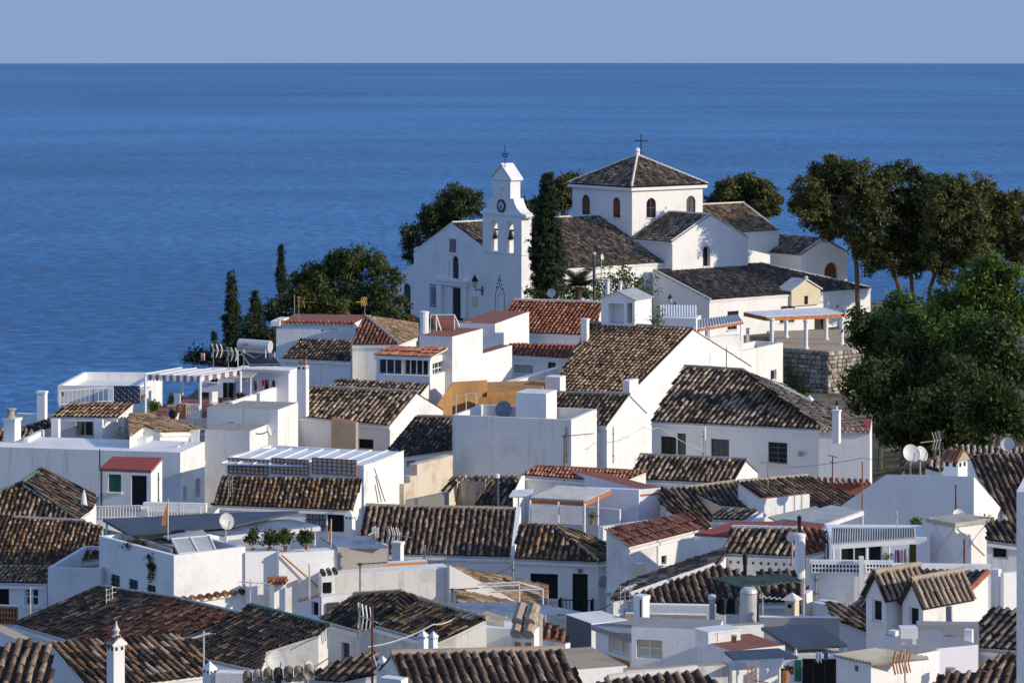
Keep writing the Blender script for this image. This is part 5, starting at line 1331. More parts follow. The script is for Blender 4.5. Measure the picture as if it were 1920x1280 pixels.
h.box((633, 1027, 97.2), 627, 727, -67, 'gray')
h.win(208, 1077, 225, 1106, 'grille', 'grey', 2, 1, pane='pale', depth=.1); h.win(242, 1086, 259, 1113, 'grille', 'grey', 2, 1, pane='pale', depth=.1); h.win(276, 1096, 292, 1122, 'grille', 'grey', 2, 1, pane='pale', depth=.1)
r = face_rect(h, 336, 1116, 458, 1126)
if r: edge_tiles(h, r[0] + r[4] * .02 + V((0, 0, r[3])), r[0] + r[1] * r[2] + r[4] * .02 + V((0, 0, r[3])), r[4], 'redold', .3, .1)
h.add('grey_roof_structure', lambda mb: mb.slab([P(194, 990, 101), P(240, 1003, 98.5), P(322, 1030, 95.6), P(330, 1026, 97.5)], .5, 'gray'))
h.add('raking_trim', lambda mb: mb.tube([P(528, 1040, 96.55), P(612, 1113, 96.95)], .03, 'clay', 6))
h.chim(505, 535, 1086, 1150, 96.2, -62, 'none', label='white wall chimney with red tile cap'); 
edge_tiles(h, P(502, 1092, 96.0), P(538, 1091, 95.7), V((-.2, -1, 0)), 'red', .13, .07, .3, False)
h.add('chimney_cap_board', lambda mb: mb.box(P(520, 1083, 96.1), .62, .3, .07, 'clay'))
h.build()
canopy('dark blue metal roof sheets on top of the big white house', [(193, 973), (385, 962), (560, 957), (440, 984), (240, 1000)], 4, 98.5, -5, 3, 'slate', name='terrace_roof', cat='terrace roof', thick=.08, posts=((200, 976, 1010), (244, 999, 1018)))
canopy('pale blue sheet roof beside the plants', [(330, 985), (545, 972), (600, 985), (420, 1003)], 3, 99, 5, 3, 'bluesheet', name='terrace_roof', cat='terrace roof', thick=.06, beam='whitewood', beams=((2, 3),), posts=((425, 1003, 1035), (590, 985, 1022)))
canopy('light blue corrugated sheet over the grey rendered store', [(600, 1006), (690, 1004), (727, 1024), (633, 1026)], 3, 97.3, 8, 4, 'bluesheet', name='store_roof', cat='roof sheet', thick=.06)
o_ = thing('glazed_frame', 'slanting glazed white frame on the white parapet', 'skylight', P(365, 1036, 95.6))
A, B, C_, D_ = P(322, 1010, 97.0), P(392, 1004, 97.3), P(405, 1032, 96.3), P(336, 1038, 95.5)
mb = MB()
for q, r_ in ((A, B), (B, C_), (C_, D_), (D_, A), (A.lerp(B, .5), D_.lerp(C_, .52))): mb.tube([q, r_], .035, 'whitewood', 5)
mb.link('frame', o_); 
for t0, t1 in ((0.02, .5), (.52, .98)):
    mb = MB(); mb.face([A.lerp(B, t0), A.lerp(B, t1), D_.lerp(C_, t1), D_.lerp(C_, t0)], 'frost'); mb.link('pane', o_)
mb = MB(); mb.slab([A, P(305, 1004, 98), P(380, 992, 98), B], .05, 'greysheet'); mb.link('top_sheet', o_)

h = house('long white wall with dark run-off streaks, centre left', 'yard_wall', 'wall', group=None)
h.box((612, 1077, 96.4), 600, 844, -72, 'white3'); h.build()
h = house('white gabled yard wall with sloping top beside the streaked wall', 'yard_wall', 'wall', group=None)
q0, q1 = P(843, 1059, 97.4), P(975, 1131, 98.2); h.prism([q0, q0 + V((-.1, .3, 0)), q1 + V((-.1, .3, 0)), q1], 'white2', 'tanm'); h.build()
h = house('orange painted parapet behind the streaked wall', 'parapet', 'wall', group=None); h.box((724, 1056, 101), 718, 802, -72, 'orange', Rm=None); h.build()
h = house('shed with tile edge, open door and dim side below the white wall')
h.prism([P(557, 1129, 93), P(601, 1119, 92), P(601, 1113, 94.5), P(560, 1121, 95)], 'lav', 'clay')
h.box((603, 1118, 92), 598, 664, -65, 'white2')
h.win(584, 1125, 597, 1153, 'dark', 'dark', 1, 1, pane='darkin', sill=False)
lattice(h, 613, 1129, 634, 1146, 6, 3, 'greyshut', None, 'vent_bricks', .03)
h.build()
h = house('window bay with tile hood set in the white wall', 'window_bay', 'window bay', group=None)
h.box((603, 1080, 95.6), 597, 628, -72, 'white', zb=P(603, 1114, 95.6).z)
h.win(604, 1091, 622, 1112, 'grille', 'dark', 2, 1, pane='darkin')
edge_tiles(h, P(600, 1075, 95.5), P(634, 1072, 95.2), V((.2, -1, 0)), 'dark', .17, .08, .4, False)
h.build()

# ================================================================ centre
h = house('house with broad brown tile roof and white sloping verge')
pl, tp = h.roof([(686, 949), (969, 956), (958, 1043), (666, 1036)], 112, 2, rake=((969, 956), (958, 1042)), p=22, pal='brown', back=(0, 1), ridge=[((686, 949), (969, 956)), ((971, 957), (961, 1042))], rm='tanm')
h.roofs[-1]['ridge'] = h.roofs[-1]['ridge'][:1]
h.add('white_verge', lambda mb: mb.slab([pl.at(968, 956) + V((0, 0, .14)), pl.at(957, 1046) + V((0, 0, .14)), pl.at(963, 1046) + V((0, 0, .14)), pl.at(977, 956) + V((0, 0, .14))], .5, 'white'))
h.chim(735, 757, 1015, 1056, 105, -20, 'flat', label='squat white chimney with flat cap behind the orange parapet')
h.build()
h = house('house with hipped mossy tile roof, black door and small iron balcony')
pl, tp = h.roof([(976, 984), (1040, 986), (1122, 1053), (964, 1046)], 110, 3, rake=((1015, 988), (1000, 1048)), p=22, pal='rust', ridge=[((1040, 986), (1122, 1053))], rm='tanm')
d_ = pl.at(1122, 1053).y
h.roof([(1040, 986), (1090, 999), (1183, 1041), (1122, 1053)], d_, 3, rake=((1055, 992), (1150, 1044)), p=20, pal='rust', body=False)
h.prism([P(1121, 1055, d_), P(1182, 1043, d_ + 2.6), P(1150, 1030, d_ + 5), P(1080, 1010, d_ + 4)], 'white')
h.win(994, 1075, 1046, 1122, 'dark', 'dark', 2, 1, pane='darkin'); h.win(1073, 1075, 1102, 1148, 'dark', 'greendoor', 2, 1, pane='greendoor', sill=False, name='door')
h.win(1150, 1068, 1163, 1096, 'glass', 'brown', 1, 1)
panel(h, 1084, 1066, 1092, 1073, 'clay', 'door_ornament', .05)
r = face_rect(h, 1052, 1120, 1112, 1150)
if r:
    a, u, w_, hh, n = r; railing(h, [a + n * .05, a + n * .45, a + u * w_ + n * .45, a + u * w_ + n * .05], hh, 'blackmetal', .12, 'balcony_rail')
    h.add('balcony_slab', lambda mb: mb.slab([a + n * .02, a + n * .5, a + u * w_ + n * .5, a + u * w_ + n * .02], .1, 'white'))
h.build()
h = house('terrace house with flat red tile roof and lattice screens in the centre')
h.roof([(1005, 875), (1211, 885), (1168, 903), (1154, 903), (978, 890)], 120.5, 3, az=-12, p=10, pal='clean', w=.16, ridge=[((1005, 875), (1211, 885))], rm='clay', exp=.5)
h.box((1199, 917, 117), 1052, None, -62, 'lav', top='terra', Rm=.95); h.box((1198, 918, 116.8), 1100, None, -14, 'lav', top='lav', Rm=.3); h.box((1214, 899, 122.5), 1204, 1251, -28)
h.prism([P(962, 925, 119.5), P(978, 892, 121), P(1006, 885, 124), P(985, 915, 124)], 'white')
h.box((1094, 1003, 114.8), 974, None, -14, 'white', Rm=.3); h.box((1131, 988, 114.2), 1122, 1322, -52, 'white', Lm=.3)
h.box((1162, 955, 116.4), 1098, None, -25, 'lav', Rm=.12)
panel(h, 1200, 925, 1238, 928, 'brickred', 'red_string_course', .03)
h.build()
root_, pts_ = canopy('corrugated grey terrace roof with orange timber edge and white lattice', [(1046, 911), (1145, 918), (1096, 940), (993, 934)], 2, 115.4, -22, 9, 'greysheet', corr=17, beam='orangewood', beams=((3, 2), (2, 1)), posts=((994, 935, 1004), (1047, 938, 980), (1096, 941, 1048), (1121, 929, 984)), name='terrace_roof', cat='terrace roof', pr=.05)
a, b = P(996, 945, 115.5), P(1092, 950, 115.2); zb_ = P(1000, 981, 115.4).z
for t0, t1 in ((0, .52), (.56, 1)):
    mb = MB(); q0, q1 = a.lerp(b, t0), a.lerp(b, t1); W_ = (q1 - q0).length; H_ = a.z - zb_; u = (q1 - q0).normalized(); st = .14
    k = -int(H_ / st)
    while k * st < W_:
        for sg in (1, -1):
            x0, x1 = k * st, k * st + H_; y0, y1 = (0, H_) if sg > 0 else (H_, 0)
            if x0 < 0: y0 += (y1 - y0) * (-x0) / (x1 - x0); x0 = 0
            if x1 > W_: y1 = y0 + (y1 - y0) * (W_ - x0) / (x1 - x0); x1 = W_
            if x1 > x0 + .02: mb.box(V((q0.x, q0.y, zb_)) + u * (x0 + x1) / 2 + UZ * (y0 + y1) / 2, (u * (x1 - x0) + UZ * (y1 - y0)) / 2, V((u.y, -u.x, 0)) * .012, (u * (y1 - y0) * -1 + UZ * (x1 - x0)).normalized() * .022, 'whitewood')
        k += 1
    mb.link('lattice_screen', root_, kind='stuff')
canopy('small white awning at the left of the lattice terrace', [(962, 918), (1000, 916), (996, 930), (954, 930)], 2, 117.5, -10, 10, 'fabric', name='awning', cat='awning', posts=((992, 929, 985), (972, 929, 985)), pr=.03)
h = house('house with bright red ribbed roof facing right and white sunlit wall')
h.roof([(1137, 993), (1290, 962), (1320, 990), (1179, 1025)], 107.2, 3, rake=((1137, 993), (1179, 1025)), p=14, pal='clean', w=.15, exp=.6)
h.win(1240, 1041, 1250, 1057, 'glass', 'grey', 1, 1); h.box((1195, 1057, 105.8), 1187, 1210, -50, 'cream', zb=P(1195, 1080, 105.8).z)
h.build()

# ================================================================ mid right
h = house('house with old striped tile roof and small sunlit white gable, right of centre')
h.roof([(1200, 854), (1399, 863), (1374, 906), (1186, 897)], 121, 2, rake=((1399, 863), (1375, 905)), p=20, pal='old', ridge=[((1200, 854), (1399, 863))], rm='greym', back=(0, 1)); h.build()
h = house('house with stained side wall under a brown tile roof sloping to the right')
pl, tp = h.roof([(1377, 904), (1428, 935), (1417, 952), (1349, 947), (1286, 916)], 116.5, 3, rake=((1330, 915), (1352, 945)), p=18, pal='church', wall='mottled', w=.235, ridge=[((1377, 904), (1286, 916)), ((1377, 904), (1428, 935))], rm='tanm'); h.build()
h = house('house with wide brown roof and red clay crest below the long shaded house')
h.roof([(1384, 904), (1512, 893), (1612, 938), (1570, 962), (1430, 936)], 115.8, 3, rake=((1470, 905), (1530, 945)), p=18, pal='brown', wall='white', ridge=[((1384, 904), (1512, 893))], rm='tanm')
h.box((1634, 906, 119.8), 1500, None, 0, 'terra', Rm=.3, top='terra'); edge_tiles(h, P(1508, 899, 119.7), P(1632, 905, 119.7), V((-.1, -1, 0)), 'redold', white=False)
h.build()
h = house('dark sagging tile roofs beside the white block, right of the lattice terrace')
h.roof([(1238, 916), (1292, 917), (1338, 972), (1314, 992), (1238, 945)], 114.5, 3, rake=((1260, 920), (1310, 980)), p=18, pal='dark', wall='mottled'); 
h.roof([(1250, 955), (1290, 950), (1335, 985), (1310, 1000)], 112.5, 3, rake=((1260, 955), (1305, 995)), p=18, pal='rust', wall='white')
h.build()
h = house('small pent roof with grey tiles in front of the stained wall')
h.roof([(1355, 955), (1421, 957), (1396, 974), (1335, 973)], 110, 3, rake=((1421, 957), (1398, 973)), p=20, pal='grey', wall='lav')
h.prism([P(1430, 960, 109), P(1395, 986, 108.5), P(1395, 984, 110), P(1432, 956, 111)], 'lav'); h.build()
h = house('white sunlit roof block with clay edge beside the pale awnings')
h.box((1432, 935, 110.5), 1424, 1518, -56, 'white', top='brickred'); h.build()
canopy('beige awning sheet beside the white roof block', [(1440, 968), (1530, 948), (1542, 956), (1466, 980)], 3, 103, 15, 5, 'beigesheet', name='awning', cat='awning', posts=((1466, 979, 1000),))
canopy('grey awning with white lattice edge', [(1466, 972), (1558, 946), (1618, 956), (1546, 981)], 3, 102, 15, 5, 'greysheet', name='awning', cat='awning', beam='whitewood', beams=((3, 2), (2, 1)), posts=((1546, 980, 1010), (1617, 957, 1000)))
h = house('house with red painted flat roof left of the speckled roof house')
h.roof([(1302, 999), (1375, 977), (1548, 976), (1545, 987), (1500, 994), (1370, 1003)], 105, 0, az=5, p=6, pal='red', tiles=False, deck='redpaint', eave=None, thick=.12); h.build()
h = house('house with speckled black and tan roof and a row of round vents')
h.roof([(1373, 990), (1502, 993), (1502, 1042), (1358, 1036)], 96.5, 3, rake=((1402, 992), (1380, 1030)), p=22, pal='old', ridge=[((1373, 990), (1502, 993))], rm='mortar')
h.roof([(1502, 990), (1548, 996), (1545, 1030), (1512, 1040)], 96, 3, rake=((1510, 992), (1530, 1030)), p=22, pal='redold')
for x in (1370, 1384, 1412, 1427, 1441, 1455, 1470, 1483):
    r = face_rect(h, x - 2, 1051 + (x - 1370) * .045, x + 2, 1055 + (x - 1370) * .045)
    if r: h.add('vent_hole', (lambda r: lambda mb: mb.tube([r[0] + r[1] * r[2] / 2 + UZ * r[3] / 2 - r[4] * .02, r[0] + r[1] * r[2] / 2 + UZ * r[3] / 2 + r[4] * .02], .045, 'slate', 10))(r))
h.chim(1487, 1513, 999, 1082, 93.6, -25, 'round', label='wide white chimney with rounded top')
h.build()
h = house('house with fat brown barrel tiles and white hip line, right foreground')
pl, tp = h.roof([(1338, 1062), (1394, 1074), (1400, 1131), (1215, 1131), (1183, 1116)], 91, 3, rake=((1300, 1090), (1312, 1130)), p=20, pal='brown', w=.24, ridge=[((1338, 1062), (1183, 1116))], rm='mortar')
H0, H1 = pl.at(1183, 1116), pl.at(1338, 1062); H2 = P(1362, 1030, H1.y + 3.2)
n_ = (H1 - H0).cross(H2 - H0).normalized(); n_ = n_ if n_.z > 0 else -n_
az_ = math.degrees(math.atan2(n_.x, -n_.y)); p_ = math.degrees(math.acos(n_.z))
h.roof([(1183, 1116), (1338, 1062), (1362, 1030), (1232, 1073), (1170, 1098), (1150, 1126)], H0.y, 0, az=az_, p=p_, pal='brown', body=False, eave=None)
h.prism([P(1150, 1129, H0.y - .3), H0 - V((0, 0, .1)), H1 - V((0, 0, .2)), H2 - V((0, 0, .2)), P(1232, 1077, H0.y + 3), P(1170, 1101, H0.y + 1)], 'white')
h.roof([(1490, 1070), (1420, 1072), (1412, 1128), (1500, 1128)], 90, 2, rake=((1440, 1080), (1452, 1125)), p=22, pal='dark', w=.26)
h.build()
h = house('big house with slanted parapets and large dim wall at right')
h.prism([P(1578, 947, 107.4), P(1662, 889, 106.7), P(1826, 893, 105.6), P(1897, 976, 109.3), P(1880, 960, 112), P(1850, 893, 111), P(1690, 889, 112), P(1600, 945, 112)], 'white')
h.chim(1769, 1813, 846, 897, 108, -40, 'tile', label='stout white chimney with tiled cap', capmat='tanm')
h.build()
h = house('house with weathered dark roof and dry tan crest at the right edge')
h.roof([(1818, 855), (1945, 852), (1945, 985), (1900, 985), (1832, 893)], 112, 1, rake=((1850, 860), (1905, 975)), p=22, pal='dark', body=True)
h.roof([(1735, 874), (1790, 836), (1905, 842), (1945, 838), (1945, 853), (1815, 858), (1762, 882)], 113.5, 5, az=-10, p=14, pal='pale', body=True, eave=None); h.build()
h = house('white roof shed with diagonal braces and pale lid', 'roof_shed', 'shed')
h.box((1791, 981, 95.5), 1744, 1851, -52, 'white', top='beigesheet', cornice='beigesheet')
for (x0, y0), (x1, y1), dd in (((1745, 970), (1789, 1050), 1), ((1788, 990), (1746, 1046), 1), ((1795, 990), (1846, 1040), 0), ((1848, 984), (1796, 1046), 0)):
    f1 = h.face_at((x0 + x1) / 2, (y0 + y1) / 2)
    if f1:
        p0_, n_ = f1[0]['p0'], f1[2]; h.add('brace', (lambda a, b, n_: lambda mb: mb.tube([a + n_ * .02, b + n_ * .02], .03, 'whitewood', 5))(hit(p0_, n_, x0, y0), hit(p0_, n_, x1, y1), n_))
h.build()
canopy('ribbed blue-grey sheet roof over the clothes terrace', [(1560, 990), (1716, 990), (1717, 1008), (1558, 1019)], 3, 92, -4, 16, 'greysheet', corr=34, name='terrace_roof', cat='terrace roof', beam='whitewood', beams=((3, 2),), posts=((1562, 1019, 1062), (1625, 1014, 1062), (1667, 1011, 1062)))
h = house('open terrace with white lattice wall and dark interior at right')
T_, a1, a2 = h.box((1676, 1052, 88.5), 1518, None, -4, 'white', Rm=.2)
lattice(h, 1522, 1056, 1612, 1072, 14, 2, 'white', 'darkin', 'lattice_wall', .035); lattice(h, 1624, 1056, 1672, 1070, 8, 2, 'white', 'darkin', 'lattice_wall', .035)
h.box((1620, 1045, 88.2), 1611, None, -4, Rm=.3); h.build()
h = house('low white house with dark opening behind the clothes terrace')
h.box((1738, 1008, 95.5), 1556, None, -3, 'lav', Rm=2.5); h.win(1575, 1020, 1655, 1056, 'dark', 'white', 3, 1, pane='darkin', sill=False); h.win(1705, 1020, 1718, 1054, 'shut', 'olive', 1, 1, pane='olive', sill=False)
h.build()
h = house('dark tile roof and lean-to behind the braced shed')
h.roof([(1850, 981), (1930, 974), (1930, 1022), (1850, 1012)], 94, 3, az=10, p=20, pal='dark'); h.win(1860, 1020, 1890, 1048, 'dark', 'white', 1, 1, pane='darkin', sill=False); h.build()
# dormers house
h = house('house with two steep white dormers and grey tile roof')
pl, tp = h.roof([(1668, 1070), (1853, 1073), (1783, 1143), (1600, 1140)], 83.5, 1, rake=((1853, 1073), (1783, 1143)), p=28, pal='grey', back=None, ridge=[((1853, 1073), (1783, 1143))], rm='brickred')
for cx, cy, D_, xl, hgt, wy, rm_ in ((1661, 1122, 80.0, 1624, .58, ((1635, 1119, 1654, 1165),), 1.7), (1731, 1136, 79.5, 1692, .58, ((1704, 1134, 1723, 1174),), 2.0)):
    T_, a1, a2 = h.box((cx, cy, D_), xl, None, -50, 'white', Rm=rm_); gable_top(h, T_, a1, a2, hgt, 'white', pal='pale', ov=.08)
    for q in wy: h.win(*q, 'dark', 'white', 1, 1, pane='darkin', depth=.08)
h.box((1858, 1060, 86.5), 1672, None, -4, 'white', Rm=.3); h.box((1872, 1068, 87.5), 1857, 1878, -30, 'white')
h.box((1882, 1074, 87), 1876, 1940, -65, 'white')
h.chim(1773, 1786, 1136, 1172, 79, -20, 'none', mat='concrete')
h.build()
h = house('white house with red lean-to roof and sunlit gable wall, right of the cistern')
h.box((1512, 1113, 88), 1502, 1600, -22, 'white'); h.box((1600, 1082, 91), 1590, 1630, -35, 'white')
h.roof([(1556, 1072), (1592, 1078), (1545, 1098), (1512, 1112), (1510, 1100)], 88.5, 3, rake=((1560, 1075), (1515, 1105)), p=12, pal='red', tiles=False, deck='terra', eave=None); 
h.prism([P(1524, 1128, 87), P(1650, 1150, 83.5), P(1650, 1146, 86), P(1545, 1120, 89)], 'white')
h.build()
h = house('low brown tile roof running down to the dormer house')
h.roof([(1548, 1130), (1632, 1147), (1668, 1168), (1668, 1200), (1562, 1160)], 83, 4, rake=((1560, 1132), (1640, 1190)), p=16, pal='brown', body=True); h.build()

# ================================================================ bottom rows
h = house('three joined dark roofs sloping left, lower left')
plw, tp = h.roof([(187, 1101), (322, 1122), (218, 1168), (148, 1204), (30, 1169)], 88, 4, rake=((187, 1101), (30, 1169)), p=19, pal='soot', w=.18, exp=.27, ridge=[((187, 1101), (322, 1122))], rm='greym')
h.build()
h = house('reddish tile roof between the two dark roofs, lower left')
plw, tp = h.roof([(319, 1121), (449, 1152), (350, 1192), (262, 1210), (150, 1205), (217, 1168)], plw.at(217, 1168).y - .03, 5, rake=((319, 1121), (217, 1168)), p=19, pal='sootred', w=.17, exp=.26, ridge=[((319, 1121), (449, 1152))], rm='greym'); h.build()
h = house('very dark roof with green hip edge, lower left of centre')
h.roof([(469, 1136), (615, 1174), (597, 1190), (498, 1221), (490, 1256), (384, 1232), (352, 1199), (440, 1162)], plw.at(352, 1199).y - .03, 6, rake=((469, 1136), (352, 1199)), p=19, pal='soot', w=.18, exp=.27, ridge=[((469, 1136), (615, 1174))], rm='greenm', wall='white3')  # stained plaster below stands in for the shade on this wall
h.build()
h = house('pair of roofs with black and orange lichen, bottom centre')
h.roof([(663, 1116), (752, 1111), (806, 1129), (742, 1165), (674, 1180), (602, 1160)], 82, 4, rake=((663, 1116), (602, 1160)), p=20, pal='soot', w=.18, exp=.27, ridge=[((663, 1116), (752, 1111))], rm='tanm')
h.roof([(752, 1111), (862, 1147), (800, 1165), (740, 1150)], 82.3, 1, az=40, p=20, pal='soot', w=.19, body=False, eave=None)
h.win(640, 1204, 655, 1242, 'shut', 'grey', 2, 1, pane='pale', sill=False)
h.build()
h = house('house with rust lichen roof and mould stained sunlit gable')
h.roof([(790, 1126), (860, 1147), (912, 1161), (857, 1188), (822, 1203), (783, 1192), (704, 1170)], 79.5, 5, rake=((790, 1126), (704, 1170)), p=20, pal='rust', w=.2, exp=.3, ridge=[((790, 1126), (912, 1161))], rm='tanm', wall='white3')
q0, q1, q2 = P(822, 1205, 79.3), P(912, 1164, 80.6), P(962, 1181, 80.0); h.prism([q0, q1, q2, q2 + V((0, 1.5, 0)), q1 + V((0, 1.5, 0)), q0 + V((0, .4, 0))], 'white3', 'tanm')
h.chim(784, 803, 1180, 1232, 73.5, -40, 'pyr', label='left of two white chimneys with pyramid caps'); h.chim(803, 821, 1182, 1232, 73.2, -40, 'pyr', label='right of two white chimneys with pyramid caps')
h.build()
h = house('house with huge brown barrel tiles at the bottom centre')
h.roof([(733, 1227), (1054, 1219), (1090, 1292), (763, 1300)], 69.5, 1, rake=((1055, 1232), (1077, 1280)), p=24, pal='brown', w=.222, ridge=[((733, 1227), (1054, 1219))], rm='tanm', back=(0, 1))
h.box((752, 1274, 67.2), 712, None, -30, 'white', Rm=.3); h.chim(706, 728, 1228, 1290, 70.5, -30, 'pyr'); h.build()
h = house('house with narrow striped tile roof at the bottom left')
h.roof([(96, 1208), (337, 1193), (389, 1244), (379, 1266), (170, 1292)], 76, 0, rake=((97, 1212), (168, 1282)), p=20, pal='mix', w=.205, wall='rough')
h.chim(200, 234, 1196, 1292, 69, -50, 'tile', label='tall white chimney with little tiled gable cap'); 
h.add('finial', lambda mb: mb.lathe(P(218, 1197, 69), [(.07, 0), (.12, .06), (.05, .12), (.09, .2), (.03, .3), (.01, .42)], 'dish', 10))
h.chim(380, 406, 1238, 1292, 70.5, -40, 'pyr'); h.box((545, 1264, 70), 404, None, -6, 'white2', Rm=.4)
r = [P(455, 1276, 68), P(590, 1263, 67.5)]; edge_tiles(h, r[0], r[1], V((.1, -1, 0)), 'old', .25, .11, .6)
h.build()
h = house('old brown roof and white gable in the bottom left corner')
h.roof([(-25, 1224), (45, 1200), (96, 1214), (98, 1295), (-25, 1295)], 73, 1, rake=((45, 1203), (20, 1285)), p=22, pal='brown', w=.25)
h.prism([P(-25, 1172, 80), P(45, 1204, 77.5), P(60, 1196, 79), P(-10, 1165, 82)], 'white', 'tanm'); h.build()
h = house('shadowed dark roof behind the bottom satellite dishes')
h.roof([(570, 1272), (640, 1240), (705, 1222), (715, 1262), (640, 1278)], 74, 4, az=-30, p=18, pal='dark'); h.build()
# ================================================================ bottom right
h = house('house with dark rendered side wall, left of the bottom right yards')
h.box((1109, 1168, 82), 1060, 1176, -62, 'white', top='white2')
panel(h, 1063, 1160, 1108, 1262, 'darkblock', 'dark_rendered_wall', .03)
h.build()
h = house('small yard house with flat slab roof and open beige windows')
h.box((1184, 1194, 78), 1117, None, -58, 'white', Rm=2.0, top='concrete', cornice='concrete')
h.win(1141, 1186, 1179, 1226, 'dark', 'white', 2, 1, pane='cream', sill=False); panel(h, 1121, 1230, 1180, 1256, 'ochre', 'ochre_dado', .02)
h.box((1346, 1180, 76.5), 1184, None, -10, 'white', Rm=1.3, top='concrete')
h.win(1193, 1199, 1242, 1234, 'dark', 'white', 2, 2, pane='cream', sill=False, depth=.25)
h.add('roof_slab', lambda mb: mb.slab([P(1150, 1183, 78.6), P(1182, 1193, 77.9), P(1250, 1190, 76.9), P(1300, 1176, 77.6), P(1240, 1170, 80)], .12, 'concrete'))
h.build()
h = house('beige yard wall behind the flat slab roof', 'yard_wall', 'wall', group=None); h.box((1325, 1153, 82.5), 1172, None, -6, 'tan', Rm=.25, top='white'); h.build()
h = house('white yard wall in front of the brown barrel tile eave', 'yard_wall', 'wall', group=None); h.box((1360, 1136, 86), 1215, None, -6, 'white', Rm=.3); h.build()
o_ = thing('square_flue', 'square white flue stack strapped with a dark pipe', 'chimney', P(1203, 1186, 79.2)); rot = Matrix.Rotation(R(-40), 3, 'Z')
mb = MB(); a, b = P(1203, 1190, 79.2), P(1203, 1119, 79.2); mb.box((a + b) / 2, .30, .30, b.z - a.z, 'white', rot); mb.link('stack', o_); mb = MB(); mb.box(b, .33, .33, .12, 'whitemetal', rot); mb.link('cap', o_); mb = MB(); mb.tube([P(1201, 1188, 78.9), P(1201, 1124, 78.9)], .02, 'blackmetal', 5); mb.link('dark_pipe', o_)
h = house('white roof terrace with terracotta floor and chest, right foreground')
h.box((1304, 1177, 79.5), 1300, 1432, -74, 'white', Lm=.3, top='tanm'); h.box((1373, 1220, 73.8), 1308, 1472, -62, 'white', top='terra'); h.build()
o_ = thing('white_chest', 'white metal chest standing on the terracotta terrace', 'chest', P(1335, 1206, 74.6)); mb = MB(); rot = Matrix.Rotation(R(-62), 3, 'Z'); c = P(1346, 1196, 75.2); mb.box(c, .62, .95, .42, 'whitemetal', rot); mb.link('body', o_); mb = MB(); mb.box(c + V((0, 0, .23)), .66, 1.0, .05, 'whitewood', rot); mb.link('lid', o_)
mb = MB(); q = rot @ V((.33, .1, 0)); mb.tube([P(1340, 1190, 74.1), P(1345, 1186, 74.1), P(1345, 1202, 74.1)], .012, 'alu', 4); mb.link('handle', o_)
o_ = thing('small_box', 'small brown wooden box beside the white chest', 'box', P(1376, 1202, 74)); mb = MB(); mb.box(P(1376, 1197, 74), .12, .14, .16, 'brown'); mb.link('box_body', o_); mb = MB(); mb.box(P(1376, 1191, 74), .14, .16, .02, 'tanm'); mb.link('lid', o_)
canopy('big slate blue sheet roof over the dark yard', [(1427, 1175), (1532, 1168), (1588, 1207), (1489, 1212)], 3, 74.5, 10, 6, 'slate', name='yard_roof', cat='sheet roof', thick=.08, posts=((1585, 1206, 1285), (1492, 1211, 1285)))
canopy('blue sheet roof below the terracotta terrace', [(1358, 1220), (1460, 1214), (1496, 1230), (1381, 1238)], 3, 71.8, 10, 6, 'slate', name='yard_roof', cat='sheet roof', thick=.06, posts=((1383, 1236, 1285),))
canopy('lowest pale blue sheet above the yard door', [(1366, 1238), (1470, 1233), (1464, 1246), (1366, 1252)], 3, 70.8, 4, 6, 'bluesheet', name='yard_roof', cat='sheet roof', thick=.06, posts=((1420, 1249, 1285), (1461, 1245, 1285)))
h = house('shaded yard house under the slate blue sheets')
h.box((1575, 1228, 74.4), 1365, None, -4, 'lav', Rm=1.8, zb=-27)
h.win(1375, 1250, 1402, 1270, 'glass', 'grey', 3, 1); h.win(1504, 1234, 1568, 1290, 'dark', 'dark', 3, 1, pane='darkin', sill=False); h.win(1464, 1248, 1488, 1264, 'dark', 'brown', 1, 1, pane='darkin', sill=False)
panel(h, 1490, 1236, 1503, 1276, 'green', 'green_blind', .05)
h.build()
h = house('grey parapet wall with white coping behind the slate sheet', 'parapet', 'wall', group=None); h.box((1574, 1158, 80.5), 1424, None, -3, 'concrete', Rm=.25, top='white'); h.build()
h = house('flat roofed white house with round pot at the lower right')
h.box((1738, 1217, 72.5), 1657, 1834, -66, 'lav', top='concrete'); h.box((1705, 1206, 74.5), 1657, 1730, -60, 'white', top='white')
h.chim(1667, 1686, 1181, 1214, 74.2, -40, 'flat'); h.chim(1807, 1826, 1179, 1214, 74, -20, 'none')
h.box((1836, 1172, 76.5), 1720, None, -4, 'concrete', Rm=.5, top='concrete')
h.build()
h = house('shed with beige corrugated roof, half in shade, bottom right')
h.box((1633, 1243, 67.5), 1572, 1762, -50, 'white', top='greym')
r = face_rect(h, 1604, 1247, 1609, 1257)
if r: h.add('wall_vent', (lambda r: lambda mb: mb.box(r[0] + r[1] * r[2] / 2 + UZ * r[3] / 2, r[1] * r[2] / 2, r[4] * .02, UZ * r[3] / 2, 'greyshut'))(r))
h.build()
canopy('beige corrugated sheet on the bottom right shed', [(1640, 1217), (1742, 1234), (1634, 1244), (1563, 1229)], 2, 67.4, -50, 4, 'beigesheet', corr=12, name='shed_roof', cat='sheet roof')
h = house('dark tile roof in the shade at the right edge')
h.roof([(1868, 1141), (1940, 1152), (1935, 1220), (1836, 1213), (1814, 1186)], 77, 3, rake=((1868, 1141), (1822, 1190)), p=20, pal='grey'); h.build()
h = house('brown ridge roofs in the bottom right corner')
h.roof([(1765, 1266), (1830, 1262), (1930, 1258), (1930, 1300), (1740, 1300)], 68, 0, az=-20, p=18, pal='brown'); h.roof([(1880, 1228), (1940, 1232), (1940, 1262), (1834, 1254)], 70, 3, az=-30, p=20, pal='rust'); h.build()
h = house('tall plain white building cut by the right edge of the picture')
h.box((1985, 924, 58), 1906, None, -14, 'white', Rm=3); h.build()
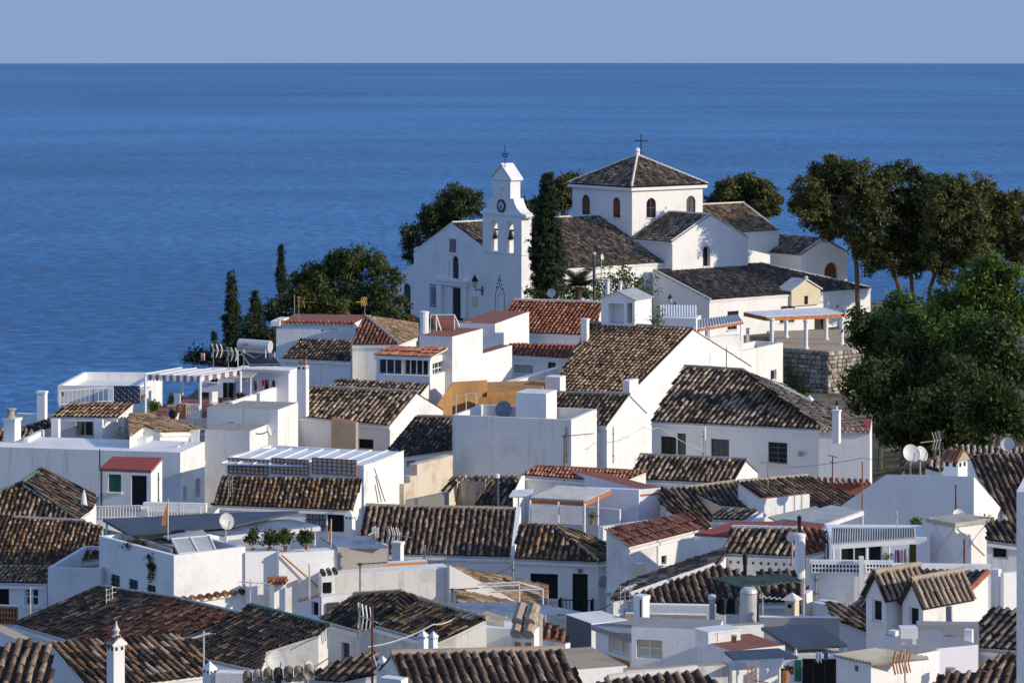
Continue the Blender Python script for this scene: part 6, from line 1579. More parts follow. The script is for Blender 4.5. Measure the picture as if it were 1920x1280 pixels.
h = house('stained low wall with tile coping at the bottom, right of centre', 'yard_wall', 'wall', group=None)
h.box((1175, 1256, 70.5), 1168, 1368, -76, 'white3', Lm=.3, top='tanm'); h.build()
h = house('small ridge of barrel tiles cut by the bottom edge, right of centre')
h.roof([(1140, 1274), (1303, 1257), (1352, 1290), (1100, 1300)], 67, 1, rake=((1180, 1272), (1196, 1300)), p=22, pal='brown', w=.24, ridge=[((1140, 1274), (1303, 1257))], rm='mortar'); h.build()
h = house('low white walls and red tile patch behind the huge barrel tile roof')
h.box((1075, 1255, 74), 1010, 1176, -70, 'white', top='tanm'); h.box((1060, 1206, 77), 1018, None, -40, 'white2', Rm=.2, top='redpaint')
h.roof([(1018, 1166), (1062, 1185), (1064, 1212), (1012, 1206)], 79, 3, rake=((1022, 1168), (1014, 1205)), p=18, pal='redold', w=.2); h.box((960, 1178, 80), 905, None, -10, 'white2', Rm=1)
h.build()
o_ = thing('brick_chimney', 'broad brick chimney roofed with two pairs of fat clay tiles', 'chimney', P(986, 1225, 74)); mb = MB(); rot = Matrix.Rotation(R(-15), 3, 'Z')
c = P(986, 1205, 74.2); mb.box(c, .56, .5, .75, 'white', rot); mb.link('stack', o_)
for k in (-1, 1):
    mb = MB(); mb.box(c + rot @ V((k * .14, -.05, -.08)), .16, .45, .32, 'brickred', rot); mb.link('flue_opening', o_)
    for j in (0, 1):
        mb = MB(); p0 = c + rot @ V((k * .16, -.40 + .16 * j, .30 + .26 * j)); mb.tube([p0, p0 + rot @ V((0, .5, .30))], .15, TM['pale'][0], 8); mb.link('tile', o_)
o_ = thing('cylindrical_flue', 'weathered round concrete flue behind the brick chimney', 'chimney', P(1006, 1205, 76.5)); mb = MB(); a = P(1006, 1215, 76.5); mb.lathe(a, [(.16, 0), (.16, .78), (.18, .8), (.18, .86), (.1, .9)], 'gray', 12); mb.link('stack', o_)

# ================================================================ chapel porch and rubble terrace wall
PD = 217
tz = P(1510, 650, PD).z
h = house('rubble retaining wall under the chapel terrace', 'retaining_wall', 'wall', zb=-25, group=None)
w0, w1, w2 = P(1464, 646, 216.5), P(1552, 652, 214), P(1660, 652, 218); back = V((0, 12, 0))
for q in (w0, w1, w2): q.z = tz
T_ = h.prism([w0, w1, w2, w2 + back, w0 + back], 'joint', 'tan')
def stones():
    out = []
    for a, b in ((w0, w1), (w1, w2)):
        u = (b - a); W_ = u.length; u.normalize(); n = V((u.y, -u.x, 0)); z = -.04
        while z > -3.3:
            hh = random.uniform(.2, .34); x = random.uniform(-.2, 0)
            while x < W_:
                ww = random.uniform(.26, .62); out.append((a + u * (x + ww / 2) + UZ * (z - hh / 2), u, n, ww, hh)); x += ww + .05
            z -= hh + .05
    return out
meshes = []
for k in range(6):
    me = bpy.data.meshes.new('stone'); rn = random.Random(k); bmx = bmesh.new(); bmesh.ops.create_cube(bmx, size=1)
    bmesh.ops.subdivide_edges(bmx, edges=list(bmx.edges), cuts=1)
    for v in bmx.verts:
        L_ = v.co.length; v.co = v.co * (.9 if L_ > .8 else 1.0) + V([rn.uniform(-.07, .07) for _ in range(3)])
    bmx.to_mesh(me); bmx.free(); me.materials.append(tile_mat('rubble_stone_%d' % k, [(0, (.20, .17, .14)), (.4, (.34, .29, .23)), (.75, (.46, .41, .34)), (1, (.60, .57, .50))], (.2, .17, .13), .4, 'object')); meshes.append(me)
root = h.build()
for k, (c, u, n, ww, hh) in enumerate(stones()[:300]):
    o = bpy.data.objects.new('stone', random.choice(meshes)); o.parent = root; X, Y, Z = u * ww, n * random.uniform(.3, .42), UZ * hh; c = c - root.location
    o.matrix_basis = Matrix(((X.x, Y.x, Z.x, c.x), (X.y, Y.y, Z.y, c.y), (X.z, Y.z, Z.z, c.z), (0, 0, 0, 1))); COL.objects.link(o)
pts = sheet_pts([(1395, 585), (1546, 577), (1586, 588), (1437, 594)], 3, 217, 38, 9); c = sum(pts, V((0, 0, 0))) / 4
porch = thing('porch', 'white columned porch with pale tiled roof and orange timber edge', 'porch', V((c.x, c.y, tz)))
mb = MB(); corrug(mb, pts, 'plastic', 24, .05); mb.link('porch_roof', porch)
for i, j in ((3, 2), (0, 3)):
    mb = MB(); a, b = pts[i] - UZ * .16, pts[j] - UZ * .16; mb.box((a + b) / 2, (b - a) / 2, (b - a).cross(UZ).normalized() * .08, UZ * .13, 'orangewood'); mb.link('beam', porch)
def column(px, D):
    a = P(px, 640, D); a.z = tz; top = P(px, 597 - (D - 217) * 1.6, D).z; mb = MB(); hh = top - tz
    mb.lathe(a, [(.20, 0), (.20, .12), (.15, .16), (.15, hh - .2), (.21, hh - .12), (.21, hh)], 'white', 12); mb.link('column', porch)
for px, D in ((1447, 217), (1511, 215.6), (1578, 218.5), (1549, 222), (1474, 223.5)): column(px, D)
o_ = thing('gate_post', 'short white pillar beside the porch steps', 'pillar', P(1402, 648, 219)); mb = MB(); mb.box(P(1402, 634, 219), .22, .22, 1.25, 'white'); mb.link('pillar_shaft', o_); mb = MB(); mb.box(P(1402, 616, 219), .28, .28, .08, 'white'); mb.link('cap', o_)
# ================================================================ trees and planting
def clump_list(cx, cy, rx, ry, n, r0, r1, seed):
    rn = random.Random(seed); out = []
    for k in range(n):
        t = rn.uniform(0, 2 * math.pi); q = math.sqrt(rn.random()); out.append((cx + rx * q * math.cos(t), cy + ry * q * math.sin(t), rn.uniform(r0, r1)))
    return out
G1 = 'umbrella pines right of the church'
tree('pine_tree', 'tallest stone pine with domed top, nearest the church on its right', 234.5, [(1575, 306, 24), (1545, 325, 26), (1606, 322, 28), (1512, 350, 28), (1560, 355, 34), (1610, 360, 32), (1500, 385, 22), (1540, 392, 30), (1590, 400, 32), (1625, 395, 24), (1520, 418, 18), (1560, 432, 22), (1600, 440, 24), (1636, 345, 22), (1640, 375, 24), (1638, 410, 24), (1625, 440, 22), (1622, 470, 20), (1640, 490, 18), (1628, 500, 14)], [(1608, 560), (1606, 500), (1600, 460), (1592, 420), (1582, 370)], 'pine', 34, .32, .4, .3, group=G1)
tree('pine_tree', 'broad pine with dark middle, second from the church', 242, [(1660, 330, 24), (1690, 322, 26), (1720, 332, 22), (1640, 360, 26), (1680, 362, 34), (1720, 370, 32), (1650, 400, 30), (1695, 410, 34), (1735, 415, 28), (1640, 440, 26), (1680, 450, 32), (1720, 455, 30), (1665, 485, 24), (1705, 488, 24), (1742, 345, 22), (1745, 385, 24), (1748, 430, 24), (1740, 470, 22), (1640, 470, 18), (1690, 505, 18), (1725, 500, 18)], [(1712, 585), (1710, 540), (1706, 490), (1696, 430)], 'pine2', 36, .32, .4, .3, group=G1)
tree('pine_tree', 'pine with bright top needles and drooping lower boughs', 234, [(1775, 345, 22), (1800, 350, 20), (1755, 365, 26), (1790, 375, 28), (1825, 368, 22), (1765, 405, 30), (1805, 410, 30), (1750, 440, 24), (1785, 450, 32), (1820, 445, 24), (1745, 480, 22), (1780, 490, 26), (1770, 515, 20), (1830, 400, 24), (1835, 430, 26), (1830, 470, 22), (1805, 490, 22)], [(1741, 590), (1744, 540), (1760, 490), (1775, 430)], 'pine', 34, .32, .4, .3, group=G1)
tree('pine_tree', 'rightmost pine, its crown cut by the picture edge', 240, [(1835, 345, 18), (1850, 358, 20), (1870, 378, 24), (1905, 375, 22), (1845, 395, 28), (1885, 410, 30), (1920, 400, 26), (1850, 435, 28), (1895, 445, 30), (1930, 440, 26), (1860, 465, 24), (1910, 475, 24)], [(1880, 560), (1880, 480), (1880, 430)], 'pine', 34, .32, .4, .3, group=G1)
tree('pine_tree', 'slender leaning pine stem with sparse crown behind the second pine', 246, [(1650, 470, 14), (1668, 478, 14), (1640, 490, 10)], [(1690, 560), (1680, 520), (1668, 480), (1655, 440)], 'pine2', 26, .28, .4, .3, group=G1)
tree('pine_tree', 'rounded pine behind the chancel roof', 268, [(1365, 355, 22), (1395, 345, 24), (1430, 352, 26), (1452, 375, 18), (1350, 380, 22), (1385, 378, 24), (1425, 385, 26), (1448, 398, 14)], [(1410, 440), (1405, 390)], 'pine', 32, .32, .45, .3)
tree('pine_tree', 'yellow green pine between the cypress and the church tower', 266, [(1045, 355, 20), (1062, 345, 20), (1080, 338, 16), (1040, 378, 18), (1060, 375, 20), (995, 388, 14), (1075, 370, 16)], [(1055, 430), (1055, 380)], 'pine', 32, .32, .45, .3)
tree('pine_tree', 'dark twisted pine behind the left end of the church', 250, [(850, 360, 18), (878, 362, 20), (895, 375, 14), (840, 385, 22), (868, 388, 26), (895, 392, 16), (845, 408, 20), (805, 390, 15), (815, 405, 18), (800, 410, 14), (768, 435, 17), (775, 455, 16), (800, 430, 14), (825, 425, 16), (765, 478, 9), (778, 490, 7)], [(800, 520), (815, 450), (840, 410)], 'pine2', 34, .28, .4, .3)
cypress('tall broad cypress beside the bell gable', 216, 1025, 330, 568, 64, 24)
cypress('tall narrow cypress against the sea, left of the round bush', 196, 434, 514, 658, 32, 20)
cypress('small slim cypress tip above the round bush', 214, 527, 461, 548, 17, 14)
cypress('short conifer right of the narrow cypress', 200, 480, 550, 645, 34, 14)
cypress('tiny conifer tip behind the bent aerials', 190, 402, 625, 680, 12, 6)
tree('bushy_tree', 'big rounded evergreen bush tree left of the church door', 206, [(560, 540, 34), (600, 515, 32), (645, 500, 34), (690, 500, 34), (725, 525, 26), (530, 575, 30), (575, 575, 38), (625, 560, 44), (680, 555, 46), (730, 565, 32), (745, 590, 20), (540, 605, 26), (590, 605, 30), (640, 600, 36), (700, 595, 36), (665, 482, 22), (705, 485, 18), (620, 495, 20), (512, 590, 18)], [(640, 640), (640, 580)], 'bush', 30, .27, .45, .4, squash=.85, bark='greybark')
tree('bushy_tree', 'dark low tree below the narrow cypress at the left', 186, [(470, 610, 18), (490, 630, 20), (455, 640, 20), (480, 655, 24), (515, 640, 22), (505, 665, 16), (420, 660, 20), (385, 668, 18), (360, 672, 12), (440, 672, 22)], [(470, 700), (470, 650)], 'cypress', 36, .24, .45, .3, bark='greybark')
# palm
pc = P(1085, 535, 200); o_ = thing('palm_tree', 'feathery palm in front of the nave roof', 'tree', V((pc.x, pc.y, ground_z(pc.x, pc.y) - .1)))
mb = MB(); mb.tube([V((pc.x, pc.y, ground_z(pc.x, pc.y) - .1)), pc + V((0, 0, -.1))], .24, 'bark', 9, .2); mb.link('trunk', o_)
for k in range(38):
    t = 2 * math.pi * k / 38 * 3.4; el = random.uniform(.1, 1.4); L_ = random.uniform(2.0, 2.8); d = V((math.cos(t), math.sin(t), 0)); q = []; n = 9
    for j in range(n): s_ = j / (n - 1); q.append(pc + d * L_ * s_ * math.cos(el * (1 - .5 * s_)) + V((0, 0, L_ * (s_ * math.sin(el) - .38 * s_ * s_))))
    mb = MB(); mb.tube(q, .02, LM['palm'], 4, .006)
    for j in range(1, n):
        for sg in (-1, 1):
            for m_ in (0, .5):
                b = q[j - 1].lerp(q[j], m_); ax = (q[j] - q[j - 1]).normalized(); sd = ax.cross(UZ).normalized() * sg; ll = .6 * (1 - .5 * j / n)
                tip = b + sd * ll + ax * ll * .7 - V((0, 0, ll * .35)); mb.face([b - ax * .04, b + ax * .05, tip], LM['palm'])
    mb.link('frond', o_)
tree('young_tree', 'thin leafy tree in front of the chapel gable', 202, [(1165, 500, 20), (1150, 520, 14), (1185, 520, 16), (1205, 530, 14), (1195, 545, 14), (1170, 540, 14), (1225, 525, 9), (1140, 500, 12), (1120, 545, 12), (1235, 548, 7)], [(1175, 600), (1175, 560), (1170, 520)], 'leaf', 8, .24, .55, .2, tr=.08, bark='greybark')
tree('young_tree', 'leafy shrub between the hut and the slatted awning', 162, [(1232, 585, 9), (1236, 597, 10), (1228, 600, 7)], [(1232, 640), (1233, 600)], 'leaf', 26, .16, .55, .2, tr=.05, bark='greybark')
# right hand wood
G2 = 'deciduous trees on the slope at right'
def wood(label, D, cx, cy, rx, ry, n, seed, mat, dens=17, size=.27, r0=13, r1=33, trunk=None, group=G2):
    return tree('deciduous_tree', label, D, clump_list(cx, cy, rx, ry, n, r0, r1, seed), trunk or [(cx, cy + ry + 60), (cx + 4, cy + ry * .4), (cx, cy)], mat, dens * 1.35, size, .6, .1, bark='greybark', group=group, tr=.16, shell=.35, clump=.45, squash=.9)
wood('bright green tree at the right edge, highest of the wood', 178, 1875, 545, 58, 55, 24, 1, 'leaf', 20)
wood('bright green tree left of the highest one', 180, 1790, 580, 48, 42, 18, 2, 'leaf', 18)
wood('airy tree beside the chapel end with sea behind it', 188, 1690, 600, 48, 42, 15, 3, 'leaf', 10, .32, 14, 24)
wood('dark leafy tree touching the porch', 186, 1640, 640, 44, 55, 20, 4, 'darkleaf', 17)
wood('dark tree in the middle of the slope', 176, 1730, 680, 60, 50, 24, 5, 'darkleaf', 17)
wood('dark tree at the right edge, middle height', 172, 1860, 670, 66, 60, 26, 6, 'darkleaf', 17)
wood('dark low tree above the rubble hillside', 172, 1650, 740, 56, 60, 24, 7, 'darkleaf', 16)
wood('dark low tree above the twin dishes', 166, 1750, 770, 62, 50, 24, 8, 'darkleaf', 16)
wood('dark low tree at the right edge above the tan crest', 162, 1870, 770, 60, 60, 26, 9, 'darkleaf', 16)
wood('dark tree filling the slope below the airy tree', 182, 1700, 640, 60, 40, 20, 21, 'darkleaf', 14)
wood('mid green tree below the bright right edge tree', 174, 1810, 640, 60, 46, 22, 22, 'leaf', 11)
wood('dark tree low in the middle of the slope', 170, 1800, 730, 60, 50, 24, 23, 'darkleaf', 15)
wood('dark undergrowth tree at the foot of the slope, centre', 168, 1790, 815, 60, 26, 16, 24, 'darkleaf', 14, .3, 14, 24)
wood('shrubby dark tree right of the red roof edge', 168, 1690, 810, 40, 24, 12, 10, 'darkleaf', 15, .3, 14, 24)
tree('bush', 'yellow green bush at the foot of the rubble wall', 186, [(1480, 705, 15), (1495, 715, 14), (1470, 718, 12), (1505, 728, 10), (1485, 730, 14)], None or (), 'bush', 34, .2, .5, .2, limbs=False, base=(1485, 745), cat='bush')
# garden planting and roof plants
pot_plant('clump of tall aloes and flower spikes above the orange hip roof', 738, 578, 610, 44, 172, 'bush', None, name='aloe_clump', size=.22)
pot_plant('dry yellow shrub right of the aloes', 765, 588, 612, 22, 172, 'dry', None, name='shrub', size=.16)
pot_plant('pale spiky shrub behind the white terrace roof', 647, 575, 603, 20, 176, 'dry', None, name='shrub', size=.16)

for lab, bl, D in (('dark shrubs at the foot of the broad cypress', [(1000, 545, 14), (1015, 560, 16), (1040, 560, 16), (1050, 545, 12)], 208), ('dense shrubs behind the palm along the nave wall', [(1068, 540, 16), (1085, 552, 16), (1105, 545, 15), (1125, 555, 16), (1070, 560, 14), (1130, 535, 12)], 212), ('low dark bush right of the telecom mast', [(1150, 535, 14), (1168, 550, 15), (1190, 555, 14), (1140, 560, 13), (1205, 545, 11), (1180, 520, 10)], 210)):
    tree('bush', lab, D, bl, (), 'darkleaf', 24, .24, .5, .2, limbs=False, base=(bl[0][0], 580), cat='bush')
# ================================================================ aerials, dishes, pipes, laundry, plants
antenna('tall mast with yellow combs behind the far left roof wall', 552, 552, 600, 172, 'pole', size=.8)
antenna('mast with bright yellow comb aerial above the low left house', 560, 556, 603, 170, 'combs', az=70, size=1.0, elem='yellow')
antenna('small pale panel aerial in front of the round bush', 684, 556, 600, 176, 'rake', az=-40, size=1.0, elem='yellow')
antenna('leftmost of two bent rake aerials beside the solar heater', 400, 643, 693, 146.5, 'rake', az=80, size=1.3, elem='dish')
antenna('second bent rake aerial, nearest the solar heater', 428, 650, 695, 145.5, 'rake', az=75, size=1.3, elem='dish')
antenna('short tee aerial on the far left white wall', 605, 618, 645, 166, 'tee', az=70, size=1.2, elem='greyshut')
antenna('grid aerial lying low on the leftmost dark roof', 205, 1108, 1150, 87, 'grid', az=70, size=1.5, elem='dish')
antenna('brown combed aerial on the rust-black roof', 432, 898, 935, 121.5, 'grid', az=70, size=1.5, elem='antenna')
antenna('comb aerial in front of the broad brown roof', 728, 985, 1040, 108, 'rake', az=60, size=1.2, elem='dish')
antenna('leaning twin rod aerial at the foot of the broad brown roof', 703, 985, 1022, 104, 'rake', az=-20, size=.8, elem='dish')
antenna('rod aerial with many hoops near the orange parapet', 795, 1022, 1052, 103, 'combs', az=60, size=.8, elem='antenna')
antenna('twin curved panel aerial on the bottom centre dark roof', 674, 1128, 1178, 79.5, 'rake', az=30, size=1.3, elem='dish')
antenna('thick rusty mast rising from the bottom centre roofs', 698, 1135, 1292, 69.5, 'pole', mast='rust', mat='rust')
antenna('white mast with small aerial against the sunlit white wall', 469, 1085, 1140, 90, 'yagi', az=70, size=.8, elem='dish', mast='dish')
antenna('thin tee aerial in front of the grey rendered store', 675, 1055, 1115, 90, 'tee', az=70, size=1.2, elem='greyshut', mast='greyshut')
antenna('thin white mast beside the raking brown trim', 580, 1057, 1122, 93, 'pole', mast='dish')
antenna('tee aerial above the streaked white wall', 848, 1103, 1132, 93, 'tee', az=70, size=1.2, elem='greyshut', mast='greyshut')
antenna('white cross aerial in front of the left edge window', 57, 1099, 1152, 95.5, 'cross', mast='dish', elem='dish')
antenna('rusty tee aerial on the red terrace roof of the centre house', 1058, 816, 890, 117.5, 'tee', az=75, size=1.6, mast='rust', elem='greyshut')
antenna('rusty pole with short crossbar before the long shaded house', 1561, 855, 955, 108, 'cross', mast='rust', elem='rust')
antenna('thin pinkish pole left of the big dim wall', 1617, 866, 960, 106, 'pole', mast='clay')
antenna('thin pole on the white roof block', 1490, 920, 985, 104, 'tee', az=70, size=.6, mast='dish')
antenna('short aerial against the long shaded house by its last window', 1440, 862, 900, 112, 'yagi', az=60, size=.8)
antenna('white star shaped aerial in front of the big dim wall', 1682, 955, 995, 96, 'cross', mast='dish', elem='dish')
antenna('thin reddish pole on the big dim wall near its sunlit end', 1792, 908, 965, 104.5, 'pole', mast='rust')
antenna('tall comb aerial behind the tan crest roof', 1762, 808, 895, 110, 'combs', az=-50, size=1.1)
antenna('orange grid aerial in the shaded bottom yard', 1410, 1248, 1292, 70, 'grid', az=50, size=1.3, elem='orangecloth')
antenna('orange tipped aerial standing on the bottom right shed', 1697, 1216, 1290, 66.5, 'rake', az=-60, size=1.0, elem='orangewood', mast='dish')
antenna('tangled pale aerial left of the brown barrel tile roof', 1172, 1103, 1138, 88, 'grid', az=40, size=1.5, elem='antenna')
antenna('white cross aerial under the green cover', 1430, 1112, 1165, 84.5, 'yagi', az=60, size=.8, elem='dish', mast='dish')
antenna('thin rod by the small red capped chimney', 1507, 1085, 1160, 83.5, 'pole', mast='dish')
antenna('pole and wire frame on the terrace right of the braced shed', 1808, 1010, 1065, 92, 'pole', mast='rust')
antenna('thin white pole against the long left wall', 187, 842, 900, 125, 'pole', mast='blackmetal')
antenna('slim rod on the dark roof above the bottom left chimney', 382, 1182, 1245, 76, 'yagi', az=-30, size=.6, elem='dish', mast='dish')
antenna('thin pole with brackets beside the big brown roof', 1362, 652, 700, 163, 'pole', mast='greyshut')
antenna('white rod on the dark roof left of the white gable', 1122, 745, 800, 131, 'pole', mast='greyshut')

dish('big blue-grey dish behind the grey box house', 944, 768, 16, 136, az=-15, tilt=20, mat='dishgrey')
dish('large white dish at the bottom edge left of centre', 520, 1241, 21, 69.5, az=25, tilt=22)
dish('smaller white dish beside the large one at the bottom', 580, 1251, 13, 69, az=60, tilt=20)
dish('cream dish on the pale blue sheet roof', 425, 977, 15, 98.5, az=30, tilt=20)
dish('left of the twin grey dishes at the foot of the wooded slope', 1709, 850, 17, 108.8, az=15, tilt=25)
dish('right of the twin grey dishes at the foot of the wooded slope', 1728, 850, 14, 109.5, az=35, tilt=25)
dish('white dish peeping over the braced shed', 1799, 968, 14, 98, az=20, tilt=30)
dish('pale dish on the tan crest at the right edge', 1889, 833, 13, 113, az=-20, tilt=30)
dish('dark grey dish on the wall right of the black door', 1131, 1090, 11, 109.3, az=-40, tilt=20, mat='dishgrey', wall=True)
dish('pale dish seen edge-on above the lattice terrace', 505, 808, 11, 133, az=80, tilt=20, wall=True)
dish('round white dish ball by the palm', 1034, 549, 8, 190, az=-20, tilt=10, foot=P(1034, 575, 190).z)
dish('curved grey cowl dish beside the wide round chimney', 1483, 1006, 10, 95, az=-50, tilt=10)
dish('white dish on the telecom mast', 1129, 482, 6, 200, az=60, tilt=5, foot=P(1129, 560, 200).z)

# telecom posts behind the red roof
for lab, x, y0, y1, D, r, m in (('grey telecom mast with collar in front of the nave', 1114, 476, 575, 199, .10, 'greyshut'), ('short square white post left of the roof hut', 1139, 526, 575, 190, .13, 'white'), ('second short white post by the roof hut', 1163, 530, 575, 188, .11, 'white')):
    o_ = thing('post', lab, 'post', V((P(x, y1, D).x, D, P(x, y1, D).z - 1.5)), 'posts behind the roof hut'); a, b = P(x, y1 + 40, D), P(x, y0, D)
    mb = MB(); mb.tube([a, b], r, m, 8); mb.link('shaft', o_); mb = MB(); mb.lathe(b - UZ * .05, [(r * 1.3, 0), (r * 1.3, .12), (r * .5, .18)], 'dish', 8); mb.link('cap', o_)
    if r == .10:
        mb = MB(); mb.tube([P(1116, 515, D), P(1133, 545, D - 1)], .03, 'dish', 5); mb.link('stay', o_)

# solar water heater
sp = P(482, 690, 143.5); o_ = thing('solar_water_heater', 'solar water heater with white tank and dark sloping collector', 'solar heater', sp)
a, b = P(449, 646, 144.5), P(507, 650, 143.9); mb = MB(); mb.tube([a, b], .30, 'tank', 16); mb.link('tank', o_)
mb = MB(); mb.box(P(459, 646, 143.9), .30, .02, .06, 'red'); mb.link('maker_strip', o_)
mb = MB(); c = [P(452, 660, 144), P(508, 662, 143.6), P(527, 682, 142.4), P(468, 684, 142.8)]
mb.slab(c, .08, 'solar', V((0, .3, -1))); mb.link('collector', o_); mb = MB()
for q, r_ in zip(c, c[1:] + c[:1]): mb.tube([q, r_], .025, 'alu', 5)
mb.link('collector_frame', o_)
for x, y0, y1, D in ((498, 655, 690, 143.2), (457, 655, 688, 143.9), (446, 655, 686, 145), (515, 660, 686, 144.4)):
    mb = MB(); mb.tube([P(x, y0, D), P(x, y1 + 3, D)], .03, 'whitemetal', 6); mb.link('leg', o_)
for (x0, y0), (x1, y1) in (((458, 660), (497, 682)), ((497, 660), (458, 682))):
    mb = MB(); mb.tube([P(x0, y0, 143.3), P(x1, y1, 143.3)], .015, 'alu', 4); mb.link('cross_brace', o_)
# second collector frame on the tall white house
o_ = thing('solar_rack', 'white tubular frame with dark red panel behind the round chimney', 'solar frame', P(835, 625, 158)); 
for q in ([(806, 625), (808, 590), (852, 590), (862, 612)], [(818, 590), (828, 622)], [(818, 590), (818, 626)], [(852, 590), (852, 618)]):
    mb = MB(); mb.tube([P(x, y, 157.5) for x, y in q], .03, 'whitemetal', 5); mb.link('frame_tube', o_)
mb = MB(); mb.slab([P(810, 592, 159), P(850, 592, 159), P(858, 612, 157.8), P(816, 616, 157.8)], .06, 'terra'); mb.link('panel', o_)

# striped pergola
pts = sheet_pts([(341, 690), (452, 694), (376, 705), (272, 702)], 3, 138, -8, 7); c = sum(pts, V((0, 0, 0))) / 4
root, pts = canopy('white pergola with cloth awning and dark red scalloped edge', [(341, 690), (452, 693), (376, 705), (272, 702)], 3, 138.5, -8, 6, 'fabric', name='pergola', cat='pergola', thick=.03, ribs=4, posts=((272.5, 702, 782), (375.5, 705, 790), (451, 694, 735), (342, 690, 740)), pr=.07, fringe=(3, 2, 'scallop', 'fabric'))
n_ = 10; mb = MB()
for k in range(n_):
    q, r_ = pts[2].lerp(pts[1], k / n_), pts[2].lerp(pts[1], (k + 1) / n_); mb.slab([q, r_, r_ - UZ * .2, q.lerp(r_, .5) - UZ * .28, q - UZ * .2], .01, 'scallop' if k % 2 else 'fabric', V((.01, .02, 0)))
mb.link('side_scallops', root, kind='stuff')
canopy('pale grey flat awning right of the striped pergola', [(420, 696), (482, 698), (470, 708), (418, 707)], 3, 141, -10, 5, 'beigesheet', name='awning', cat='awning', posts=((470, 708, 760),))
def cloth(label, x0, y0, x1, y1, D, mat, name='hanging_cloth', cat='cloth', group='hanging laundry', lean=0):
    a, b = P(x0, y0, D), P(x1, y0, D); z1 = P(x0, y1, D).z; o = thing(name, label, cat, V((a.x, D, z1)), group); mb = MB(); n = 6
    top = [a.lerp(b, k / n) + V((0, .05 * math.sin(k * 2.3), 0)) for k in range(n + 1)]; bot = [V((q.x + lean, q.y + .08 * math.sin(k * 1.9 + 1), z1 + random.uniform(-.03, .03))) for k, q in enumerate(top)]
    for k in range(n): mb.face([top[k], bot[k], bot[k + 1], top[k + 1]], mat); mb.face([bot[k] + V((0, .012, 0)), top[k] + V((0, .012, 0)), top[k + 1] + V((0, .012, 0)), bot[k + 1] + V((0, .012, 0))], mat)
    mb.link('sheet', o, True); return o
cloth('dark cloth hanging at the back of the pergola terrace', 418, 717, 442, 746, 143.5, 'blackcloth'); cloth('red and white striped towel on the terrace line', 476, 712, 483, 732, 142, 'clay'); cloth('red towel beside the striped one', 491, 712, 496, 724, 142, 'red')
cloth('white shirt at the left end of the flagged roof', 376, 662, 384, 676, 146, 'blush'); cloth('purple cloth on the clothes terrace at right', 1678, 1030, 1688, 1056, 92.6, 'pink'); cloth('wide pale pink sheet on the clothes terrace', 1689, 1030, 1702, 1055, 92.5, 'blush')
cloth('blue cloth in the alley beside the white gable', 1130, 818, 1137, 842, 137, 'skyblue'); cloth('black cloth sagging between the grey flue and the cistern', 1343, 1122, 1385, 1150, 84.5, 'blackcloth'); cloth('orange and white checked cloth at the right of the pergola', 408, 745, 418, 775, 142.5, 'orange')
# flags
for lab, x, y0, y1, D, mats, wid, hgt in (('drooping orange flag on the big white house roof', 315, 935, 1000, 96.8, ('orangecloth',), 13, 44), ('small red and yellow flag furled on its pole', 621, 972, 1022, 97.5, ('yellow', 'red', 'yellow'), 6, 36)):
    a, b = P(x, y1, D), P(x, y0, D); o_ = thing('flag', lab, 'flag', a); mb = MB(); mb.tube([a - UZ * .2, b], .018, 'dish', 5); mb.link('pole', o_)
    s_ = F / D; W_ = wid / s_; H_ = hgt / s_
    for k, m in enumerate(mats):
        t0, t1 = k / len(mats), (k + 1) / len(mats); mb = MB(); q = b - UZ * .1
        mb.slab([q - V((W_ * t0 * .3, 0, 0)), q - V((W_ * t1 * .3, .04, .1)), q - V((W_ * t1, .06 * k, H_)), q - V((W_ * t0, 0, H_ * .98))], .012, m, V((.2, 1, 0))); mb.link('cloth_band', o_)
# potted and balcony plants
PL = 'pot plants on roof terraces'
pot_plant('bushy green plant behind the pergola railing', 289, 750, 783, 28, 137.2, 'leaf', 'clay', size=.14, group=PL); pot_plant('low flowering plant by the pergola post', 330, 762, 786, 22, 137, 'flower', 'white', size=.1, group=PL)
pot_plant('yellow leafed plant in the middle of the pergola terrace', 335, 735, 768, 14, 139, 'dry', 'clay', size=.12, group=PL); pot_plant('green plant beside the yellow leafed one', 322, 740, 770, 16, 139.4, 'leaf', 'clay', size=.12, group=PL)
pot_plant('red flowers at the left corner of the pergola terrace', 268, 738, 750, 8, 138, 'flower', 'clay', poth=.15, size=.08, group=PL); pot_plant('green plant below the awning right of the pergola', 452, 738, 755, 18, 141, 'bush', 'clay', size=.12, group=PL)
for lab, x, y0, y1, w_, m in (('thin feathery shrub first in the row on the big white parapet', 475, 985, 1036, 24, 'bush'), ('dense dark green shrub second in the parapet row', 505, 992, 1034, 32, 'darkleaf'), ('bright green shrub third in the parapet row', 535, 990, 1032, 36, 'bush'), ('round dark shrub with brown tips last in the parapet row', 575, 994, 1030, 42, 'darkleaf')):
    pot_plant(lab, x, y0, y1, w_, 97.0, m, 'clay', poth=.15, dens=60, size=.13, group='shrubs on the parapet')
pot_plant('straggling creeper hanging from the dim wall of the big white house', 285, 1035, 1092, 16, 96.0, 'darkleaf', None, name='creeper', size=.1, dens=110)
pot_plant('trailing plants along the left parapet of the big white house', 265, 1012, 1032, 62, 97.4, 'darkleaf', None, name='creeper', size=.12, dens=60)
pot_plant('spiky green plant against the big dim wall', 1717, 974, 996, 20, 100, 'leaf', 'clay', size=.2, aspect=.25, group=PL); pot_plant('small green plant on the clothes terrace', 1664, 1042, 1056, 14, 91, 'leaf', 'clay', poth=.12, size=.1, group=PL)
pot_plant('dry straw plant on the dark roof right of the dim wall', 1852, 968, 982, 24, 96.5, 'dry', None, name='dry_shrub', size=.12)
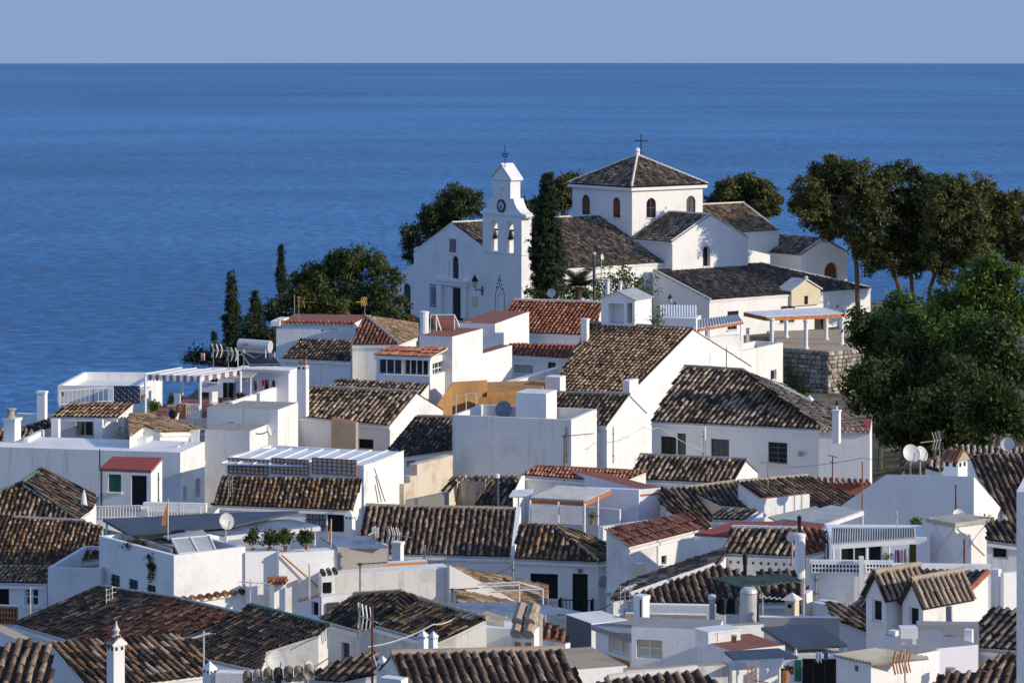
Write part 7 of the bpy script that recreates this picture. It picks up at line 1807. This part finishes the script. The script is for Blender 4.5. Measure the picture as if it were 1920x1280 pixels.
# furniture on the pergola terrace
def chair(label, x, y, D, mat, s=1.0, rz=0):
    a = P(x, y, D); o = thing('chair', label, 'chair', a, 'chairs on the pergola terrace'); rot = Matrix.Rotation(rz, 3, 'Z')
    mb = MB(); mb.box(a + UZ * .45 * s, .45, .45, .05, mat, rot); mb.link('seat', o); mb = MB(); mb.box(a + UZ * .75 * s + rot @ V((0, .2, 0)), .45, .04, .5, mat, rot); mb.link('backrest', o)
    for i in (-1, 1):
        for j in (-1, 1): mb = MB(); mb.tube([a + rot @ V((i * .19, j * .19, 0)), a + rot @ V((i * .19, j * .19, .45))], .02, mat, 5); mb.link('leg', o)
chair('white garden chair with red cushion on the pergola terrace', 404, 775, 139.5, 'whitewood', rz=.6); chair('white garden chair left on the pergola terrace', 326, 779, 137.6, 'whitewood', rz=-.8)
o_ = thing('round_barbecue', 'small round black barbecue with white legs under the pergola', 'barbecue', P(325, 786, 137)); mb = MB(); mb.lathe(P(325, 784, 137), [(.12, .0), (.22, .12), (.24, .25), (.12, .42)], 'blackmetal', 12); mb.link('bowl', o_); mb = MB(); mb.tube([P(325, 790, 137), P(325, 784, 137)], .03, 'dish', 6); mb.link('stand', o_)
o_ = thing('balustrade', 'short white balustrade between the pergola posts', 'balustrade', P(362, 784, 137.5)); a, b = P(350, 782, 137.6), P(373, 783, 137.4); hh = P(350, 758, 137.6).z - a.z
for k in range(7): mb = MB(); mb.lathe(a.lerp(b, k / 6), [(.04, 0), (.06, hh * .3), (.03, hh * .6), (.05, hh * .95)], 'white', 8); mb.link('baluster', o_)
for z in (0, hh): mb = MB(); mb.box((a + b) / 2 + UZ * z, (b - a) / 2, V((0, .05, 0)), UZ * .04, 'white'); mb.link('rail', o_)
o_ = thing('wood_slat_counter', 'brown slatted wooden counter under the pergola', 'counter', P(341, 786, 137.4)); c = P(341, 770, 137.4); mb = MB(); mb.box(c, .42, .4, .7, 'tan'); mb.link('cabinet', o_)
for k in range(5): mb = MB(); mb.box(c + V((0, -.22, -.28 + .14 * k)), .44, .03, .11, 'brown'); mb.link('slat', o_)
# metal frame and cloth over the alley, bottom centre
root, _ = canopy('blue-grey sagging sheet over the bottom centre yard', [(817, 1131), (872, 1129), (998, 1128), (1093, 1147), (966, 1154), (850, 1151)], 4, 84, 5, 5, 'bluesheet', name='sun_sail', cat='sun sail', thick=.02, posts=((966, 1153, 1190), (1090, 1147, 1190)))
o_ = thing('metal_frame', 'white tubular metal frame beside the tan roof edge', 'frame', P(975, 1130, 95))
for q in ([(896, 1095), (972, 1091), (1018, 1104), (1018, 1133)], [(905, 1100), (974, 1096), (974, 1128)], [(920, 1109), (1016, 1104)], [(972, 1091), (1004, 1102)]): mb = MB(); mb.tube([P(x, y, 95) for x, y in q], .03, 'whitemetal', 6); mb.link('tube', o_)
h = house('brown tile roof glimpsed behind the white gabled yard wall')
h.roof([(850, 1066), (920, 1077), (1024, 1099), (1022, 1136), (860, 1136)], 102, 2, rake=((870, 1072), (960, 1100)), p=16, pal='amber', w=.22); h.build()
o_ = thing('white_hoop_frame', 'three thin white poles with curved top on the grey box roof', 'frame', P(875, 775, 138))
for q in ([(855, 776), (856, 740)], [(874, 772), (874, 738)], [(893, 768), (893, 737)], [(856, 741), (866, 742), (874, 738), (893, 737)]): mb = MB(); mb.tube([P(x, y, 138) for x, y in q], .025, 'dish', 5); mb.link('pole', o_)
# green cover, cistern, small chimney, flues
canopy('sagging dark green corrugated cover above the cistern', [(1333, 1083), (1478, 1077), (1510, 1090), (1392, 1101)], 3, 86.5, 12, 7, 'greencover', corr=9, name='cover', cat='cover', posts=((1500, 1089, 1150), (1350, 1085, 1120)), post='rust')
o_ = thing('cistern', 'tall white cylindrical water cistern with domed lid', 'cistern', P(1404, 1168, 83)); a = P(1404, 1168, 83); hh = P(1404, 1101, 83).z - a.z
mb = MB(); mb.lathe(a, [(.24, 0), (.245, hh * .88), (.22, hh * .95), (.14, hh)], 'tank', 20); mb.link('tank', o_); mb = MB(); mb.lathe(a + UZ * hh * .84, [(.252, 0), (.252, .03)], 'alu', 20); mb.link('band', o_)
mb = MB(); mb.tube([P(1421, 1165, 82.9), P(1422, 1112, 82.9), P(1428, 1105, 82.9)], .025, 'blackmetal', 6); mb.link('pipe', o_)
flue('wide grey metal flue with pale cowl left of the cistern', 1335, 1113, 1172, 83.5, .085, 'alu', 'tank', caph=.14)
flue('black stove pipe on the brown barrel tile roof', 1397, 1036, 1078, 91.5, .06, 'blackmetal', 'blackmetal', caph=.35)
flue('black stove pipe above the wide round chimney', 1499, 966, 1003, 93.8, .055, 'blackmetal', 'blackmetal', caph=.2)
o_ = thing('small_chimney', 'small cream chimney with tiled lid and red side', 'chimney', P(1485, 1158, 83)); rot = Matrix.Rotation(R(-30), 3, 'Z'); c = P(1485, 1142, 83); mb = MB(); mb.box(c, .30, .30, .55, 'cream', rot); mb.link('stack', o_)
mb = MB(); mb.box(c + UZ * .12, .12, .32, .1, 'darkin', rot); mb.link('vent', o_); mb = MB(); b_ = c + UZ * .28
q = [b_ + rot @ V((i * .24, j * .24, 0)) for i, j in ((-1, -1), (1, -1), (1, 1), (-1, 1))]
for k in range(4): mb.face([q[k], q[(k + 1) % 4], b_ + UZ * .2], 'mortar')
mb.link('lid', o_)
# vents and pots on the lower right roof
o_ = thing('round_pot', 'round grey clay pot on the lower right parapet', 'pot', P(1782, 1266, 68.5)); mb = MB(); mb.lathe(P(1782, 1268, 68.5), [(.09, 0), (.13, .1), (.11, .18), (.13, .2)], 'gray', 12); mb.link('body', o_)
o_ = thing('roof_vent_hood', 'white box hood on two short pillars at the lower right', 'vent hood', P(1703, 1206, 73)); c = P(1703, 1184, 73); mb = MB(); mb.box(c, .42, .4, .25, 'white2'); mb.link('hood', o_)
for s_ in (-1, 1): mb = MB(); mb.box(c + V((s_ * .14, 0, -.23)), .1, .12, .22, 'white2'); mb.link('pillar', o_)
# cables
cable('thin cable sagging from the white gable to the shaded house front', [(1160, 820, 133), (1205, 800, 134), (1236, 800, 138), (1322, 846, 138.5)], .013, 'dish', .1)
cable('cable crossing the bottom centre roofs to the right', [(690, 1212, 78), (812, 1170, 79), (867, 1147, 80)], .02, 'dish', .1)
cable('dark cable strung below the black door balcony', [(1025, 1128, 100), (1085, 1146, 98), (1145, 1132, 97)], .013, 'blackmetal', .1)
cable('long thin wire over the big dim wall', [(1480, 876, 108), (1617, 858, 106), (1660, 858, 112)], .008, 'blackmetal', .05)
cable('wire from the rust pole across the bottom roofs', [(700, 1228, 69.4), (712, 1262, 69.4), (735, 1290, 69)], .012, 'dish', .02)
cable('dark cable drooping down the broad brown house front', [(800, 1052, 104), (880, 1078, 103), (962, 1060, 106)], .012, 'blackmetal', .15)
# ladder-like bars on the lattice house wall and the wooden leaning bars
o_ = thing('leaning_bars', 'dark iron bars leaning on the sunlit wall of the lattice house', 'bars', P(715, 945, 124))
for x0, y0, x1, y1 in ((702, 878, 722, 940), (704, 892, 715, 940), (703, 908, 709, 942)): mb = MB(); mb.tube([P(x0, y0, 124.6), P(x1, y1, 123.6)], .02, 'blackmetal', 5); mb.link('bar', o_)
lantern('black lantern on the chapel gable wall facing left', 1266, 572, 222, -e2, .8)

# drainpipes, meter boxes and small wall clutter
def downpipe(label, px, y0, y1, D, mat='whitemetal', r=.03):
    a, b = P(px, y1, D), P(px, y0, D); o = thing('drainpipe', label, 'drainpipe', a, 'drainpipes on house walls'); mb = MB(); mb.tube([a, b], r, mat, 6); mb.link('pipe', o)
    for k in (.2, .8): mb = MB(); q = a.lerp(b, k); mb.box(q, r * 3, r * 2.4, .04, 'greyshut'); mb.link('clip', o)
for lab, x, y0, y1, m in (('drainpipe at the meeting of the broad brown roof house and the balcony house', 962, 1050, 1140, 'greym'), ('dark pipe on the large stained box house wall', 1062, 800, 868, 'greyshut'), ('white pipe on the shaded house between its shuttered windows', 1318, 808, 862, 'whitemetal'), ('thin pipe on the right of the red roofed cabin', 297, 885, 950, 'greyshut'), ('thin dark pipe left of the red roofed cabin', 190, 880, 948, 'blackmetal'), ('pipe on the white gable beside the grey box house', 1150, 800, 868, 'greym'), ('pipe beside the clothes terrace lattice wall', 1530, 1078, 1120, 'greym'), ('pipe on the grey rendered store', 640, 1035, 1070, 'greym')):
    D = pick(x, (y0 + y1) / 2)
    if D: downpipe(lab, x, y0, y1, D - .06, m)
def plastic_box(label, px, py, w_, h_, mat, D=None):
    D = D or pick(px, py); s_ = F / D; c = P(px, py, D - .12); o = thing('wall_box', label, 'wall box', c - UZ * (h_ / s_ / 2), 'boxes fixed to house walls'); mb = MB(); mb.box(c, w_ / s_, .24, h_ / s_, mat); mb.link('case', o); mb = MB(); mb.box(c + V((0, -.125, 0)), w_ / s_ * .8, .02, h_ / s_ * .75, 'alu'); mb.link('grille', o)
for q in (('pale air conditioner on the wall right of the black door', 1140, 1112, 10, 7, 'whitemetal'), ('air conditioner under the loggia at the left', 226, 808, 8, 9, 'whitemetal'), ('small grey meter box on the shaded house by its last window', 1500, 850, 7, 8, 'pale'), ('meter box low on the white wall beside the brown trim', 560, 1090, 6, 7, 'pale')): plastic_box(*q)
cloth('white sheet drying on the roof behind the round chimney', 872, 603, 884, 622, 167, 'fabric'); cloth('pale towel on the line above the dark yard', 1530, 1222, 1541, 1240, 74, 'fabric'); cloth('blue towel on the line above the dark yard', 1545, 1222, 1553, 1238, 74, 'skyblue')
pot_plant('small green plant by the lattice screens', 1110, 962, 984, 12, 113, 'leaf', 'clay', size=.1, poth=.2, group=PL); pot_plant('dark green plant at the foot of the green blind', 1470, 1258, 1280, 16, 72, 'darkleaf', 'clay', size=.1, group=PL)
